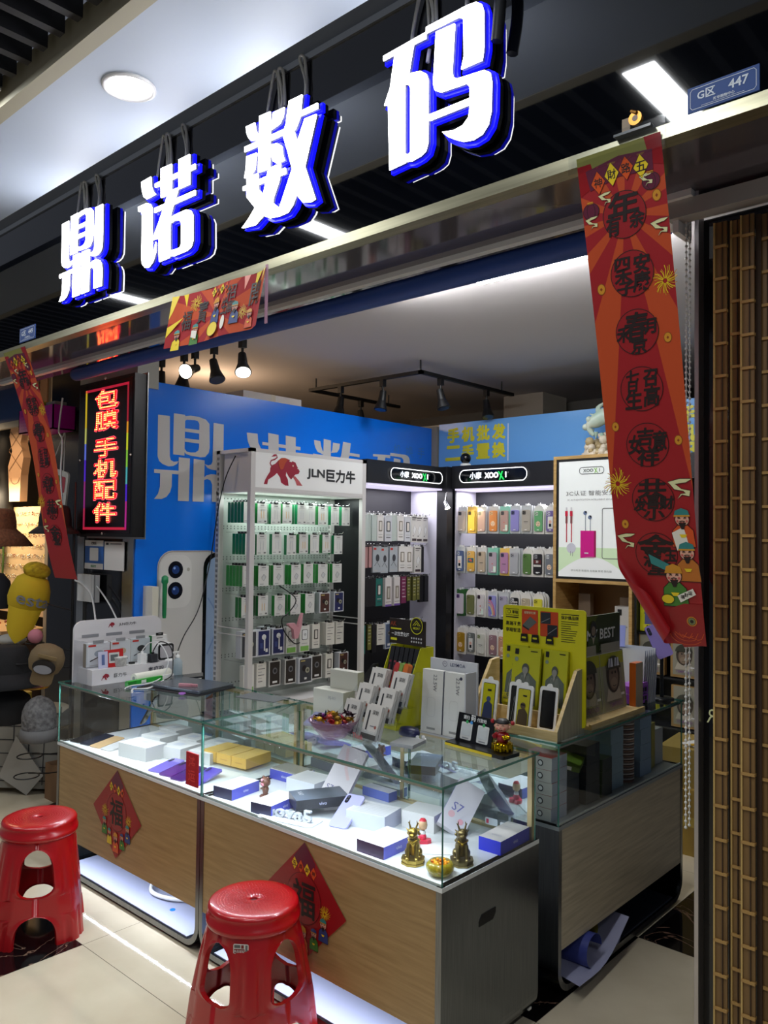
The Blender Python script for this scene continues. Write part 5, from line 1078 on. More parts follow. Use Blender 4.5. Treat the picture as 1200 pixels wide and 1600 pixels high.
# clip lamp between the racks
t = thing('clip_lamp', 'small lit chrome clip lamp between the two black racks', 'lamp', (-3.80, 4.92, 1.99))
b = MB(); b.cyl((0, 0, 0), (.015, -.02, -.0), .005, CHROME, n=8); b.tube([(.015, -.02, 0), (.02, -.04, -.06), (.035, -.06, -.10)], .003, CHROME); b.build('arm', t)
b = MB(); b.cyl((.03, -.055, -.075), (.055, -.055, -.125), .013, CHROME, .02, n=14); b.build('lamp_head', t)
MB().cyl((.055, -.055, -.125), (.0562, -.055, -.1275), .019, mt('#ffffff', .4, emit=25, ecol='#fff0d0'), n=14).build('bulb', t)
spot('clip_lamp_beam', (-3.742, 4.865, 1.862), 5, (1, .78, .40), (-3.50, 5.05, 1.66), 95, .7, .02)
# camera ball on the corner
t = thing('security_camera', 'small black ball camera on a white foot on top of the corner rack', 'camera', (-3.70, 5.03, 2.195))
MB().lathe([(.04, 0), (.042, .01), (.035, .02), (.001, .022)], WHT, n=20).build('foot', t)
b = MB(); b.ball((0, 0, .06), .042, mt('#0c0c0e', .25), 20); b.cyl((.0, -.036, .06), (.0, -.044, .06), .014, mt('#22242a', .1), n=14); b.build('ball_housing', t)

# ---- oak poster cabinet
t = thing('poster_cabinet', 'light oak cabinet with an advertising poster on its upper half', 'cabinet', (0, 0, 0))
CX0, CX1, CY0, CY1 = -2.885, -2.305, 4.955, 5.30
b = MB(); b.box((CX0, CY0, 0), (CX0+.022, CY1, 2.215), OAKFR); b.build('side_board', t)
b = MB(); b.box((CX1-.022, CY0, 0), (CX1, CY1, 2.215), OAKFR); b.build('side_board', t)
b = MB(); b.box((CX0+.022, CY0, 2.193), (CX1-.022, CY1, 2.215), OAKFR); b.build('top_board', t)
b = MB(); b.box((CX0+.022, CY0, 1.345), (CX1-.022, CY1, 1.367), OAKFR); b.build('shelf', t); MB().box((CX0+.022, CY0+.02, .90), (CX1-.022, CY1, .92), OAKFR).build('shelf', t)
b = MB(); b.box((CX0+.022, CY1-.012, .10), (CX1-.022, CY1, 1.345), mt('#7a5a34', .6)); b.build('back_board', t)
b = MB(); b.box((CX0+.022, CY0+.02, .10), (CX1-.022, CY1-.012, .90), OAKFR); b.build('lower_cupboard', t)
po_ = MB(); po_.box((CX0+.024, CY0+.004, 1.369), (CX1-.024, CY0+.03, 2.191), BLK)
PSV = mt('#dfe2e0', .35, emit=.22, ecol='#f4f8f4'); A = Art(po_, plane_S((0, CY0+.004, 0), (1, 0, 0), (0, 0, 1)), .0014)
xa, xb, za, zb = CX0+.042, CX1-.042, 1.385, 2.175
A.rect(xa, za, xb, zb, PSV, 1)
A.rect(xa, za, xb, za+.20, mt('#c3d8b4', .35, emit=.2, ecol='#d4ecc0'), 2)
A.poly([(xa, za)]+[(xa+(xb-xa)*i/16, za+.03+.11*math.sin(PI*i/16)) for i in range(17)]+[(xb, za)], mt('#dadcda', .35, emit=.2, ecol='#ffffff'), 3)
xm = (xa+xb)/2
A.ring(rrect(xm-.09, 2.085, xm+.09, 2.13, .02, 5), .004, DGREY, 3); A.text('XOO', xm-.025, 2.108, .022, mt('#1c2a24', .5), 3, .02, .075); A.text('X', xm+.032, 2.106, .034, mt('#7ab82a', .5), 4, .02, .026, -.2); A.text('I', xm+.058, 2.108, .022, mt('#1c2a24', .5), 3, .02)
A.text('3C认证 智能安全', xm-.01, 1.955, .034, mt('#4a4648', .5), 3, -.004, .36); A.text('3C AUTHENTICATION INTELLIGENT SECURITY', xm, 1.91, .011, mt('#8c8a8a', .5), 3, 0, .36)
for x in (-2.785, -2.748): A.rect(x, 1.62, x+.008, 1.83, mt('#c42a3a', .4), 3); A.rect(x-.004, 1.75, x+.012, 1.83, mt('#8a4a4c', .4), 4); A.rect(x-.006, 1.80, x+.014, 1.835, mt('#d01a3c', .4), 5); A.rect(x-.002, 1.835, x+.010, 1.86, mt('#d8d8da', .4), 4)
A.disc(-2.745, 1.58, .035, mt('#d4d4de', .4), 3); A.rect(-2.75, 1.53, -2.747, 1.56, GREY, 4); A.rect(-2.735, 1.525, -2.732, 1.555, GREY, 4)
A.rect(-2.675, 1.515, -2.575, 1.70, mt('#d81a8c', .35), 3); A.poly([(-2.575, 1.515), (-2.56, 1.52), (-2.56, 1.70), (-2.575, 1.70)], mt('#a01c58', .35), 3); A.rect(-2.645, 1.545, -2.615, 1.553, WHT, 4)
for x, z in ((-2.64, 1.82), (-2.605, 1.79)): A.rect(x, 1.70, x+.004, z, mt('#5a6a84', .4), 3); A.disc(x, z, .014, mt('#6a7a9a', .4), 4); A.disc(x+.006, z+.006, .007, BLK, 5)
A.ring(rrect(-2.515, 1.515, -2.375, 1.85, .012, 4), .004, mt('#3a3c3e', .5), 3)
A.text('移动电源 数据线 充电器 耳机 钢化膜', xm, 1.43, .014, mt('#8a9088', .5), 5, 0, .30)
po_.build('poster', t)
def simple(name, w, d, h, m, loc, label, cat='box', rz=0, art=None, top=None, group=None, rot=None):
    b = MB(); b.box((-w/2, -d/2, 0), (w/2, d/2, h), m); 
    if art: art(Art(b, plane_S((0, -d/2, 0), (1, 0, 0), (0, 0, 1)), .0012))
    if top: top(Art(b, plane_S((0, 0, h), (1, 0, 0), (0, 1, 0)), .0010))
    return tag(b.build(name, None, loc, rz, rot), label, cat, group)
simple('accessory_box', .075, .06, .15, mt('#8a8884', .5), (-2.76, 5.06, .92+.30*0), 'grey upright box standing in the oak cabinet under the poster', rz=.1, art=lambda A: (A.disc(0, .05, .022, DGREY), A.rect(-.02, .12, .02, .128, DGREY)))
b = MB(); b.box((-.06, -.03, 0), (.06, .03, .28), mt('#b9b6b2', .5)); A = Art(b, plane_S((0, -.03, 0), (1, 0, 0), (0, 0, 1)), .001); A.rect(-.04, .22, -.01, .26, BLK); A.rect(-.04, .14, .03, .15, GREY); A.rect(-.04, .12, .0, .13, GREY)
tag(b.build('accessory_box', None, (-2.40, 5.06, .92)), 'tall pale box leaning at the right inside the oak cabinet', 'box')
simple('accessory_box', .09, .05, .34, mt('#7c6a58', .5), (-2.74, 5.16, .92), 'tall brownish box at the back left inside the oak cabinet')
simple('accessory_box', .10, .05, .33, mt('#9a8878', .5), (-2.43, 5.17, .92), 'taller tan box at the back right inside the oak cabinet')
# jade carving on the cabinet
JD = noise_mix('pale_jade', '#a9c4b4', '#cfd4c4', (1, 1, 1), 9, 3, .25); JW = mt('#d4c8b4', .3); GD2 = mt('#b4a078', .35)
t = thing('jade_carving', 'pale jade dragon carving on curled cream clouds on top of the oak cabinet', 'carving', (-2.58, 5.08, 2.215))
b = MB(); r = random.Random(5)
for i in range(46):
    a = r.uniform(0, 2*PI); rr = r.uniform(.02, .13); z = r.uniform(.02, .15)*(1-rr*2); rad_ = r.uniform(.018, .034)
    b.ball((rr*math.cos(a), rr*math.sin(a)*.6, z), rad_, JW if i % 3 else GD2, 8)
b.lathe([(.15, 0), (.15, .02), (.12, .03), (.001, .032)], JW, n=20, sy=.6); b.build('cloud_base', t)
b = MB(); b.tube(smooth_path([(.08, 0, .10), (.11, 0, .20), (.05, -.02, .27), (-.03, -.03, .24), (-.08, -.04, .20), (-.05, -.03, .14)], 6), [.05, .052, .054, .055, .056, .057, .058, .058, .058, .058, .058, .058, .057, .056, .055, .054, .053, .052, .05, .047, .043, .039, .035, .03, .026, .022, .02, .018, .016, .014, .012][:31], JD, 10)
b.tube(smooth_path([(.0, -.02, .28), (-.02, -.02, .33), (.03, 0, .37)], 4), [.03, .028, .025, .022, .018, .014, .01, .008, .004], JD, 8)
for i in range(14): a = i*.45; b.cyl((.02+.09*math.cos(a), -.02, .22+.07*math.sin(a)), (.02+.135*math.cos(a+.2), -.02, .22+.115*math.sin(a+.2)), .016, JD, .003, n=8)
b.ball((-.07, -.06, .25), .022, JD, 10); b.ball((-.10, -.05, .20), .024, JD, 10); b.build('dragon', t)
# ---- black rack at the right of the back wall
t = thing('black_display_rack', 'black rack at the right of the oak cabinet with yellow and ape printed boxes', 'rack', (0, 0, 0), group='black display racks')
b = MB(); b.box((-2.295, 5.27, 0), (-1.05, 5.295, 2.19), BK); b.build('back_panel', t)
b = MB(); b.box((-2.295, 4.97, 0), (-2.28, 5.27, 2.19), BK); b.build('side_panel', t)
for z in (1.345, 1.035, .765, .455, .20): MB().box((-2.28, 5.0, z), (-1.05, 5.27, z+.012), BK).build('shelf', t)
b = MB(); b.box((-2.295, 4.97, 2.03), (-1.05, 5.235, 2.19), BK); b.build('header', t)
YB = mt('#bfc01a', .35)
def yellow_art(A, w=.15, h=.22):
    k = w/.15
    A.poly([(-.055*k, .03), (.06*k, .03), (.055*k, .10), (.02*k, .14), (-.01*k, .13), (-.05*k, .11)], mt('#4a4a7c', .5)); A.disc(0, .155, .022*k, mt('#3a3450', .5), 2, .026); A.poly([(-.055*k, .11), (-.05*k, .17), (-.035*k, .17), (-.03*k, .11)], mt('#4a4a7c', .5), 2)
    A.rect(-.06*k, .02, .065*k, .045, YEL, 3); A.text('电竞钢化膜', 0, .033, .016*k, BLK, 4, .03); A.rect(-.065*k, .18, -.045*k, .205, BLK, 2)
def ape_art(A, k=1., cap='#3a3a30', vis=False):
    A.rect(-.085*k, .02*k, .085*k, .30*k, mt('#8d8a7a', .5), 1); A.poly([(-.07*k, .06*k), (.07*k, .06*k), (.05*k, .11*k), (-.05*k, .11*k)], mt('#b4ac9c', .5), 2)
    A.disc(0, .165*k, .06*k, mt('#3a2f26', .5), 3, .075*k); A.disc(0, .155*k, .042*k, mt('#7a6656', .5), 4, .055*k); A.disc(0, .132*k, .03*k, mt('#8f7c68', .5), 5, .022*k); A.disc(-.015*k, .175*k, .006*k, BLK, 6); A.disc(.015*k, .175*k, .006*k, BLK, 6); A.line(oval(0, .125*k, .016*k, .006*k, 6, 200, 340), .003*k, BLK, 6)
    A.poly(oval(0, .19*k, .065*k, .055*k, 14, 0, 180), mt(cap, .4), 7)
    if vis:
        for x in (-.028, .028): A.poly([(x*k-.022*k, .20*k), (x*k+.022*k, .20*k), (x*k+.018*k, .235*k), (x*k-.014*k, .235*k)], mt('#c9ccd4', .2), 8); A.line([(x*k-.01*k, .20*k), (x*k, .235*k)], .006*k, mt('#2a3050', .3), 9)
    A.text('TEMPERED', 0, .045*k, .018*k, mt('#7c5a86', .5), 7, .02, .12*k); A.rect(.05*k, .075*k, .08*k, .085*k, WHT, 8)
for x, z, nm in ((-2.19, 1.365, 'upper'), (-2.19, 1.055, 'lower'), (-1.83, 1.055, 'rightmost lower')):
    simple('film_box', .17, .04, .225, YB, (x, 5.03, z), 'yellow screen film box with purple figure, %s one on the right black rack' % nm, art=yellow_art, group='yellow film boxes')
for x, z, nm in ((-2.20, .785, 'first box of the upper ape row'), (-1.985, .785, 'second box of the upper ape row'), (-1.79, .785, 'third box of the upper ape row'), (-1.98, .475, 'left box of the lower ape row'), (-1.79, .475, 'right box of the lower ape row')):
    simple('film_box', .175, .04, .26, mt('#9c7a48', .5), (x, 5.03, z), 'brown screen film box with ape print, %s' % nm, art=lambda A: ape_art(A, .85), group='ape printed film boxes')
for i, (x, z, c) in enumerate(((-1.95, .215, '#c9c4c6'), (-1.80, .215, '#b9b4b8'), (-1.95, .32, '#d4d0d0'))):
    simple('accessory_box', .16 if i != 1 else .12, .14, .10, mt(c, .5), (x, 5.08, z), 'pale carton low on the right black rack, %s' % ('lower left', 'right', 'upper left with a blue label')[i], art=(lambda A: A.rect(-.02, .01, .03, .09, mt('#2a6a8a', .5))) if i == 2 else None)
b = MB(); b.box((-.22, -.22, 0), (.22, .22, .34), noise_mix('taped_gold_carton', '#a88a3c', '#8f7432', (1, 1, 1), 6, 3, .35)); b.box((-.222, -.222, .15), (.222, .222, .20), mt('#b8a050', .2))
tag(b.build('carton', None, (-1.66, 4.45, 0)), 'carton wrapped in yellow tape on the floor beyond the unlit counter', 'box')
b = MB(); b.box((-.20, -.18, 0), (.20, .18, .20), mt('#9a8242', .4)); tag(b.build('carton', None, (-1.64, 4.45, .34), .1), 'second taped carton stacked on the one beyond the unlit counter', 'box')
b = MB(); b.prism([(-.12, -.06), (.02, -.10), (.12, 0), (.05, .08), (-.08, .07)], 'z', 0, .006, WHT); b.prism([(-.08, -.1), (.02, -.06), (-.02, .0)], 'z', .007, .012, mt('#d0a42a', .5))
tag(b.build('crumpled_paper', None, (-1.62, 4.40, .545)), 'crumpled white and yellow papers on top of the taped cartons', 'paper')
# =================================================================== INSIDE THE LIT CASES
ZD = .6155
def flatbox(name, w, d, h, cols, loc, rz, label, cat='phone box', group=None, top=None, front=None, side=None, rot=None):
    """carton centred on its base; cols = (top, front, side)"""
    ct_, cf, cs = [c if not isinstance(c, str) else mt(c, .35) for c in cols]
    b = MB(); b.box((-w/2, -d/2, 0), (w/2, d/2, h), [cs, cs, cf, cf, ct_, ct_])
    if top: top(Art(b, plane_S((0, 0, h), (1, 0, 0), (0, 1, 0)), .0008))
    if front: front(Art(b, plane_S((0, -d/2, h/2), (1, 0, 0), (0, 0, 1)), .0008))
    if side: side(Art(b, plane_S((w/2, 0, h/2), (0, 1, 0), (0, 0, 1)), .0008))
    return tag(b.build(name, None, loc, rz, rot), label, cat, group)
VW = '#e0dcde'; VB = '#4a50b4'; VN = '#23264e'; VT = mt('#b4b2c4', .4); VS = mt('#c9cbe8', .4)
def vside(A, n=.05): A.text('vivo', 0, 0, .012, VS, 1, .01)
def vtop(A): A.text('vivo', 0, -.04, .012, VT, 1); A.line([(-.02, .01), (.01, .03), (.03, .0)], .001, VT)
VG = 'blue sided white phone boxes'
flatbox('phone_box', .10, .155, .042, (VW, VN, VB), (-2.600, 2.02, ZD), R(8), 'navy fronted phone box at the left end of the front lit case', group=VG, side=vside, top=vtop)
flatbox('phone_box', .098, .165, .040, (VW, VN, VB), (-2.352, 2.010, ZD), R(10), 'blue sided phone box behind the silver letters', group=VG, side=vside, top=vtop)
flatbox('phone_box', .165, .10, .040, (VW, VB, VB), (-2.585, 2.30, ZD), R(4), 'blue box under a tablet at the rear left of the front case', group=VG, front=lambda A: A.text('vivo', 0, 0, .012, VS, 1))
flatbox('phone_box', .115, .155, .040, (VW, '#3a1f4a', VB), (-1.792, 2.010, ZD), R(2), 'purple fronted phone box beside the brass beast', group=VG, side=vside, top=vtop)
flatbox('phone_box', .085, .185, .044, ('#e6e0de', '#1c2cc8', '#2434c0'), (-1.527, 2.315, ZD), R(2), 'bright blue phone box at the right end of the front case', group=VG, side=vside, top=lambda A: (A.text('VIVO', 0, -.05, .012, VT, 1), A.rect(-.03, .04, .0, .042, VT)))
flatbox('phone_box', .14, .05, .035, ('#cfccda', '#5a6ab4', '#5a6ab4'), (-2.16, 2.385, ZD), 0, 'blue edged box lying by the sliding door rail of the front case', group=VG)
flatbox('tablet', .15, .09, .006, (mt('#a9a79c', .15, .3), '#8a887c', '#8a887c'), (-2.585, 2.30, ZD+.0405), R(2), 'beige tablet lying on the blue box at the rear', 'tablet')
WB = 'plain white phone boxes'
flatbox('phone_box', .15, .13, .050, ('#dedede', '#cfd2d8', '#c4c8d0'), (-2.425, 2.26, ZD), R(6), 'plain white box behind the navy boxes of the front case', group=WB)
flatbox('phone_box', .16, .12, .055, ('#dcdcde', '#c4c8d4', '#b4b9d0'), (-1.975, 2.150, ZD), R(12), 'white box behind the leaning lilac phone', group=WB, top=lambda A: [A.rect(-.07, -.05+.014*i, .07, -.047+.014*i, mt('#c9cacc', .4)) for i in range(7)])
flatbox('phone_box', .13, .11, .060, ('#e0e0de', '#d4d4d2', '#c9c9c7'), (-1.830, 2.265, ZD), R(10), 'taller white box near the rear rail of the front case', group=WB)
# tall white S7e box leaning back
def lean(name, w, h, d, m, loc, rz, tilt, label, cat, art, side='#c4bfcc', roll=0):
    b = MB(); b.box((-w/2, 0, 0), (w/2, d, h), [mt(side, .4), mt(side, .4), m, m, m, m]); art(Art(b, plane_S((0, 0, 0), (1, 0, 0), (0, 0, 1)), .0008))
    return tag(b.build(name, None, loc, 0, (R(-tilt), R(roll), rz)), label, cat)
lean('phone_box', .11, .21, .03, mt('#d8d2d4', .35), (-2.265, 2.225, ZD+.016), R(20), 40, 'tall white box leaning back in the middle of the front case', 'phone box', lambda A: (A.text('S7e', -.02, .03, .022, mt('#5a5c88', .4), 1), A.line([(-.03, .2), (.0, .12), (.03, .08)], .012, mt('#dcc4c4', .4), 1)), roll=14)
lean('phone_box', .10, .18, .036, mt('#d4d2da', .35), (-1.70, 2.24, ZD+.026), R(30), 38, 'large white leaning phone box with lilac spine by the corner glass', 'phone box', lambda A: (A.text('S7', -.01, .08, .03, mt('#6a6cb0', .4), 1), A.disc(-.02, .05, .012, mt('#e0b4bc', .4), 1), A.disc(.02, .04, .01, mt('#e8a8b4', .4), 1)), '#8f90c8', 28)
# grey X60 box on an acrylic riser
b = MB(); b.box((-.10, -.075, 0), (.10, .075, .004), CLEAR); b.box((-.10, .05, 0), (.10, .054, .03), CLEAR); tag(b.build('acrylic_riser', None, (-2.20, 2.125, ZD), R(24)), 'clear acrylic riser under the dark slate box', 'riser')
X6 = noise_mix('slate_box', '#3c424c', '#596374', (1, 1, 1), 5, 3, .3)
o = flatbox('phone_box', .12, .20, .036, (X6, '#23262e', '#2c3038'), (-2.215, 2.105, ZD+.030), R(-28), 'dark slate phone box behind the silver standing letters', top=lambda A: A.text('X60', -.02, -.065, .018, mt('#c9ccd4', .4), 1), side=vside)
# nova5 letters
b = MB(); vs, fs = text_geo('nova5', .012); SIL = mt('#b9bec4', .3); SIF = mt('#e2e5e8', .35); n0 = len(b.v)
h0 = max(v[1] for v in vs)*2; w0 = max(v[0] for v in vs)*2
for yy in (0, .012):
    b.add([(x/w0*.20, yy, .021+y/h0*.042) for x, y in vs], fs if yy else [f[::-1] for f in fs], SIL if yy else SIF)
from collections import Counter
ec = Counter(); eo = {}
for f in fs:
    for i in range(len(f)): e = (f[i], f[(i+1) % len(f)]); k_ = tuple(sorted(e)); ec[k_] += 1; eo[k_] = e
for k_, c_ in ec.items():
    if c_ == 1:
        a, c = eo[k_]; b.add([(vs[a][0]/w0*.20, 0, .021+vs[a][1]/h0*.042), (vs[c][0]/w0*.20, 0, .021+vs[c][1]/h0*.042), (vs[c][0]/w0*.20, .012, .021+vs[c][1]/h0*.042), (vs[a][0]/w0*.20, .012, .021+vs[a][1]/h0*.042)], [(3, 2, 1, 0)], SIL)
t = thing('letter_stand', 'silver standing letters on a clear base in the front case', 'display letters', (-2.225, 1.962, ZD+.004), R(14))
b.build('letters', t); MB().prism(rrect(-.12, -.035, .12, .06, .02), 'z', -.004, 0, mt('#dfe4e8', .1)).build('base_plate', t)
# phones leaning
def phone(loc, rz, tilt, body, label, cam_='#1c1c22', w=.075, h=.158, screen=None, group=None, roll=0):
    b = MB(); b.prism(rrect(-w/2, 0, w/2, h, .012, 4), 'y', 0, .008, mt(body, .12, coat=.6)); A = Art(b, plane_S((0, 0, 0), (1, 0, 0), (0, 0, 1)), .0006)
    if screen: A.poly(rrect(-w/2+.003, .004, w/2-.003, h-.004, .01, 4), mt(screen, .1), 1)
    o = b.build('phone_body')
    t = thing('mobile_phone', label, 'mobile phone', loc, 0, group, rot=(R(-tilt), R(roll), rz)); o.parent = t
    c = MB(); A = Art(c, plane_S((0, 0, 0), (1, 0, 0), (0, 0, 1)), .0012)
    if cam_: A.poly(rrect(-w/2+.007, h-.045, -w/2+.022, h-.008, .007, 4), mt(cam_, .2), 1); A.disc(-w/2+.0145, h-.018, .004, mt('#4a4c60', .1), 2); A.disc(-w/2+.0145, h-.032, .004, mt('#4a4c60', .1), 2); c.build('camera_bump', t)
    return t
phone((-2.040, 2.028, ZD+.004), R(14), 62, '#a9a8dc', 'lilac phone leaning back against a white box in the front case')
phone((-3.60, 2.20, ZD+.085), R(-52), 28, '#0c0d10', 'black phone standing tilted on an acrylic foot in the left case')
b = MB(); b.box((-.03, -.02, 0), (.03, .05, .003), CLEAR); b.prism([(-.02, 0), (.05, 0), (.05, .006), (.02, .085), (.014, .085)], 'x', -.02, .02, CLEAR); tag(b.build('acrylic_riser', None, (-3.60, 2.20, ZD), R(-52)), 'clear acrylic foot holding the black phone in the left case', 'riser')
for i, (x, c, nm) in enumerate(((-3.795, '#16181c', 'black'), (-3.715, '#1c2333', 'navy'), (-3.635, '#c4a478', 'gold'), (-3.552, '#c9c7c4', 'white'))):
    phone((x, 1.945+.01*i, ZD+.004), R(10), 84, c, '%s phone lying at the left end of the left case' % nm, None, group='phones lying at the left end')
for i, (x, c, nm) in enumerate(((-3.085, '#6a5cb0', 'violet blue'), (-3.000, '#4a1c6c', 'deep purple'), (-2.915, '#3c2460', 'dark plum'))):
    phone((x, 1.945, ZD+.004), R(12), 84, c, '%s phone lying beside the red paper sticker' % nm, '#241c3c', group='purple phones lying near the red sticker')
phone((-2.82, 1.955, ZD+.004), R(12), 80, '#5a4ab4', 'bright violet phone lying at the right end of the left case', '#2c2060')
# white boxes of the left case
for i, (x, y, rz, w, d, h, nm) in enumerate(((-3.335, 2.045, 8, .19, .12, .065, 'front large white box with faint picture'), (-3.215, 2.17, 10, .13, .13, .055, 'white box behind the large front one'), (-3.07, 2.22, 12, .13, .12, .05, 'white box left of the yellow boxes'),
    (-3.43, 2.20, 6, .14, .12, .06, 'white box behind and left of the large one'), (-3.29, 2.30, 8, .13, .10, .055, 'white box in the middle of the rear row'), (-3.50, 2.33, 4, .14, .10, .06, 'white box in the rear left of the left case'), (-3.145, 2.345, 8, .13, .10, .05, 'white box at the rear near the yellow ones'))):
    flatbox('phone_box', w, d, h, ('#e2e2df', '#c9c9c5', '#bcbcba'), (x, y, ZD), R(rz), nm, group='white boxes of the left case', top=lambda A: (A.rect(-.03, -.02, .02, .02, mt('#d0d4dc', .4)), A.line([(-.02, -.03), (.03, .03)], .002, mt('#c4c8d0', .4))))
for i in range(3):
    flatbox('phone_box', .088, .16, .045, ('#e0b656', '#d4a43e', '#cf9f3a'), (-3.005+.092*i-.03, 2.27+.012*i, ZD+.012), R(8), 'yellow phone box, %s of the three in the left case' % ('leftmost', 'middle', 'rightmost')[i], group='yellow phone boxes', front=lambda A: A.rect(-.02, -.004, .02, .0, mt('#b88a2c', .4)))
b = MB(); b.box((-.16, -.09, 0), (.16, .09, .010), CLEAR); tag(b.build('acrylic_riser', None, (-2.93, 2.275, ZD), R(8)), 'clear acrylic tray under the yellow phone boxes', 'riser')
b = MB(); b.prism([(-.10, -.07), (.10, -.07), (.10, .07), (-.10, .07)], 'z', 0, .002, WHT); A = Art(b, plane_S((0, 0, .002), (1, 0, 0), (0, 1, 0)), .0005)
for i in range(6): A.rect(-.08, -.055+.018*i, .05, -.052+.018*i, mt('#b4b4b8', .5))
tag(b.build('price_sheet', None, (-3.19, 2.0, ZD), R(14)), 'white printed sheet lying before the purple phones', 'paper')
b = MB(); b.prism([(-.09, -.04), (.09, -.04), (.07, .06), (-.07, .06)], 'z', 0, .002, WHT); tag(b.build('price_sheet', None, (-1.66, 2.12, ZD), R(40)), 'small white sheet on the floor of the front case behind the beasts', 'paper')
# acrylic price stand with red labels near the rear
b = MB(); b.box((-.07, 0, 0), (.07, .003, .14), CLEAR); b.box((-.07, -.05, 0), (.07, .003, .003), CLEAR); A = Art(b, plane_S((0, 0, 0), (1, 0, 0), (0, 0, 1)), .001)
A.rr(-.055, .02, -.005, .045, .005, mt('#c9d4d4', .4)); A.rr(.005, .015, .05, .04, .005, mt('#e0e4e4', .4)); A.rect(.015, .022, .045, .034, mt('#c4445c', .4), 2); A.rect(-.05, .025, -.04, .04, mt('#c4445c', .4), 2)
tag(b.build('price_stand', None, (-1.60, 2.39, ZD), R(4)), 'clear acrylic price stand with pink labels by the right rear door', 'stand')
# brass beasts
BRS = noise_mix('aged_brass', '#8a7430', '#b49a4c', (1, 1, 1), 14, 4, .32, .9); BRD = mt('#4a3d1c', .45, .8)
def beast(loc, rz, label, mat):
    t = thing('brass_beast', label, 'figurine', loc, rz, 'brass guardian beasts')
    b = MB()
    for r_, z0, z1 in ((.039, 0, .006), (.036, .006, .013), (.039, .013, .018)): b.prism([(r_*math.cos(R(22.5+45*i)), r_*math.sin(R(22.5+45*i))) for i in range(8)], 'z', z0, z1, mat)
    b.build('octagonal_base', t)
    b = MB()
    b.tube(smooth_path([(0, .018, .026), (0, .012, .048), (0, .002, .068), (0, -.006, .088)], 4), [.019, .0195, .02, .0205, .021, .0205, .02, .019, .018, .0165, .0155, .0145, .0135], mat, 12)
    b.ball((0, -.012, .098), .0165, mat, 14, 1, 1.05, .95); b.ball((0, -.027, .093), .0095, mat, 10, 1.1, 1, .8); b.ball((0, -.024, .084), .008, BRD, 8)
    for k in (-1, 1):
        b.tube([(k*.012, -.008, .060), (k*.014, -.020, .040), (k*.014, -.024, .020)], [.008, .0065, .006], mat, 8); b.ball((k*.014, -.028, .021), .0075, mat, 8, 1, 1.3, .7)
        b.ball((k*.018, .012, .030), .014, mat, 10, .8, 1.2, 1); b.ball((k*.020, -.004, .021), .008, mat, 8, 1, 1.4, .7)
        b.tube([(k*.008, -.004, .108), (k*.013, .002, .122), (k*.011, .0, .132)], [.0035, .0025, .001], mat, 6); b.tube([(k*.012, .002, .118), (k*.017, .004, .126)], [.002, .001], mat, 6)
        b.ball((k*.0065, -.026, .102), .0028, BRD, 6); b.cyl((k*.014, -.004, .100), (k*.022, .0, .107), .004, mat, .001, 8)
    for i in range(9): b.ball((.0125*math.cos(i*.7), .006, .100-.006*i+.002), .0055, mat, 6)
    for i in range(12): b.ball((.018*math.sin(i*.52+.2)*(1 if i % 2 else -1), .010+.004*(i % 3), .060+.004*i*.8), .005, mat, 6)
    b.tube(smooth_path([(0, .032, .024), (0, .040, .04), (0, .034, .06), (0, .028, .05)], 4), .005, mat, 8)
    b.build('beast_body', t)
    c = MB(); c.ball((0, -.022, .068), .005, mt('#c9a83a', .25, .9), 8); c.tube([(-.014, -.014, .076), (0, -.024, .070), (.014, -.014, .076)], .002, mt('#c9a83a', .25, .9), 6); c.build('bell_collar', t)
beast((-1.652, 1.985, ZD), R(32), 'golden brass beast figurine left of the bowl of yellow beads', BRS)
beast((-1.535, 2.085, ZD), R(42), 'darker brass beast figurine behind the bowl of yellow beads', noise_mix('dark_brass', '#6a5c3a', '#8f8256', (1, 1, 1), 14, 4, .35, .9))
# bowl with amber beads
t = thing('glass_bowl', 'round yellow glass bowl in the near corner of the front case', 'bowl', (-1.535, 1.975, ZD))
b = MB(); b.lathe([(.020, 0), (.034, .004), (.043, .018), (.043, .030), (.034, .041), (.031, .041), (.040, .030), (.040, .019), (.030, .007), (.001, .006)], mt('#d8c81a', .05, trans=.6, coat=.5, alpha=.75), n=28); b.build('bowl_glass', t)
b = MB(); r = random.Random(3)
for i in range(70):
    a = r.uniform(0, 2*PI); rr = .033*math.sqrt(r.random()); z = r.uniform(.014, .044-(rr/.033)**2*.010); b.ball((rr*math.cos(a), rr*math.sin(a), z), .0052, mt(('#e89a1a', '#d8780e', '#f0b42a')[i % 3], .1, coat=.5), 6)
o = b.build('amber_beads', None, (-1.535, 1.975, ZD)); tag(o, 'heap of amber orange beads filling the yellow glass bowl', 'beads'); o['kind'] = 'stuff'
# little figurines
t = thing('figurine', 'small figurine on a red heart base behind the brass beasts', 'figurine', (-1.735, 2.135, ZD))
PKR = mt('#d8284a', .3)
b = MB(); b.prism([(0, -.026), (.024, -.004), (.027, .012), (.016, .022), (.004, .018), (0, .012), (-.004, .018), (-.016, .022), (-.027, .012), (-.024, -.004)], 'z', 0, .014, PKR); b.build('heart_base', t)
b = MB(); b.lathe([(.011, .014), (.013, .022), (.009, .030), (.001, .031)], PKR, n=16); b.lathe([(.008, .028), (.010, .034), (.007, .042), (.001, .043)], WHT, n=16); b.tube([(.006, -.004, .038), (-.014, -.008, .044)], .003, WHT, 6); b.build('figure_body', t)
b = MB(); b.lathe([(.004, .042), (.013, .048), (.0155, .060), (.013, .073), (.006, .079), (.001, .080)], mt('#c9a47c', .4), n=18); b.lathe([(.0125, .074), (.008, .081), (.001, .083)], mt('#c4283a', .3), n=16); b.build('head', t)
t = thing('figurine', 'brown bear like figurine with pink belly between two navy boxes', 'figurine', (-2.488, 2.075, ZD))
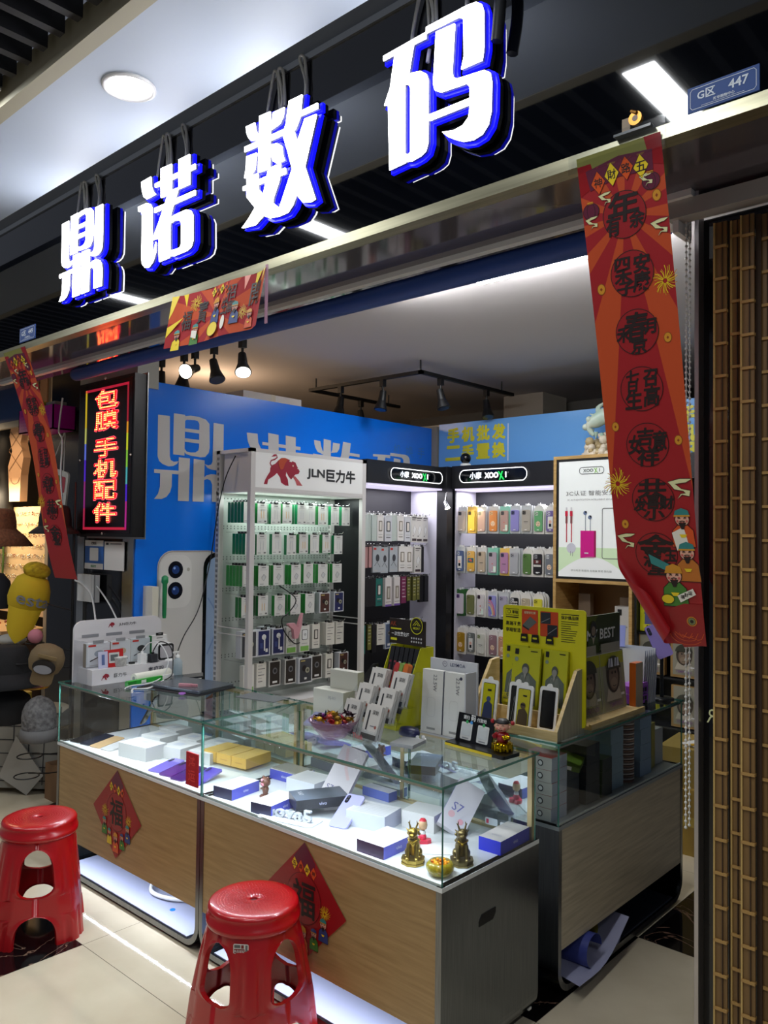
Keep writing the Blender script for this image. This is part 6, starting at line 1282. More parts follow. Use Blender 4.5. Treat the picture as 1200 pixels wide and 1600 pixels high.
BRN = mt('#6a4434', .4)
b = MB(); b.lathe([(.022, 0), (.024, .003), (.020, .006), (.001, .007)], BRN, n=18); b.lathe([(.009, .006), (.011, .018), (.014, .030), (.010, .040), (.001, .041)], BRN, n=16); b.lathe([(.008, .038), (.019, .048), (.020, .060), (.012, .073), (.001, .076)], BRN, n=18)
for k in (-1, 1): b.ball((k*.013, 0, .074), .006, BRN, 8); b.tube([(k*.010, -.004, .034), (k*.016, -.012, .030)], .0035, BRN, 6)
b.build('figure_body', t)
b = MB(); b.ball((0, -.014, .052), .011, mt('#d88a94', .4), 10, 1, .7, .9); b.ball((0, -.018, .068), .006, mt('#d89aa0', .4), 8); b.ball((-.004, -.0245, .054), .0014, BLK, 6); b.ball((.004, -.0245, .054), .0014, BLK, 6); b.build('pink_snout', t)

# =================================================================== ON TOP OF THE COUNTERS
ZT = .9105
# bull logo display with hanging packs
def bull(A, x, y, s, L=1): A.poly([(x+(p[0]-.25)*s, y+(p[1]-.17)*s) for p in BUL], mt('#8c1c2c', .4), L)
t = thing('countertop_display', 'white countertop display with a small red bull logo on the left counter', 'display stand', (0, 0, 0))
WP = mt('#d6d3d6', .3)
b = MB(); b.box((-3.79, 1.95, ZT), (-3.64, 2.405, .985), WP); A = Art(b, plane_S((-3.64, 1.95, ZT), (0, 1, 0), (0, 0, 1)), .001); bull(A, .07, .035, .20); A.text('巨力牛', .15, .037, .020, DGREY, 1, .01, .07); A.text('卖疯啦', .35, .045, .026, mt('#3a3a4a', .5), 1, .015, .09); b.build('base_tray', t)
b = MB(); b.prism([(1.93, ZT), (2.42, ZT), (2.42, 1.17)]+[(2.42-.05+.05*math.cos(R(a)), 1.165+.045*math.sin(R(a))) for a in range(0, 91, 15)]+[(1.93+.05-.05*math.sin(R(a)), 1.165+.045*math.cos(R(a))) for a in range(0, 91, 15)], 'x', -3.80, -3.788, WP)
A = Art(b, plane_S((-3.788, 1.93, 0), (0, 1, 0), (0, 0, 1)), .001); bull(A, .20, 1.178, .17); A.text('JLN巨力牛', .29, 1.178, .018, DGREY, 1, .01, .10)
for k in range(3): A.rect(.04+.13*k, 1.125, .13+.13*k, 1.14, mt('#8a8a90', .4))
b.build('back_panel', t)
b = MB(); b.box((-3.788, 1.93, ZT), (-3.66, 1.936, 1.12), CLEAR); b.build('side_wing', t)
def sidepack(w, h, d, front, side, motif, seed, y, x, z, label, **k):
    b = pack(w, h, d, front, side, motif, seed, **k); tag(b.build('accessory_box', None, (x, y, z), PI/2), label, 'boxed accessory', 'packs on the countertop display')
sidepack(.125, .115, .03, '#c9ced2', '#8c8070', 'swirl', 31, 2.02, -3.715, 1.103, 'pale box with red logo hanging first on the countertop display', acc='#8f9aa4', tab=GREY)
sidepack(.11, .115, .03, '#c9ced2', '#8c8070', 'swirl', 32, 2.14, -3.712, 1.105, 'pale box hanging second on the countertop display', acc='#b4a48a', tab=GREY)
sidepack(.11, .115, .03, '#bcc4c8', '#8c8070', 'swirl', 33, 2.25, -3.710, 1.108, 'pale box with dark gadget picture hanging third on the countertop display', acc='#2e2c2e', tab=GREY)
sidepack(.09, .125, .03, '#dcdad8', '#1f7a3a', 'round', 34, 2.355, -3.700, 1.115, 'white and green box hanging last on the countertop display')
b = MB(); b.box((-.002, -.05, 0), (.001, .05, .085), mt('#b81e1e', .4)); A = Art(b, plane_S((.001, 0, 0), (0, 1, 0), (0, 0, 1)), .001); A.rect(-.028, .02, .028, .07, mt('#c9c9c4', .5)); A.rect(-.02, .03, .02, .06, mt('#5a6264', .5), 2)
tag(b.build('payment_card', None, (-3.665, 2.08, .986), 0, (0, R(-6), 0)), 'red payment card leaning on the countertop display', 'card')
b = MB(); b.box((-.002, -.025, 0), (.001, .025, .08), mt('#c4c4dc', .4)); A = Art(b, plane_S((.001, 0, 0), (0, 1, 0), (0, 0, 1)), .001); A.rect(-.008, .015, .008, .065, mt('#5a6a9a', .5)); tag(b.build('price_card', None, (-3.663, 2.02, .986), 0, (0, R(-5), 0)), 'narrow white card left of the red payment card', 'card')
t = MB(); t.lathe([(.030, 0), (.034, .004), (.036, .038), (.038, .04), (.038, .046), (.001, .048)], noise_mix('speckled_white', '#d4d2ce', '#b4b2ae', (1, 1, 1), 60, 2, .4), n=24); tag(t.build('plastic_tub', None, (-3.680, 2.115, .986)), 'round white lidded tub standing before the red card', 'tub')
b = MB(); b.prism(rrect(-.018, -.018, .018, .018, .004), 'z', 0, .05, WHTG); b.box((-.004, -.006, .05), (.004, .006, .062), WHTG); tag(b.build('charger', None, (-3.668, 2.235, .986)), 'white square phone charger on the countertop display', 'charger')
b = MB(); b.prism(rrect(-.018, -.02, .018, .02, .004), 'z', 0, .042, DGREY); b.box((-.004, -.006, .042), (.004, .006, .052), BLK); tag(b.build('charger', None, (-3.665, 2.295, .986)), 'dark grey phone charger beside the white one', 'charger')
b = MB(); b.prism(rrect(-.03, -.038, .03, .038, .008), 'z', 0, .004, WHTG); b.cyl((0, 0, .004), (0, 0, .012), .016, BLK, n=18); tag(b.build('white_earphone_case', None, (-3.672, 2.18, .986)), 'flat white gadget with black centre beside the tub', 'gadget')
t = thing('watch_charger', 'white tilted gadget with black framed face at the end of the display', 'gadget', (-3.69, 2.375, .986))
b = MB(); b.prism(rrect(-.05, 0, .05, .09, .02), 'x', -.03, .02, WHTG); b.build('body', t); b = MB(); b.prism(rrect(-.046, .004, .046, .086, .014), 'x', .0205, .0225, BLK); b.prism(rrect(-.036, .014, .036, .076, .010), 'x', .023, .0235, mt('#b4b0b4', .3)); b.build('face', t)
# loose things on the left counter
b = MB(); b.cyl((0, -.11, .025), (0, .11, .025), .024, mt('#dcdcd0', .7), n=24); b.cyl((0, -.1105, .025), (0, -.1115, .025), .01, GREY, n=16); tag(b.build('paper_roll', None, (-3.575, 2.235, ZT), R(8)), 'white paper roll lying on the left counter', 'paper roll')
b = MB(); b.box((-.012, -.105, 0), (.012, .105, .024), mt('#1f9a2c', .4)); b.box((-.0125, -.11, 0), (.0125, -.06, .022), mt('#187a22', .4)); A = Art(b, plane_S((.012, 0, 0), (0, 1, 0), (0, 0, 1)), .0008); A.rect(-.03, .003, .0, .021, mt('#d4dcd4', .4)); b.box((-.012, .105, 0), (.012, .12, .024), WHT); b.box((-.012, .12, .0), (.012, .18, .024), WHTG)
tag(b.build('charger_carton', None, (-3.535, 2.17, ZT), R(10)), 'long green carton in front of the white paper roll', 'box')
b = MB(); b.prism(rrect(-.055, -.08, .055, .08, .008), 'z', 0, .008, mt('#2c2e33', .15)); tag(b.build('mobile_phone', None, (-3.47, 2.37, ZT+.012), R(-35), (R(5), 0, R(-35))), 'dark phone lying by the laptop on the left counter', 'mobile phone')
t = thing('laptop', 'closed dark grey laptop on a black mat on the left counter', 'laptop', (-3.27, 2.265, ZT+.004), R(10))
MB().prism(rrect(-.165, -.115, .165, .115, .012), 'z', .001, .010, mt('#4a4e55', .3, .4)).build('base', t); MB().prism(rrect(-.165, -.115, .165, .115, .012), 'z', .011, .017, mt('#6a7078', .25, .6)).build('lid', t)
tag(MB().prism(rrect(-.20, -.14, .19, .13, .01), 'z', 0, .004, mt('#17161a', .8)).build('black_mat', None, (-3.29, 2.255, ZT), R(12)), 'black rubber mat under the laptop', 'mat')
b = MB(); b.prism(rrect(-.03, -.008, .035, .010, .006), 'z', 0, .012, mt('#c98a94', .4)); b.prism(rrect(.02, -.004, .06, .012, .005), 'z', 0, .010, mt('#c98a94', .4)); tag(b.build('pink_clip', None, (-3.235, 2.20, ZT+.0215), R(35)), 'pink clip lying on top of the laptop', 'clip')
b = MB(); b.lathe([(.008, 0), (.012, .004), (.016, .004), (.016, .009), (.012, .009), (.008, .004)], mt('#9a5cb4', .4), n=16); tag(b.build('purple_ring', None, (-3.145, 2.125, ZT+.0045)), 'small purple ring on the mat in front of the laptop', 'ring')
t = thing('sanitizer_bottle', 'clear pump bottle with pale blue liquid at the back of the left counter', 'bottle', (-3.60, 2.40, ZT))
MB().lathe([(.024, 0), (.026, .004), (.026, .075), (.012, .092), (.010, .095), (.001, .096)], mt('#b9c9d0', .15, alpha=.6), n=22).build('bottle_body', t); MB().lathe([(.0235, .004), (.0235, .055), (.001, .056)], mt('#7f9db0', .2, alpha=.8), n=20).build('liquid', t)
b = MB(); b.lathe([(.012, .095), (.012, .108), (.004, .110), (.004, .122), (.001, .123)], WHT, n=16); b.box((-.006, -.028, .119), (.006, .008, .127), WHT); b.build('pump', t)
tag(MB().lathe([(.030, 0), (.032, .003), (.032, .07), (.033, .072), (.033, .082), (.001, .084)], WHTG, n=24).build('plastic_tub', None, (-3.69, 2.455-.06, ZT)), 'tall white tub beside the pump bottle', 'tub')
CW = mt('#dcdcdc', .4)
for pts, r_, m, lab in ((((-3.668, 2.235, 1.05), (-3.64, 2.26, 1.09), (-3.60, 2.30, 1.08), (-3.56, 2.32, 1.0), (-3.55, 2.28, .93), (-3.50, 2.18, .915), (-3.50, 2.08, .915), (-3.46, 2.02, .914)), .003, CW, 'white charging cable looping from the white charger'),
    (((-3.665, 2.295, 1.04), (-3.64, 2.32, 1.09), (-3.60, 2.36, 1.06), (-3.55, 2.34, .96), (-3.50, 2.28, .925), (-3.44, 2.10, .915)), .003, BLK, 'black charging cable looping from the grey charger'),
    (((-3.50, 2.26, .920), (-3.40, 2.14, .918), (-3.38, 2.08, .916), (-3.42, 2.04, .914), (-3.36, 2.00, .914)), .0045, CW, 'thick white cable end curling on the left counter'),
    (((-3.50, 2.24, .916), (-3.52, 2.10, .914), (-3.45, 2.03, .914), (-3.33, 2.10, .9160)), .0025, mt('#4a5a60', .3), 'thin grey cable loop near the front edge of the counter')):
    tag(MB().tube(smooth_path(pts, 6), r_, m).build('charging_cable'), lab, 'cable')
tag(MB().box((-.11, -.06, 0), (.11, .06, .002), mt('#5c6064', .3)).build('grey_sheet', None, (-2.86, 2.36, ZT), R(12)), 'flat grey plastic sheet at the rear junction of the two lit counters', 'sheet')
b = MB(); b.lathe([(.010, 0), (.012, .02), (.014, .20), (.02, .21), (.02, .24), (.008, .25), (.001, .25)], mt('#1f8a52', .4), n=16); tag(b.build('green_tool', None, (-4.135, 2.66, 1.15)), 'green handled brush standing by the blue wall', 'brush')
b = MB(); b.box((-.05, -.02, 0), (.05, .02, .26), mt('#d4d0c0', .5)); b.box((-.03, -.024, -.16), (.04, .02, -.01), mt('#c9c6bc', .5)); b.box((-.05, .0, -.40), (.05, .02, 0), mt('#a4a69c', .4)); tag(b.build('wall_dispenser', None, (-4.14, 2.57, 1.08)), 'off-white dispenser at the edge of the blue wall above the counter', 'dispenser')

# candy bowl
t = thing('candy_bowl', 'purple tinted glass bowl of wrapped sweets on the front counter', 'bowl', (-2.12, 2.085, ZT))
t.scale = (1.18, 1.18, 1.1)
b = MB(); b.lathe([(.035, 0), (.040, .004), (.062, .030), (.080, .060), (.0785, .061), (.059, .032), (.036, .008), (.001, .007)], mt('#8a5a78', .08, alpha=.62, coat=.6), n=32); b.build('glass_bowl', t)
r = random.Random(8)
for i in range(24):
    a = r.uniform(0, 2*PI); rr = .066*math.sqrt(r.random()); c = ('#a8141e', '#8c6a14', '#2c1420', '#14506a', '#b04a3c', '#5a1c6a', '#c8a02c')[i % 7]
    nm = {'#a8141e': 'red', '#8c6a14': 'bronze', '#2c1420': 'black cherry', '#14506a': 'blue', '#b04a3c': 'coral', '#5a1c6a': 'purple', '#c8a02c': 'gold'}[c]
    m = mt(c, .18, .55); b = MB(); z = .056+.045*r.random()*(1-rr/.09)
    if i in (22, 23): a, rr, z = .3, .07, .075+.02*(i-22)
    d = Vector((r.uniform(-1, 1), r.uniform(-1, 1), r.uniform(-.2, .8))).normalized(); sd = d.orthogonal().normalized()
    b.ball((0, 0, 0), .012, m, 8, 1.2, 1, .8)
    for s_ in (-1, 1): b.add([Vector((0, 0, 0)), d*s_*.026+sd*.012, d*s_*.020, d*s_*.028-sd*.012, d*s_*.024+d.cross(sd)*.012], [(0, 1, 2), (0, 2, 3), (0, 2, 4)], m)
    tag(b.build('wrapped_sweet', None, (-2.12+rr*math.cos(a), 2.075+rr*math.sin(a), ZT+z)), '%s wrapped sweet among the sweets in the purple bowl' % nm, 'sweet', 'wrapped sweets in the bowl')
# stepped clear holder with white flat boxes
t = thing('acrylic_holder', 'clear stepped acrylic holder full of slim white boxes on the front counter', 'display stand', (-2.03, 2.195, ZT), R(-8))
b = MB()
for k in range(3):
    y = -.085+.062*k; z = .008+.052*k
    b.box((-.125, y, z), (.125, y+.003, z+.035), CLEAR); b.box((-.125, y, z), (.125, y+.062, z+.003), CLEAR)
for x in (-.127, -.0015, .124): b.prism([(-.09, 0), (.11, 0), (.13, .24), (.10, .24), (-.09, .05)], 'x', x, x+.003, CLEAR)
b.box((-.127, -.09, 0), (.127, -.087, .05), CLEAR); A = Art(b, plane_S((0, -.09, 0), (1, 0, 0), (0, 0, 1)), .001); A.text('深刻', -.03, .02, .02, DGREY, 1, .01); A.text('Think', .03, .02, .018, mt('#b04a4a', .5), 1, .01)
b.build('holder_shell', t)
cols2 = [('#d8d4cc', '#8a857c'), ('#d6d2ca', '#8a857c')]
for c in range(2):
    for k in range(3):
        for q in range(2):
            b = MB(); b.box((-.042, 0, 0), (.042, .012, .12), mt('#d3cfc8', .4)); A = Art(b, plane_S((0, 0, 0), (1, 0, 0), (0, 0, 1)), .0008)
            A.rect(-.024, .03, -.016, .10, DGREY); A.text('深刻', .012, .095, .016, DGREY, 1, .01); A.rect(-.002, .045, .022, .049, GREY); A.disc(.028, .045, .006, mt('#a05a4c', .5)); A.rect(-.042, 0, .042, .018, DGREY)
            x = -.063+.127*c; y = -.075+.062*k+.016*q; z = .014+.052*k
            cb_ = Vector((x, y, z)); M_ = Matrix.Rotation(R(-8), 4, 'Z'); p_ = M_ @ cb_
            tag(b.build('slim_box', None, (-2.03+p_.x, 2.195+p_.y, ZT+p_.z), 0, (R(-18), 0, R(-8))), '%s slim white box, %s column of the %s step in the clear holder' % (('front', 'rear')[q], ('left', 'right')[c], ('lowest', 'middle', 'top')[k]), 'slim box', 'slim white boxes in the clear holder')
for i, (x, c, nm) in enumerate(((.0, '#b83a3a', 'red'), (.018, '#7a9a4a', 'green'), (.045, '#c86a2c', 'orange'))):
    b = MB(); b.prism(rrect(-.012, 0, .012, .13, .01), 'y', 0, .022, mt(c, .3)); tag(b.build('vape_box', None, (-2.03+x, 2.285, ZT+.135), 0, (R(-15), R(6), R(-8))), '%s slim case standing at the back of the clear holder' % nm, 'slim case')
# boxes behind the holder on the rear of the counter
flatbox('phone_box', .17, .07, .10, ('#c9c8bc', '#c2c1b4', '#b4b3a8'), (-2.40, 2.36, ZT), R(2), 'pale cream carton standing behind the candy bowl', front=lambda A: A.text('XJ-X1', .02, .02, .016, GREY, 1))
flatbox('phone_box', .15, .04, .075, ('#c4c3b8', '#bdbcb0', '#a9a89c'), (-2.37, 2.405, ZT+.101), R(4), 'second cream carton stacked behind the candy bowl')
b = MB(); b.box((-.09, -.05, 0), (.09, .05, .012), mt('#8a8fae', .12, alpha=.9)); tag(b.build('blue_blister_pack', None, (-2.30, 2.24, ZT), 0, (R(14), 0, R(18))), 'bluish clear pack leaning left of the slim white boxes', 'pack')
# black and yellow counter display
t = thing('counter_display', 'black and yellow card display of slim black packs with a round logo', 'display stand', (-2.10, 2.325, ZT), R(-4))
YC = mt('#c9c81c', .4)
b = MB(); b.prism([(0, 0), (.20, 0), (.20, .30), (.13, .30)], 'x', .078, .081, YC); b.prism([(0, 0), (.20, 0), (.20, .30), (.13, .30)], 'x', -.085, -.082, YC)
b.box((-.085, -.002, 0), (.081, 0, .06), YC); b.box((-.085, .20, 0), (.081, .204, .30), YC); b.box((-.085, 0, 0), (.081, .2, .004), YC); b.build('card_tray', t)
b = MB(); b.box((-.10, .135, .305), (.10, .139, .405), mt('#1c120e', .4)); b.cyl((.055, .134, .385), (.055, .14, .385), .034, mt('#14100c', .4), n=28); A = Art(b, plane_S((0, .1335, 0), (1, 0, 0), (0, 0, 1)), .001)
A.ring(oval(.055, .385, .032, None, 28), .003, YC, 2); A.line([(.035, .385), (.055, .405), (.075, .385)], .003, YC, 2); A.line([(.045, .385), (.055, .395), (.065, .385)], .003, YC, 2); A.text('MESAT', .055, .375, .009, YC, 2, .01); A.text('一次性雾化棒', -.035, .345, .017, mt('#dcdcdc', .4), 1, .015, .10); A.text('AK', -.075, .385, .018, mt('#8c3a1c', .4), 1, .015); A.rect(-.09, .362, -.03, .368, YC); A.rect(-.09, .318, -.055, .328, YC)
for i in range(5):
    for j in range(2): A.disc(.028+.013*i, .335-.014*j, .004, mt('#c4c4c4', .5))
b.build('header_card', t)
for k, (y, z, nm) in enumerate(((.02, .06, 'lower'), (.09, .16, 'upper'))):
    for i in range(6):
        b = MB(); b.box((-.011, 0, 0), (.011, .016, .14 if k else .10), mt('#16161a', .35)); A = Art(b, plane_S((0, 0, 0), (1, 0, 0), (0, 0, 1)), .0008)
        c = ('#7a1c2c', '#8a3040', '#b4b4b4', '#4a7a2c', '#6a8a3c', '#3a5a2c')[i]; A.rect(-.006, .075, .006, .083, mt(c, .4)); A.rect(-.002, .02, .003, .065, mt(c, .5))
        x = -.066+.0265*i; v = Matrix.Rotation(R(-4), 4, 'Z') @ Vector((x, y, z))
        tag(b.build('slim_black_pack', None, (-2.10+v.x, 2.325+v.y, ZT+v.z), 0, (R(-14), 0, R(-4))), 'slim black pack, %s in the %s row of the yellow display' % (ORD[i], nm), 'slim pack', 'slim black packs in the yellow display')
# white tall boxes stand
t = thing('card_display_stand', 'grey white card stand with round logo behind two tall white boxes', 'display stand', (-1.835, 2.385, ZT), 0)
b = MB(); b.box((-.11, .045, 0), (.11, .052, .275), mt('#c4c6ca', .4)); b.box((.10, -.02, 0), (.105, .05, .245), mt('#c4c6ca', .4)); b.box((-.105, -.02, 0), (.105, .05, .006), mt('#b4b6ba', .4)); A = Art(b, plane_S((0, .045, 0), (1, 0, 0), (0, 0, 1)), .001); A.ring(oval(-.04, .258, .010, None, 18), .0015, mt('#3a4060', .4)); A.line([(-.045, .256), (-.04, .262), (-.035, .256)], .0015, mt('#3a4060', .4)); A.text('LEYMOA', .02, .258, .013, mt('#4a5070', .4), 1, .006); b.build('card_back', t)
for i, nm in enumerate(('left', 'right')):
    b = MB(); b.box((-.049, 0, 0), (.049, .03, .232), [mt('#9ea0a8', .4), mt('#8f929c', .4), mt('#d6d6d0', .35), mt('#c9c9c4', .35), mt('#d6d6d0', .35), mt('#d6d6d0', .35)]); A = Art(b, plane_S((0, 0, 0), (1, 0, 0), (0, 0, 1)), .0008)
    vs, fs = text_geo('22.5W', .0); kk = .016/(max(v[1] for v in vs)*2)
    A.b.add([A.S(.012+y*kk, .185-x*kk, .001) for x, y in vs], fs, mt('#77777a', .4)); A.ring(rrect(-.022, .06, .016, .13, .012), .0012, mt('#c0c0bc', .4)); A.rect(-.02, .012, .02, .02, mt('#8f8f8c', .4))
    if i: A.disc(.026, .215, .006, mt('#3a3c50', .4))
    tag(b.build('power_bank_box', None, (-1.892+.105*i, 2.368, ZT+.0065), 0, (R(-3), 0, 0)), 'tall white power bank box, the %s one on the card stand' % nm, 'box', 'tall white boxes on the card stand')
t = thing('earphone_case', 'dark blue rounded case with white earphones in front of the tall boxes', 'case', (-1.93, 2.29, ZT), R(-10))
MB().lathe([(.020, 0), (.044, .006), (.047, .016), (.040, .030), (.020, .035), (.001, .036)], mt('#1c1f4c', .3), n=24, sy=.75).build('case_shell', t)
b = MB(); b.ball((.058, -.01, .010), .007, WHTG, 8); b.cyl((.058, -.01, .010), (.075, -.012, .004), .003, WHTG, n=8); b.ball((.068, .01, .010), .007, WHTG, 8); b.cyl((.068, .01, .010), (.085, .008, .004), .003, WHTG, n=8); b.build('earphones', t)
flatbox('grey_device', .09, .10, .012, ('#a4a6a8', '#8c8e90', '#8c8e90'), (-1.86, 2.20, ZT), R(12), 'flat grey gadget behind the acrylic holder', 'gadget')
# payment plate and tray
t = thing('payment_sign', 'black payment sign on a black tray at the right corner of the counter', 'sign', (-1.645, 2.325, ZT), R(-6))
b = MB(); b.prism(rrect(-.12, -.045, .15, .045, .008), 'z', 0, .012, mt('#0c0c0e', .3)); b.prism(rrect(-.118, -.046, .10, -.030, .002), 'z', .0, .009, mt('#d8c01a', .4)); b.build('tray', t)
b = MB(); b.box((-.112, .0, .012), (.055, .005, .11), mt('#0e0e12', .25)); A = Art(b, plane_S((0, 0, 0), (1, 0, 0), (0, 0, 1)), .001)
A.text('请扫', -.072, .097, .014, WHT, 1, .01); A.text('码', -.040, .098, .021, WHT, 1, .02); A.text('付款哈', .0, .096, .014, WHT, 1, .01)
for x in (-.065, .012): A.rr(x-.026, .020, x+.026, .080, .005, mt('#d4d4d0', .4)); A.rr(x-.021, .034, x+.021, .074, .003, mt('#c4c8c8', .4), 2); A.disc(x, .082, .006, mt('#3aa05a', .4), 2); A.rect(x-.015, .024, x+.015, .028, GREY, 2)
A.disc(-.045, .082, .006, mt('#3a8ad0', .4), 2)
o = b.build('sign_plate', t); o.rotation_euler = (R(-12), 0, 0)
# fortune figurine
t = thing('fortune_figurine', 'small smiling figurine in red robe and black hat on a gold pot', 'figurine', (-1.548, 2.33, ZT+.0125), R(14))
GOLD = mt('#c9a414', .12, 1.)
b = MB(); n_ = 10
vsr = []
prof = [(.030, 0), (.034, .006), (.034, .022), (.029, .030), (.022, .032), (.001, .033)]
b.lathe(prof, GOLD, n=30)
for i in range(9): a = 2*PI*i/9; b.cyl((.032*math.cos(a), .032*math.sin(a), .002), (.031*math.cos(a), .031*math.sin(a), .026), .006, GOLD, n=8)
b.build('gold_pot', t)
b = MB(); b.lathe([(.018, .030), (.022, .040), (.020, .055), (.012, .064), (.001, .066)], mt('#8c1018', .3), n=20)
for k in (-1, 1): b.tube([(k*.016, -.004, .056), (k*.026, -.014, .048), (k*.020, -.024, .050)], [.008, .008, .007], mt('#8c1018', .3), 8)
b.build('robe', t)
b = MB(); b.ball((0, -.002, .083), .023, mt('#dda68e', .4), 18, 1.08, .95, .9)
for k in (-1, 1): b.ball((k*.025, 0, .081), .006, mt('#dda68e', .4), 8); b.tube([(k*.013, -.0205, .087), (k*.009, -.0222, .0895), (k*.005, -.0228, .087)], .0011, BLK, 6); b.ball((k*.013, -.018, .077), .004, mt('#cf6a5c', .4), 8)
b.ball((0, -.0245, .080), .003, mt('#cf8a78', .4), 8); b.tube([(-.007, -.0215, .073), (0, -.023, .070), (.007, -.0215, .073)], .0014, mt('#7a1c1c', .4), 6); b.build('head', t)
b = MB(); b.lathe([(.024, .094), (.023, .100), (.016, .106), (.001, .108)], BLK, n=20); b.box((-.036, -.003, .094), (.036, .006, .099), BLK)
for k in (-1, 1): b.ball((k*.036, 0, .096), .008, mt('#a01420', .3), 8)
b.build('winged_hat', t)
b = MB(); b.tube([(.010, -.028, .054), (.022, -.032, .050), (.034, -.028, .055)], [.004, .009, .004], GOLD, 8); b.ball((.022, -.031, .056), .006, GOLD, 8); b.build('gold_ingot', t)

# ------------------------------------------------------------------ pine display with yellow card on the unlit counter
t = thing('pine_film_display', 'pine countertop display with a big yellow header card', 'display stand', (0, 0, 0))
x0d, x1d, y0d, y1d = -1.89, -1.492, 2.60, 2.80
for x in (x0d, x1d-.014):
    b = MB(); m_ = PINEG if x > -1.6 else PINE
    b.prism([(y0d, ZT), (y1d, ZT), (y1d, ZT+.245), (y1d-.055, ZT+.24), (y0d, ZT+.035)], 'x', x, x+.014, PINE, PINE, m_); b.build('side_board', t)
b = MB(); b.box((x0d+.014, y0d, ZT), (x1d-.014, y1d, ZT+.012), PINE); b.build('bottom_board', t)
b = MB(); b.box((x0d+.014, y0d, ZT+.012), (x1d-.014, y0d+.012, ZT+.034), PINE); b.build('front_lip', t)
b = MB(); b.box((x0d+.014, 2.70, ZT+.012), (x1d-.014, 2.712, ZT+.075), PINE); b.build('middle_lip', t)
hd = MB(); hd.prism(rrect(x0d+.04, ZT+.02, x1d+.015, 1.375, .015), 'y', 2.782, 2.788, mt('#d0c914', .4)); A = Art(hd, plane_S((x0d+.04, 2.782, 0), (1, 0, 0), (0, 0, 1)), .001)
A.ring([(.015, 1.335), (.075, 1.335), (.075, 1.360), (.015, 1.360)], .002, BLK); A.disc(.03, 1.348, .008, BLK, 1); A.disc(.03, 1.348, .006, YC, 2); A.text('享瞄', .058, 1.348, .014, BLK, 1, .012); A.rect(.015, 1.325, .075, 1.329, BLK)
A.text('高端不贵', .050, 1.302, .017, BLK, 1, .012, .07); A.text('享瞄智造', .050, 1.276, .017, BLK, 1, .012, .07)
A.rr(.09, 1.265, .165, 1.362, .004, mt('#c4441c', .4), 1); A.poly([(.095, 1.30), (.125, 1.285), (.16, 1.315), (.13, 1.335)], mt('#5c6260', .4), 2); A.poly([(.095, 1.30), (.125, 1.285), (.125, 1.278), (.095, 1.293)], mt('#22262a', .4), 2); A.text('超智钢化膜', .128, 1.350, .010, mt('#e0d0a8', .4), 2, .01)
A.rr(.175, 1.262, .255, 1.360, .004, mt('#c4441c', .4), 1); A.rect(.178, 1.312, .222, 1.356, mt('#2a2e34', .4), 2); A.rect(.208, 1.265, .252, 1.309, mt('#1c2026', .4), 2); A.line([(.18, 1.316), (.22, 1.335)], .002, GREY, 3); A.line([(.21, 1.272), (.25, 1.30)], .002, GREY, 3)
A.text('保护膜品牌', .305, 1.342, .015, BLK, 1, .012, .075); A.rect(.268, 1.353, .345, 1.356, BLK)
r = random.Random(2)
for i in range(10): A.rect(.268, 1.325-.0085*i, .268+r.uniform(.04, .075), 1.3275-.0085*i, mt('#3a3a14', .5), 1)
hd.build('header_card', t)
for x in (.105, .155, .22):
    b = MB(); b.prism([(-.017, 0), (.017, 0), (.014, .03), (-.014, .03)], 'y', 0, .003, BLK); A = Art(b, plane_S((0, 0, 0), (1, 0, 0), (0, 0, 1)), .001); A.rr(-.010, .012, .010, .019, .003, YC)
    b.build('hanging_tab', t, (x0d+.04+x, 2.775, 1.235))
def film(loc, w, h, lab, dark=0):
    b = MB(); b.box((-w/2, 0, 0), (w/2, .012, h), mt('#b4b41e', .3)); A = Art(b, plane_S((0, 0, 0), (1, 0, 0), (0, 0, 1)), .0009)
    A.poly([(-w*.42, .02), (w*.42, .02), (w*.40, h*.48), (w*.12, h*.60), (-w*.12, h*.60), (-w*.36, h*.50)], mt('#5c6660', .5), 1)
    for k in range(7): A.line([(w*(-.12+.04*k), h*.55), (w*(-.36+.12*k), .02)], .0012, mt('#a4a8a0', .5), 2)
    A.disc(0, h*.66, w*.13, mt('#4a4c4a', .5), 3, h*.085); A.disc(0, h*.63, w*.10, mt('#8a8a84', .5), 4, h*.06); A.poly([(-w*.06, h*.60), (w*.06, h*.60), (0, h*.48)], mt('#9a9a90', .5), 4)
    A.rect(-w*.42, h*.88, -w*.28, h*.97, BLK, 2); A.disc(-w*.35, h*.80, w*.07, mt('#7a8a7a', .4), 2); A.rect(w*.15, h*.94, w*.4, h*.955, BLK, 2)
    A.text('高清', -w*.24, h*.14, h*.10, YEL, 5, .01); A.text('电竞膜', w*.08, h*.135, h*.07, mt('#3a5a2a', .5), 5, .01); A.rect(-w*.42, h*.02, w*.1, h*.07, YEL, 5)
    tag(b.build('film_box', None, loc, 0, (R(-7), 0, 0)), lab, 'film box', 'yellow film boxes in the pine display')
film((-1.775, 2.742, ZT+.075), .105, .235, 'leftmost yellow film box with draped figure in the pine display')
film((-1.715, 2.722, ZT+.066), .125, .240, 'front centre yellow film box in the pine display')
film((-1.595, 2.740, ZT+.070), .105, .235, 'rightmost yellow film box in the pine display')
film((-1.735, 2.758, ZT+.075), .115, .235, 'yellow film box directly behind the front centre one')
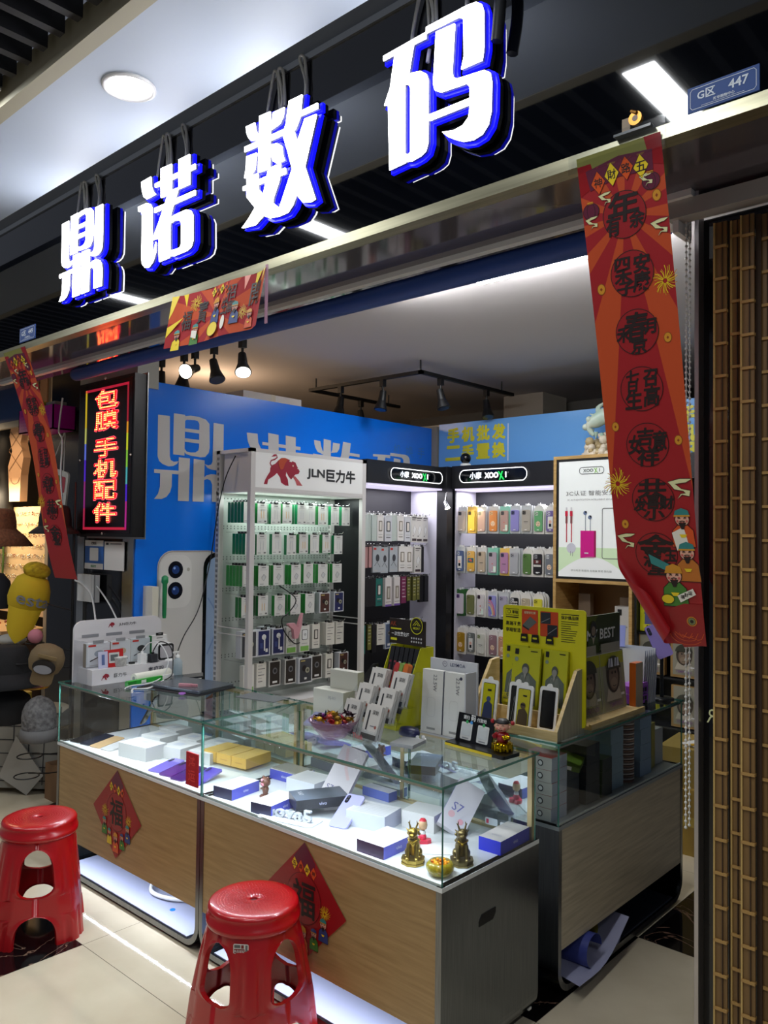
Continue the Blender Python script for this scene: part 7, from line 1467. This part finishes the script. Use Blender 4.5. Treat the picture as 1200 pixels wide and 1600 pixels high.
def framed(loc, art_, lab, rz=0):
    t = thing('framed_film', lab, 'film card', loc, 0, 'white framed film cards', rot=(R(-9), 0, rz))
    b = MB(); w, h = .078, .165; b.prism(rrect(-w/2, 0, w/2, h, .012)+[], 'y', 0, .006, WHT); b.prism(oval(0, h, .012, .012, 12, 0, 180), 'y', .001, .005, WHT); b.build('white_frame', t)
    c = MB(); A = Art(c, plane_S((0, 0, 0), (1, 0, 0), (0, 0, 1)), .001); A.poly(rrect(-w/2+.010, .012, w/2-.010, h-.014, .006, 4), mt('#0e0e10', .15), 1)
    if art_ == 'y':
        A.poly(rrect(-w/2+.012, .014, w/2-.012, h-.016, .005, 4), mt('#bcb81a', .3), 2); A.poly([(-.024, .016), (.024, .016), (.02, .07), (.0, .085), (-.018, .07)], mt('#2c3a6a', .4), 3); A.disc(.002, .09, .010, mt('#3a4a80', .4), 4); A.rect(-.006, .12, .012, .128, BLK, 3)
    elif art_ == 'b':
        A.poly(rrect(-w/2+.012, .014, w/2-.012, h-.016, .005, 4), mt('#bcb41e', .3), 2); A.poly([(-.025, .016), (.025, .016), (.024, .06), (.006, .08), (-.02, .07)], mt('#4a3c28', .4), 3); A.disc(.0, .088, .012, mt('#5c4c3a', .4), 4); A.rect(-.010, .088, .010, .094, BLK, 5); A.rect(-.004, .122, .014, .128, BLK, 3)
    elif art_ == 'g':
        for k in range(5): A.line([(-.02+.01*k, .02), (-.01+.006*k, .09)], .001, GREY, 3)
        A.disc(0, .1, .014, mt('#55585c', .4), 3)
    c.build('film_print', t)
framed((-1.828, 2.638, ZT+.013), 'y', 'white framed film card with blue figure, leftmost in the pine display')
framed((-1.715, 2.664, ZT+.013), 'g', 'white framed dark film card, second in the pine display')
framed((-1.665, 2.632, ZT+.013), 'b', 'white framed film card with brown figure in front', R(-4))
framed((-1.580, 2.668, ZT+.013), 'k', 'white framed plain black film card, rightmost in the pine display')

# ------------------------------------------------------------------ ape printed display facing the aisle
t = thing('pine_film_display', 'pine display with a dark green header card, facing the aisle', 'display stand', (-1.60, 3.09, ZT), PI/2)
b = MB(); b.box((-.24, -.10, 0), (.24, .10, .014), PINE); b.box((-.24, -.112, 0), (.24, -.10, .022), PINE); b.build('tray', t)
b = MB(); b.box((-.24, .02, .014), (.24, .032, .30), PINE); b.build('back_board', t)
hd = MB(); hd.box((-.21, .012, .245), (.255, .019, .415), mt('#3c4420', .3)); A = Art(hd, plane_S((0, .012, 0), (1, 0, 0), (0, 0, 1)), .001)
A.poly([(-.21, .33), (-.1, .415), (.05, .415), (-.05, .30)], mt('#59621f', .3), 1); A.text('NOT MY BEST', -.01, .335, .045, mt('#e4e6e0', .4), 4, .018, .42); A.disc(-.0, .36, .028, mt('#2a2a22', .5), 5, .034); A.disc(0, .352, .017, mt('#8a7c68', .5), 6, .02); A.poly([(-.06, .26), (.06, .26), (.04, .325), (-.04, .325)], mt('#4a5a30', .5), 5); A.poly([(-.012, .325), (.012, .325), (0, .295)], mt('#b4a890', .5), 6)
A.text('电镀3D钢化膜', .09, .275, .022, mt('#c9cdb8', .4), 2, .01, .15); A.rect(.02, .254, .2, .258, mt('#a4a88c', .4), 2); A.poly(rrect(-.21, .245, .255, .250, .002), mt('#8a8c6a', .4), 2); hd.build('header_card', t)
for px_, c in ((-.16, '#20221f'), (-.115, '#8a8664')):
    b = MB(); b.box((px_, -.09, .014), (px_+.003, -.01, .13), CLEAR); b.build('clear_divider', t)
for i, (y, vis, lab) in enumerate(((.115, True, 'front ape printed film box with striped helmet in the aisle display'), (-.10, False, 'left ape printed film box in the aisle display'))):
    b = MB(); b.box((-.11, 0, 0), (.11, .02, .245), mt('#6c6a5c', .2)); A = Art(b, plane_S((0, 0, 0), (1, 0, 0), (0, 0, 1)), .001); A.rect(-.105, .005, .105, .24, mt('#8f9272', .3), 1); A.rect(-.105, .19, .105, .24, mt('#a4a428', .3), 1.5)
    ape_art(Art(b, plane_S((0, 0, -.018), (1, 0, 0), (0, 0, 1)), .0012), 1.0, '#3c3c2c', vis); A.ring([(-.108, .003), (.108, .003), (.108, .242), (-.108, .242)], .004, mt('#c4c4b8', .2), 2)
    b.prism([(-.02, .245), (.02, .245), (.014, .27), (-.014, .27)], 'y', 0, .003, BLK)
    tag(b.build('film_box', None, (-1.60+.035-.0*i, 3.09+y, ZT+.015), 0, (R(-5), 0, PI/2)), lab, 'film box', 'ape printed film boxes in the aisle display')
for i, (y, m_) in enumerate(((2.905, '#1c1e24'), (2.945, '#8c8a5c'), (2.985, '#7a7850'))):
    b = MB(); b.box((-.02, 0, 0), (.02, .004, .15), CLEAR); b.box((-.018, .001, .05), (.018, .003, .11), mt(m_, .4)); tag(b.build('film_sleeve', None, (-1.53, y, ZT+.0145), 0, (R(-38), 0, PI/2)), 'clear sleeve with film leaning in the aisle display tray, %s' % ('first', 'second', 'third')[i], 'film sleeve', 'clear film sleeves')
# goods behind it
flatbox('film_carton', .03, .07, .20, ('#c4601a', '#c4601a', '#b4a890'), (-1.545, 3.365, ZT), 0, 'orange edged upright carton beside the aisle display', 'box')
for i in range(7):
    b = MB(); b.box((-.11, 0, 0), (.11, .010, .24), mt(('#8fa4c4', '#a4b4cc', '#7f94b8')[i % 3], .25)); b.box((-.112, -.002, 0), (.112, -.0005, .243), mt('#c9ccd0', .2)); tag(b.build('blister_pack', None, (-1.66, 3.43+.022*i, ZT), 0, (R(-8), 0, R(4))), 'pale blue blister pack behind the toy bus, number %s of the row' % ('one', 'two', 'three', 'four', 'five', 'six', 'seven')[i], 'blister pack', 'row of pale blue blister packs')
b = MB(); b.box((-.07, 0, 0), (.07, .006, .10), mt('#7f8ad0', .3)); tag(b.build('blue_card', None, (-1.72, 3.46, ZT+.245), 0, (R(-20), 0, R(20))), 'violet blue card sticking up behind the blister packs', 'card')
t = thing('toy_bus', 'small purple toy bus on the unlit counter near the phone stand', 'toy', (-1.575, 3.43, ZT))
PUT = mt('#9c4cc4', .35)
b = MB(); b.box((-.03, -.055, .012), (.03, .055, .05), PUT); b.box((-.03, -.055, .056), (.03, .055, .088), PUT); b.prism([(-.055, .088), (.055, .088), (.045, .102), (-.045, .102)], 'x', -.032, .032, mt('#b46ad8', .35)); b.build('bus_body', t)
b = MB()
for y in (-.04, -.01, .02): b.box((-.031, y, .062), (.031, y+.022, .080), BLK); b.box((-.031, y, .026), (.031, y+.022, .042), BLK)
b.build('windows', t)
for y in (-.035, .035): MB().cyl((-.032, y, .012), (.032, y, .012), .012, BLK, n=14).build('wheel_pair', t)
# phone stand with lavender phone
t = thing('phone_stand', 'black round based phone stand on the far end of the unlit counter', 'phone stand', (-1.545, 3.635, ZT))
MB().lathe([(.055, 0), (.055, .008), (.05, .012), (.001, .013)], mt('#0e0e10', .35), n=30).build('round_base', t); MB().cyl((0, 0, .012), (0, 0, .21), .0085, mt('#0e0e10', .35), n=14).build('pole', t)
b = MB(); b.cyl((0, 0, .20), (-.02, .0, .27), .006, mt('#0e0e10', .35), n=10); b.box((-.035, -.012, .245), (.0, .012, .275), mt('#0e0e10', .35)); b.box((-.042, -.010, .24), (-.036, .012, .30), mt('#0e0e10', .35)); b.build('clamp', t)
phone((-1.515, 3.615, ZT+.20), R(40), 12, '#9c8cd4', 'lavender phone clamped in the black phone stand', '#3a3a4a', roll=-22)

# ------------------------------------------------------------------ stock inside the unlit counter
def stackb(x, y, w, d, h, n, cols, lab, art=None, rz=0):
    for k in range(n):
        flatbox('stock_box', w, d, h-.001, cols, (x, y, ZD+.0005+h*k), rz+R((k % 3)-1), '%s, %s of its stack' % (lab, ('bottom one', 'second', 'third', 'fourth', 'fifth', 'sixth', 'seventh')[k] if k < n-1 else 'topmost'), 'stock box', lab+' stack', front=art)
icon = lambda A: (A.rect(-.035, -.004, -.008, .006, DGREY), A.disc(.018, 0, .012, DGREY, 1), A.disc(.018, 0, .008, WHT, 2))
stackb(-1.585, 2.665, .13, .11, .046, 5, ('#b8383c', '#c4c2bc', '#b4bccc'), 'white cable box with icon near the side glass', icon)
stackb(-1.60, 2.80, .12, .10, .055, 3, ('#3c434c', '#3a3f46', '#39424c'), 'dark grey stock box behind the white ones')
stackb(-1.585, 2.925, .13, .11, .075, 3, ('#33383e', '#2c3034', '#2f343a'), 'charcoal stock box in the middle')
stackb(-1.575, 3.035, .12, .085, .05, 3, ('#5a6a4a', '#4c5c3c', '#2c3436'), 'small stock box with a red and black side')
stackb(-1.60, 3.155, .14, .11, .062, 4, ('#9ab0b4', '#7f98a0', '#90a8b8'), 'pale blue grey stock box')
stackb(-1.59, 3.42, .13, .11, .068, 4, ('#8aa4b8', '#7a94ac', '#849cb8'), 'light blue stock box at the far side')
for k in range(26):
    b = MB(); b.cyl((0, 0, 0), (0, 0, .0065), .045, mt('#c4bcb8', .3) if k % 2 else mt('#8a6a5c', .4), n=24); o = b.build('round_case') if k < 2 else None
    if o is None: o = rc[k % 2].copy(); COL.objects.link(o)
    else: rc = (rc+[o]) if k else [o]
    o.location = (-1.565, 3.285, ZD+.0005+.0105*k); o['label'] = 'thin round case in the tall striped stack behind the counter glass'; o['category'] = 'round case'; o['group'] = 'striped stack of thin round cases'
flatbox('stock_box', .10, .05, .20, ('#9a9240', '#8f8838', '#a89c48'), (-1.60, 3.55, ZD), R(6), 'upright olive box at the far end inside the unlit counter', 'stock box')
flatbox('stock_box', .12, .08, .16, ('#b4b6b8', '#a4a6a8', '#b4b6b8'), (-1.62, 3.64, ZD), R(-4), 'upright pale box at the far glass inside the unlit counter', 'stock box')
b = MB(); b.box((-.09, -.07, 0), (.09, .07, .02), mt('#4f6a1c', .35)); b.box((.03, -.0705, .003), (.06, -.070, .017), WHT); tag(b.build('green_carton', None, (-1.60, 2.80, ZD+.170), 0, (R(6), R(8), R(20))), 'olive green carton lying on the dark boxes in the unlit counter', 'box')
b = MB(); b.box((-.10, -.06, 0), (.10, .06, .03), mt('#a89a28', .4)); tag(b.build('yellow_carton', None, (-1.75, 2.72, ZD+.2), 0, (0, R(12), R(30))), 'yellow carton high in the near end of the unlit counter', 'box')
flatbox('stock_box', .22, .30, .17, ('#7f9a8c', '#6a8478', '#74907f'), (-1.82, 2.95, ZD), 0, 'large grey green carton at the back of the unlit counter', 'stock box')
flatbox('stock_box', .22, .34, .20, ('#9ab0bc', '#8aa0ac', '#8aa0ac'), (-1.82, 3.32, ZD), 0, 'large pale blue carton at the back of the unlit counter', 'stock box')
# rolled posters on the shelf under the unlit counter
PPR = mt('#a9abc8', .45)
t = thing('paper_roll', 'loosely rolled printed sheet sticking out under the unlit counter', 'poster roll', (0, 0, 0))
b = MB(); vs = []; N1, N2 = 22, 6
for j in range(N2+1):
    for i in range(N1+1):
        a = i/N1*5.2; r_ = .055+.012*a/5.2; vs.append((-1.75+.30*j/N2, 2.78+r_*math.cos(a)+.03*j/N2, .11+r_*math.sin(a)))
b.add(vs, [(j*(N1+1)+i, j*(N1+1)+i+1, (j+1)*(N1+1)+i+1, (j+1)*(N1+1)+i) for j in range(N2) for i in range(N1)], mt('#3c4690', .4), True); b.build('rolled_sheet', t)
b = MB(); vs = []
for j in range(9):
    for i in range(9): u = i/8; v = j/8; vs.append((-1.80+.385*v-.03*u*v, 2.73+.36*u-.1*v*(1-u), .042+.13*(u**1.6)*(1-.35*v)+.02*math.sin(u*5+v*2)*v))
b.add(vs, [(j*9+i, j*9+i+1, (j+1)*9+i+1, (j+1)*9+i) for j in range(8) for i in range(8)], PPR, True); b.build('hanging_sheet', t)
b = MB(); b.cyl((-1.70, 2.95, .10), (-1.52, 2.93, .12), .035, mt('#8a8440', .5), n=20, caps=False); tag(b.build('poster_tube'), 'olive rolled poster lying beside the loose sheet under the counter', 'poster roll')
b = MB(); b.cyl((-1.62, 3.02, .075), (-1.47, 3.05, .075), .036, mt('#a4a8c4', .45), n=20, caps=False); b.cyl((-1.62, 3.02, .075), (-1.47, 3.05, .075), .022, mt('#6a70a0', .45), n=20, caps=False); tag(b.build('poster_tube'), 'pale rolled poster at the right of the loose sheet under the counter', 'poster roll')
# =================================================================== NEIGHBOURING STALL AT THE LEFT
def knit(name, c1, c2, s=90, horiz=False):
    m = mt(c1, .9).copy(); m.name = name; n, l, b = nodes(m)
    tc = n.new('ShaderNodeTexCoord'); wv = n.new('ShaderNodeTexWave'); wv.inputs['Scale'].default_value = s; wv.inputs['Distortion'].default_value = .2; wv.inputs['Detail'].default_value = 1
    wv.bands_direction = 'Z' if horiz else 'X'
    cr = n.new('ShaderNodeValToRGB'); cr.color_ramp.elements[0].color = (*lin(c2), 1); cr.color_ramp.elements[1].color = (*lin(c1), 1)
    bp = n.new('ShaderNodeBump'); bp.inputs['Strength'].default_value = .8; bp.inputs['Distance'].default_value = .01
    l.new(tc.outputs['Object'], wv.inputs[0]); l.new(wv.outputs['Fac'], cr.inputs[0]); l.new(cr.outputs[0], b.inputs['Base Color']); l.new(wv.outputs['Fac'], bp.inputs['Height']); l.new(bp.outputs[0], b.inputs['Normal'])
    return m
GK = noise_mix('grey_knit', '#4f4c4b', '#6f6c6a', (1, 1, 1), 45, 3, .95, bump=1.)
CORD = noise_mix('brown_corduroy', '#7a4a2e', '#643c26', (1, 1, 1), 60, 3, .95, bump=.5)
t = thing('knit_beanie', 'grey cable knit beanie with folded cuff beside the left end of the counters', 'hat', (-4.29, 2.0, .53))
b = MB(); n_ = 48; pr = [(.078, .05), (.086, .08), (.088, .12), (.084, .16), (.070, .195), (.045, .22), (.015, .235), (.001, .238)]
vs = []
for r_, z in pr:
    for i in range(n_): a = 2*PI*i/n_; q = 1+.035*math.sin(12*a+z*26); vs.append((r_*q*math.cos(a), r_*q*math.sin(a), z))
b.add(vs, [(k*n_+i, k*n_+(i+1) % n_, (k+1)*n_+(i+1) % n_, (k+1)*n_+i) for k in range(len(pr)-1) for i in range(n_)], GK, True); b.build('crown', t)
b = MB(); vs = []; pr = [(.080, .062), (.092, .060), (.095, .03), (.091, .0), (.084, -.002), (.080, .01)]
for r_, z in pr:
    for i in range(96): a = 2*PI*i/96; q = 1+.018*(1 if i % 2 else -1); vs.append((r_*q*math.cos(a), r_*q*math.sin(a), z))
b.add(vs, [(k*96+i, (k+1)*96+i, (k+1)*96+(i+1) % 96, k*96+(i+1) % 96) for k in range(len(pr)-1) for i in range(96)], mt('#625f5d', .9), True); b.build('cuff', t)
# hat tree
t = thing('hat_stand', 'black wire hat stand with empty rings near the floor at the far left', 'hat stand', (-4.62, 2.34, 0))
b = MB(); b.tube([(0, 0, 0), (0, 0, 1.95)], .008, BLK); b.lathe([(.14, 0), (.14, .012), (.02, .02), (.001, .021)], BLK, n=24); b.build('pole', t)
for z, dx, dy in ((.40, .14, -.30), (.29, .13, -.31), (.56, .33, -.34), (.90, .0, -.30), (1.24, -.13, -.18), (1.72, -.1, -.08), (1.0, -.05, -.2)):
    b = MB(); rr = .065 if z < .5 else .05; b.tube([(dx+rr*math.cos(2*PI*i/20), dy+rr*math.sin(2*PI*i/20), z) for i in range(21)], .0035, BLK, 6); b.tube([(0, 0, z-.06), (dx*.5, dy*.5, z-.03), (dx-rr*.7*(1 if dx > 0 else -1), dy+.03, z)], .0035, BLK, 6); b.build('ring_arm', t)
def bucket(loc, rc, hc, rb, m, label, drop=.05, rot=None, inner=BLK):
    t = thing('bucket_hat', label, 'hat', loc, rot=rot or (0, 0, 0))
    b = MB(); b.lathe([(rc, 0), (rc*.97, hc*.4), (rc*.88, hc*.8), (rc*.78, hc*.96), (rc*.5, hc*1.02), (.001, hc*1.03)], m, n=36); b.build('crown', t)
    b = MB(); b.lathe([(rc, .004), (rc*1.04, 0), ((rc+rb)/2, -drop*.4), (rb, -drop), (rb-.002, -drop-.004), ((rc+rb)/2, -drop*.4-.006), (rc*.98, -.006), (.01, .0)], [m]*5+[inner]*2, n=40); b.build('brim', t)
bucket((-5.22, 2.15, 1.66), .10, .13, .20, CORD, 'brown corduroy bucket hat at the left edge', .10)
bucket((-4.72, 2.27, 1.68), .095, .13, .15, mt('#0c0c0e', .85), 'black bucket hat behind the brown corduroy one', .04)
bucket((-4.72, 2.0, .84), .135, .15, .20, mt('#101114', .85), 'large black bucket hat above the grey beanie', .07)
b = MB(); b.lathe([(.13, -.07), (.15, 0), (.13, .07), (.08, .11), (.001, .13)], mt('#0b0b0e', .85), n=28); tag(b.build('black_hat', None, (-4.76, 2.02, .62)), 'black rounded hat hanging under the large black bucket hat', 'hat')
b = MB(); b.lathe([(.09, -.1), (.10, 0), (.09, .07), (.05, .12), (.001, .13)], mt('#2c2c32', .9), n=24); tag(b.build('knit_beanie', None, (-5.27, 2.15, 1.26)), 'dark grey beanie at the left edge beside the yellow cap', 'hat')
t = thing('yellow_baseball_hat', 'bright yellow cap with a pompom and grey letters hanging at left', 'hat', (-4.77, 2.15, 1.29), rot=(R(8), R(12), R(58)))
YC2 = mt('#b89a0c', .85)
b = MB(); b.lathe([(.105, -.09), (.118, -.04), (.112, .02), (.090, .08), (.05, .11), (.001, .12)], YC2, n=36, sy=.9); b.build('crown', t)
b = MB(); b.ball((.01, 0, .135), .068, noise_mix('yellow_fluff', '#b89a10', '#8a7008', (1, 1, 1), 30, 4, .95, bump=1.), 20, 1.15, 1, .75); b.build('pompom', t)
b = MB(); vs = []
for i in range(13):
    a = R(-150+120*i/12)
    for k in range(4): rr = .108+.0*k; vs.append((rr*math.cos(a)*(1-.08*k), rr*math.sin(a)*.9-.012*k, -.085-.042*k-.004*k*k*(1-abs(i-6)/6)*2))
b.add(vs, [(i*4+k, i*4+k+1, (i+1)*4+k+1, (i+1)*4+k) for i in range(12) for k in range(3)], YC2, True); b.build('visor', t)
b = MB(); vs, fs = text_geo('esta', .015); w0 = max(v[0] for v in vs)*2; h0 = max(v[1] for v in vs)*2
out = []
for x, y in vs: a = -PI/2+.05+x/w0*1.7+.35; out.append((.1225*math.cos(a), .112*math.sin(a), -.03+y/h0*.06-.02*(x/w0)))
b.add(out, fs, mt('#77787c', .8)); b.build('lettering', t)
t = thing('khaki_hat', 'khaki cap seen from below with a dark opening above the grey beanie', 'hat', (-4.22, 2.0, .965), rot=(R(14), R(14), R(64)))
KH = mt('#6a583c', .85)
b = MB(); b.lathe([(.078, -.05), (.090, -.01), (.088, .03), (.070, .065), (.04, .08), (.001, .085)], KH, n=32); b.build('crown', t)
b = MB(); b.prism(rrect(-.055, -.11, .055, -.0, .03), 'y', -.088, -.080, KH); b.build('visor', t)
b = MB(); b.prism(oval(-.005, -.005, .058, .040, 20), 'y', -.093, -.084, BLK); b.prism(oval(-.008, -.018, .045, .024, 20), 'y', -.0945, -.0935, mt('#8f9096', .8)); b.prism([(-.05, .045), (.045, .04), (.045, .058), (-.05, .063)], 'y', -.092, -.084, mt('#7a6644', .85)); b.build('rear_opening', t)
tag(MB().ball((0, 0, 0), .042, mt('#b4707c', .9), 16).build('pink_pompom', None, (-4.62, 2.12, 1.045)), 'small pink pompom above the khaki cap', 'pompom')
tag(MB().ball((0, 0, 0), .10, mt('#a8a49c', .95), 18, 1.1, .8, .35).build('white_fluffy_hat', None, (-4.98, 2.14, .99)), 'white fluffy hat top above the large black bucket hat', 'hat')
b = MB(); b.prism(oval(0, 0, .17, .11, 24), 'z', 0, .010, mt('#b07a18', .6)); b.prism(oval(0, 0, .165, .105, 24), 'z', .011, .018, mt('#a86a6a', .6)); tag(b.build('folded_scarf', None, (-4.78, 2.15, .735)), 'orange and pink striped folded scarf under the large black hat', 'scarf')
# jewellery wall
JB = mt('#d8b88c', .6)
t = thing('jewellery_board', 'warm lit perforated board full of small earrings at the far left', 'display board', (0, 0, 0))
b = MB(); b.box((-7.6, 2.90, .98), (-6.10, 2.92, 1.85), JB); b.build('board', t)
r = random.Random(21); M2 = [mt('#d8c070', .25, .9), mt('#c8ccd0', .2, .9), mt('#8a4a3c', .4), mt('#e4dccc', .4)]
for row in range(9):
    b = MB()
    for k in range(34):
        x = -7.15+.031*k+r.uniform(-.006, .006); z = 1.80-.085*row+r.uniform(-.006, .006); rr = r.uniform(.006, .014); m_ = M2[r.randrange(4)]
        if r.random() < .5: b.tube([(x+rr*math.cos(q*PI/5), 2.893, z-rr+rr*math.sin(q*PI/5)) for q in range(11)], .0018, m_, 5)
        else: b.ball((x, 2.892, z), rr*.5, m_, 6); b.ball((x, 2.892, z-.018), rr*.4, m_, 6)
    o = b.build('earring_row', t)
b = MB(); b.box((-6.11, 2.86, .0), (-6.06, 2.93, 2.9), mt('#9c8f7c', .5)); b.build('frame_post', t)
area('jewellery_lamp', (-6.7, 2.62, 1.95), .7, .05, 9, (1, .80, .52), (R(35), 0, 0))
b = MB(); b.box((-7.6, 2.55, .88), (-6.12, 2.90, .905), mt('#c4a074', .5)); b.box((-7.6, 2.56, .0), (-6.12, 2.88, .88), mt('#3a2618', .6)); tag(b.build('jewellery_counter'), 'brown counter with a bright top below the jewellery board', 'counter')
b = MB()
for k in range(60): b.ball((-7.2+r.uniform(0, 1.0), 2.60+r.uniform(0, .25), .914), r.uniform(.008, .014), M2[r.randrange(4)] if k % 3 else mt('#c06a4a', .4), 6)
o = tag(b.build('trinkets'), 'scatter of small coral and gold trinkets on the jewellery counter', 'trinkets'); o['kind'] = 'stuff'
# garments above
b = MB(); BD = mt('#d8ab84', .6); b.prism([(-.10, -.33), (.09, -.33), (.10, -.12), (.14, .02), (.08, .14), (.13, .26), (.06, .34), (-.08, .34), (-.13, .2), (-.07, .08), (-.14, -.04)], 'y', -.03, .03, BD)
A = Art(b, plane_S((0, -.03, 0), (1, 0, 0), (0, 0, 1)), .002)
for z in (.17, .0): A.line([(-.12, z+.08), (.12, z-.08)], .008, mt('#8a6444', .6)); A.line([(-.12, z-.08), (.12, z+.08)], .008, mt('#8a6444', .6))
A.line(oval(0, -.14, .08, .05, 10, 180, 360), .006, mt('#6a4a34', .6)); tag(b.build('bust_form', None, (-6.55, 2.84, 2.22)), 'cream bust form crossed by brown laces in the neighbouring stall', 'bust form')
b = MB(); b.prism([(-.16, -.30), (.16, -.30), (.15, .36), (-.15, .36)], 'y', -.01, .01, mt('#d8ab84', .6)); tag(b.build('cream_board', None, (-6.27, 2.86, 2.68)), 'cream backing panel hung with chains near the blue awning', 'panel')
for i, x in enumerate((-6.36, -6.28, -6.20)):
    b = MB(); 
    for k in range(18): b.tube([(.006*math.cos(q*PI/3), 0, -.028*k+.014*math.sin(q*PI/3)) for q in range(7)], .002, DGREY, 5)
    tag(b.build('hanging_chain', None, (x, 2.83, 2.84)), 'dark chain hanging on the cream panel, %s one' % ('left', 'middle', 'right')[i], 'chain', 'dark chains on the cream panel')
b = MB(); b.tube(smooth_path([(0, 0, .38), (.02, 0, .2), (-.03, 0, 0), (.0, 0, -.2), (-.02, 0, -.42)], 5), .065, mt('#0c0b0e', .6), 12)
for k in range(18): b.ball((.0-.01*math.sin(k), -.068, .34-.04*k), .008, mt('#b4b4bc', .2, .8), 6)
tag(b.build('beaded_garment', None, (-6.80, 2.84, 2.16)), 'black beaded garment hanging left of the cream bust form', 'garment')
b = MB(); b.prism([(-.12, -.14), (.10, -.14), (.09, .14), (-.10, .14)], 'y', -.02, .02, mt('#9c2418', .7)); tag(b.build('red_garment', None, (-7.02, 2.84, 2.40)), 'red garment at the left edge under the blue awning', 'garment')
b = MB(); b.prism([(-.12, -.08), (.08, -.08), (.08, .09), (-.12, .09)], 'y', -.02, .02, mt('#c9c4b8', .7)); A = Art(b, plane_S((0, -.02, 0), (1, 0, 0), (0, 0, 1)), .002); A.text('asi', -.0, .0, .05, DGREY); A.rect(-.12, -.08, .08, -.03, YEL); tag(b.build('printed_tag', None, (-7.0, 2.84, 1.93)), 'white and yellow printed tag at the left edge above the brown hat', 'tag')
for i, (x, z, L_) in enumerate(((-6.98, 1.52, .26), (-6.92, 1.50, .24), (-6.84, 1.52, .27))):
    b = MB(); b.tube(smooth_path([(0, 0, 0), (.006, 0, -L_*.4), (-.004, 0, -L_)], 5), .008, mt('#3c5a1c', .7), 6); tag(b.build('green_strand', None, (x, 2.85, z)), 'green cord strand hanging below the brown hat, %s one' % ('left', 'middle', 'right')[i], 'cord', 'green cord strands')
tag(MB().prism([(-.05, -.1), (.05, -.1), (.06, .1), (-.06, .1)], 'y', -.02, .02, mt('#15161c', .7)).build('black_pouch', None, (-6.90, 2.83, 1.60)), 'black pouch hanging below the brown corduroy hat', 'pouch')
t = thing('neighbour_blind', 'blue roller blind of the neighbouring stall with a pale bottom bar', 'blind', (-8.0, 2.42, 2.42))
b = MB(); b.box((0, 0, 0), (2.42, .012, .30), mt('#16407c', .6)); b.build('fabric', t); b = MB(); b.box((0, -.006, -.045), (2.42, .018, 0), mt('#8c8c84', .5)); b.build('bottom_bar', t)
b = MB(); b.cyl((0, .006, .33), (2.42, .006, .33), .03, mt('#c9c0b0', .5), n=16); b.build('roller', t)
# grid cloth basket
t = thing('grid_basket', 'pale basket covered in checked cloth on the floor at far left', 'basket', (-5.30, 2.28, .0), R(48))
b = MB(); GC = mt('#8f8c84', .8); b.prism([(-.38, .06), (.34, .02), (.36, .50), (-.40, .56)], 'y', -.14, .16, GC); A = Art(b, plane_S((0, -.14, 0), (1, 0, 0), (0, 0, 1)), .002)
for k in range(9): A.line([(-.38+.09*k, .05), (-.40+.095*k, .54)], .006, DGREY)
for k in range(6): A.line([(-.39, .10+.085*k), (.35, .07+.085*k)], .006, DGREY)
b.build('cloth_cover', t)
b = MB(); b.prism([(-.05, 0), (.12, -.12), (.22, .0), (.05, .25)], 'y', -.18, -.165, mt('#a4a19a', .8)); o = b.build('hanging_corner', t); o.location = (.05, 0, .12)
for i, (x, c, nm) in enumerate(((-.15, '#b44a8c', 'pink'), (-.02, '#4aa02c', 'green'), (.08, '#c4a43c', 'yellow'), (-.26, '#4a5a8c', 'blue'))):
    tag(MB().prism(rrect(-.05, -.04, .05, .04, .02), 'z', 0, .05, mt(c, .6)).build('small_pouch', None, (-5.30+x*.67, 2.28+x*.74, .5615)), '%s small pouch on top of the checked cloth basket' % nm, 'pouch')
b = MB(); b.box((-.12, -.12, 0), (.12, .12, .22), mt('#7a5a3c', .6)); tag(b.build('wooden_crate', None, (-4.80, 2.46, 0)), 'light brown wooden crate on the floor left of the counter', 'crate')
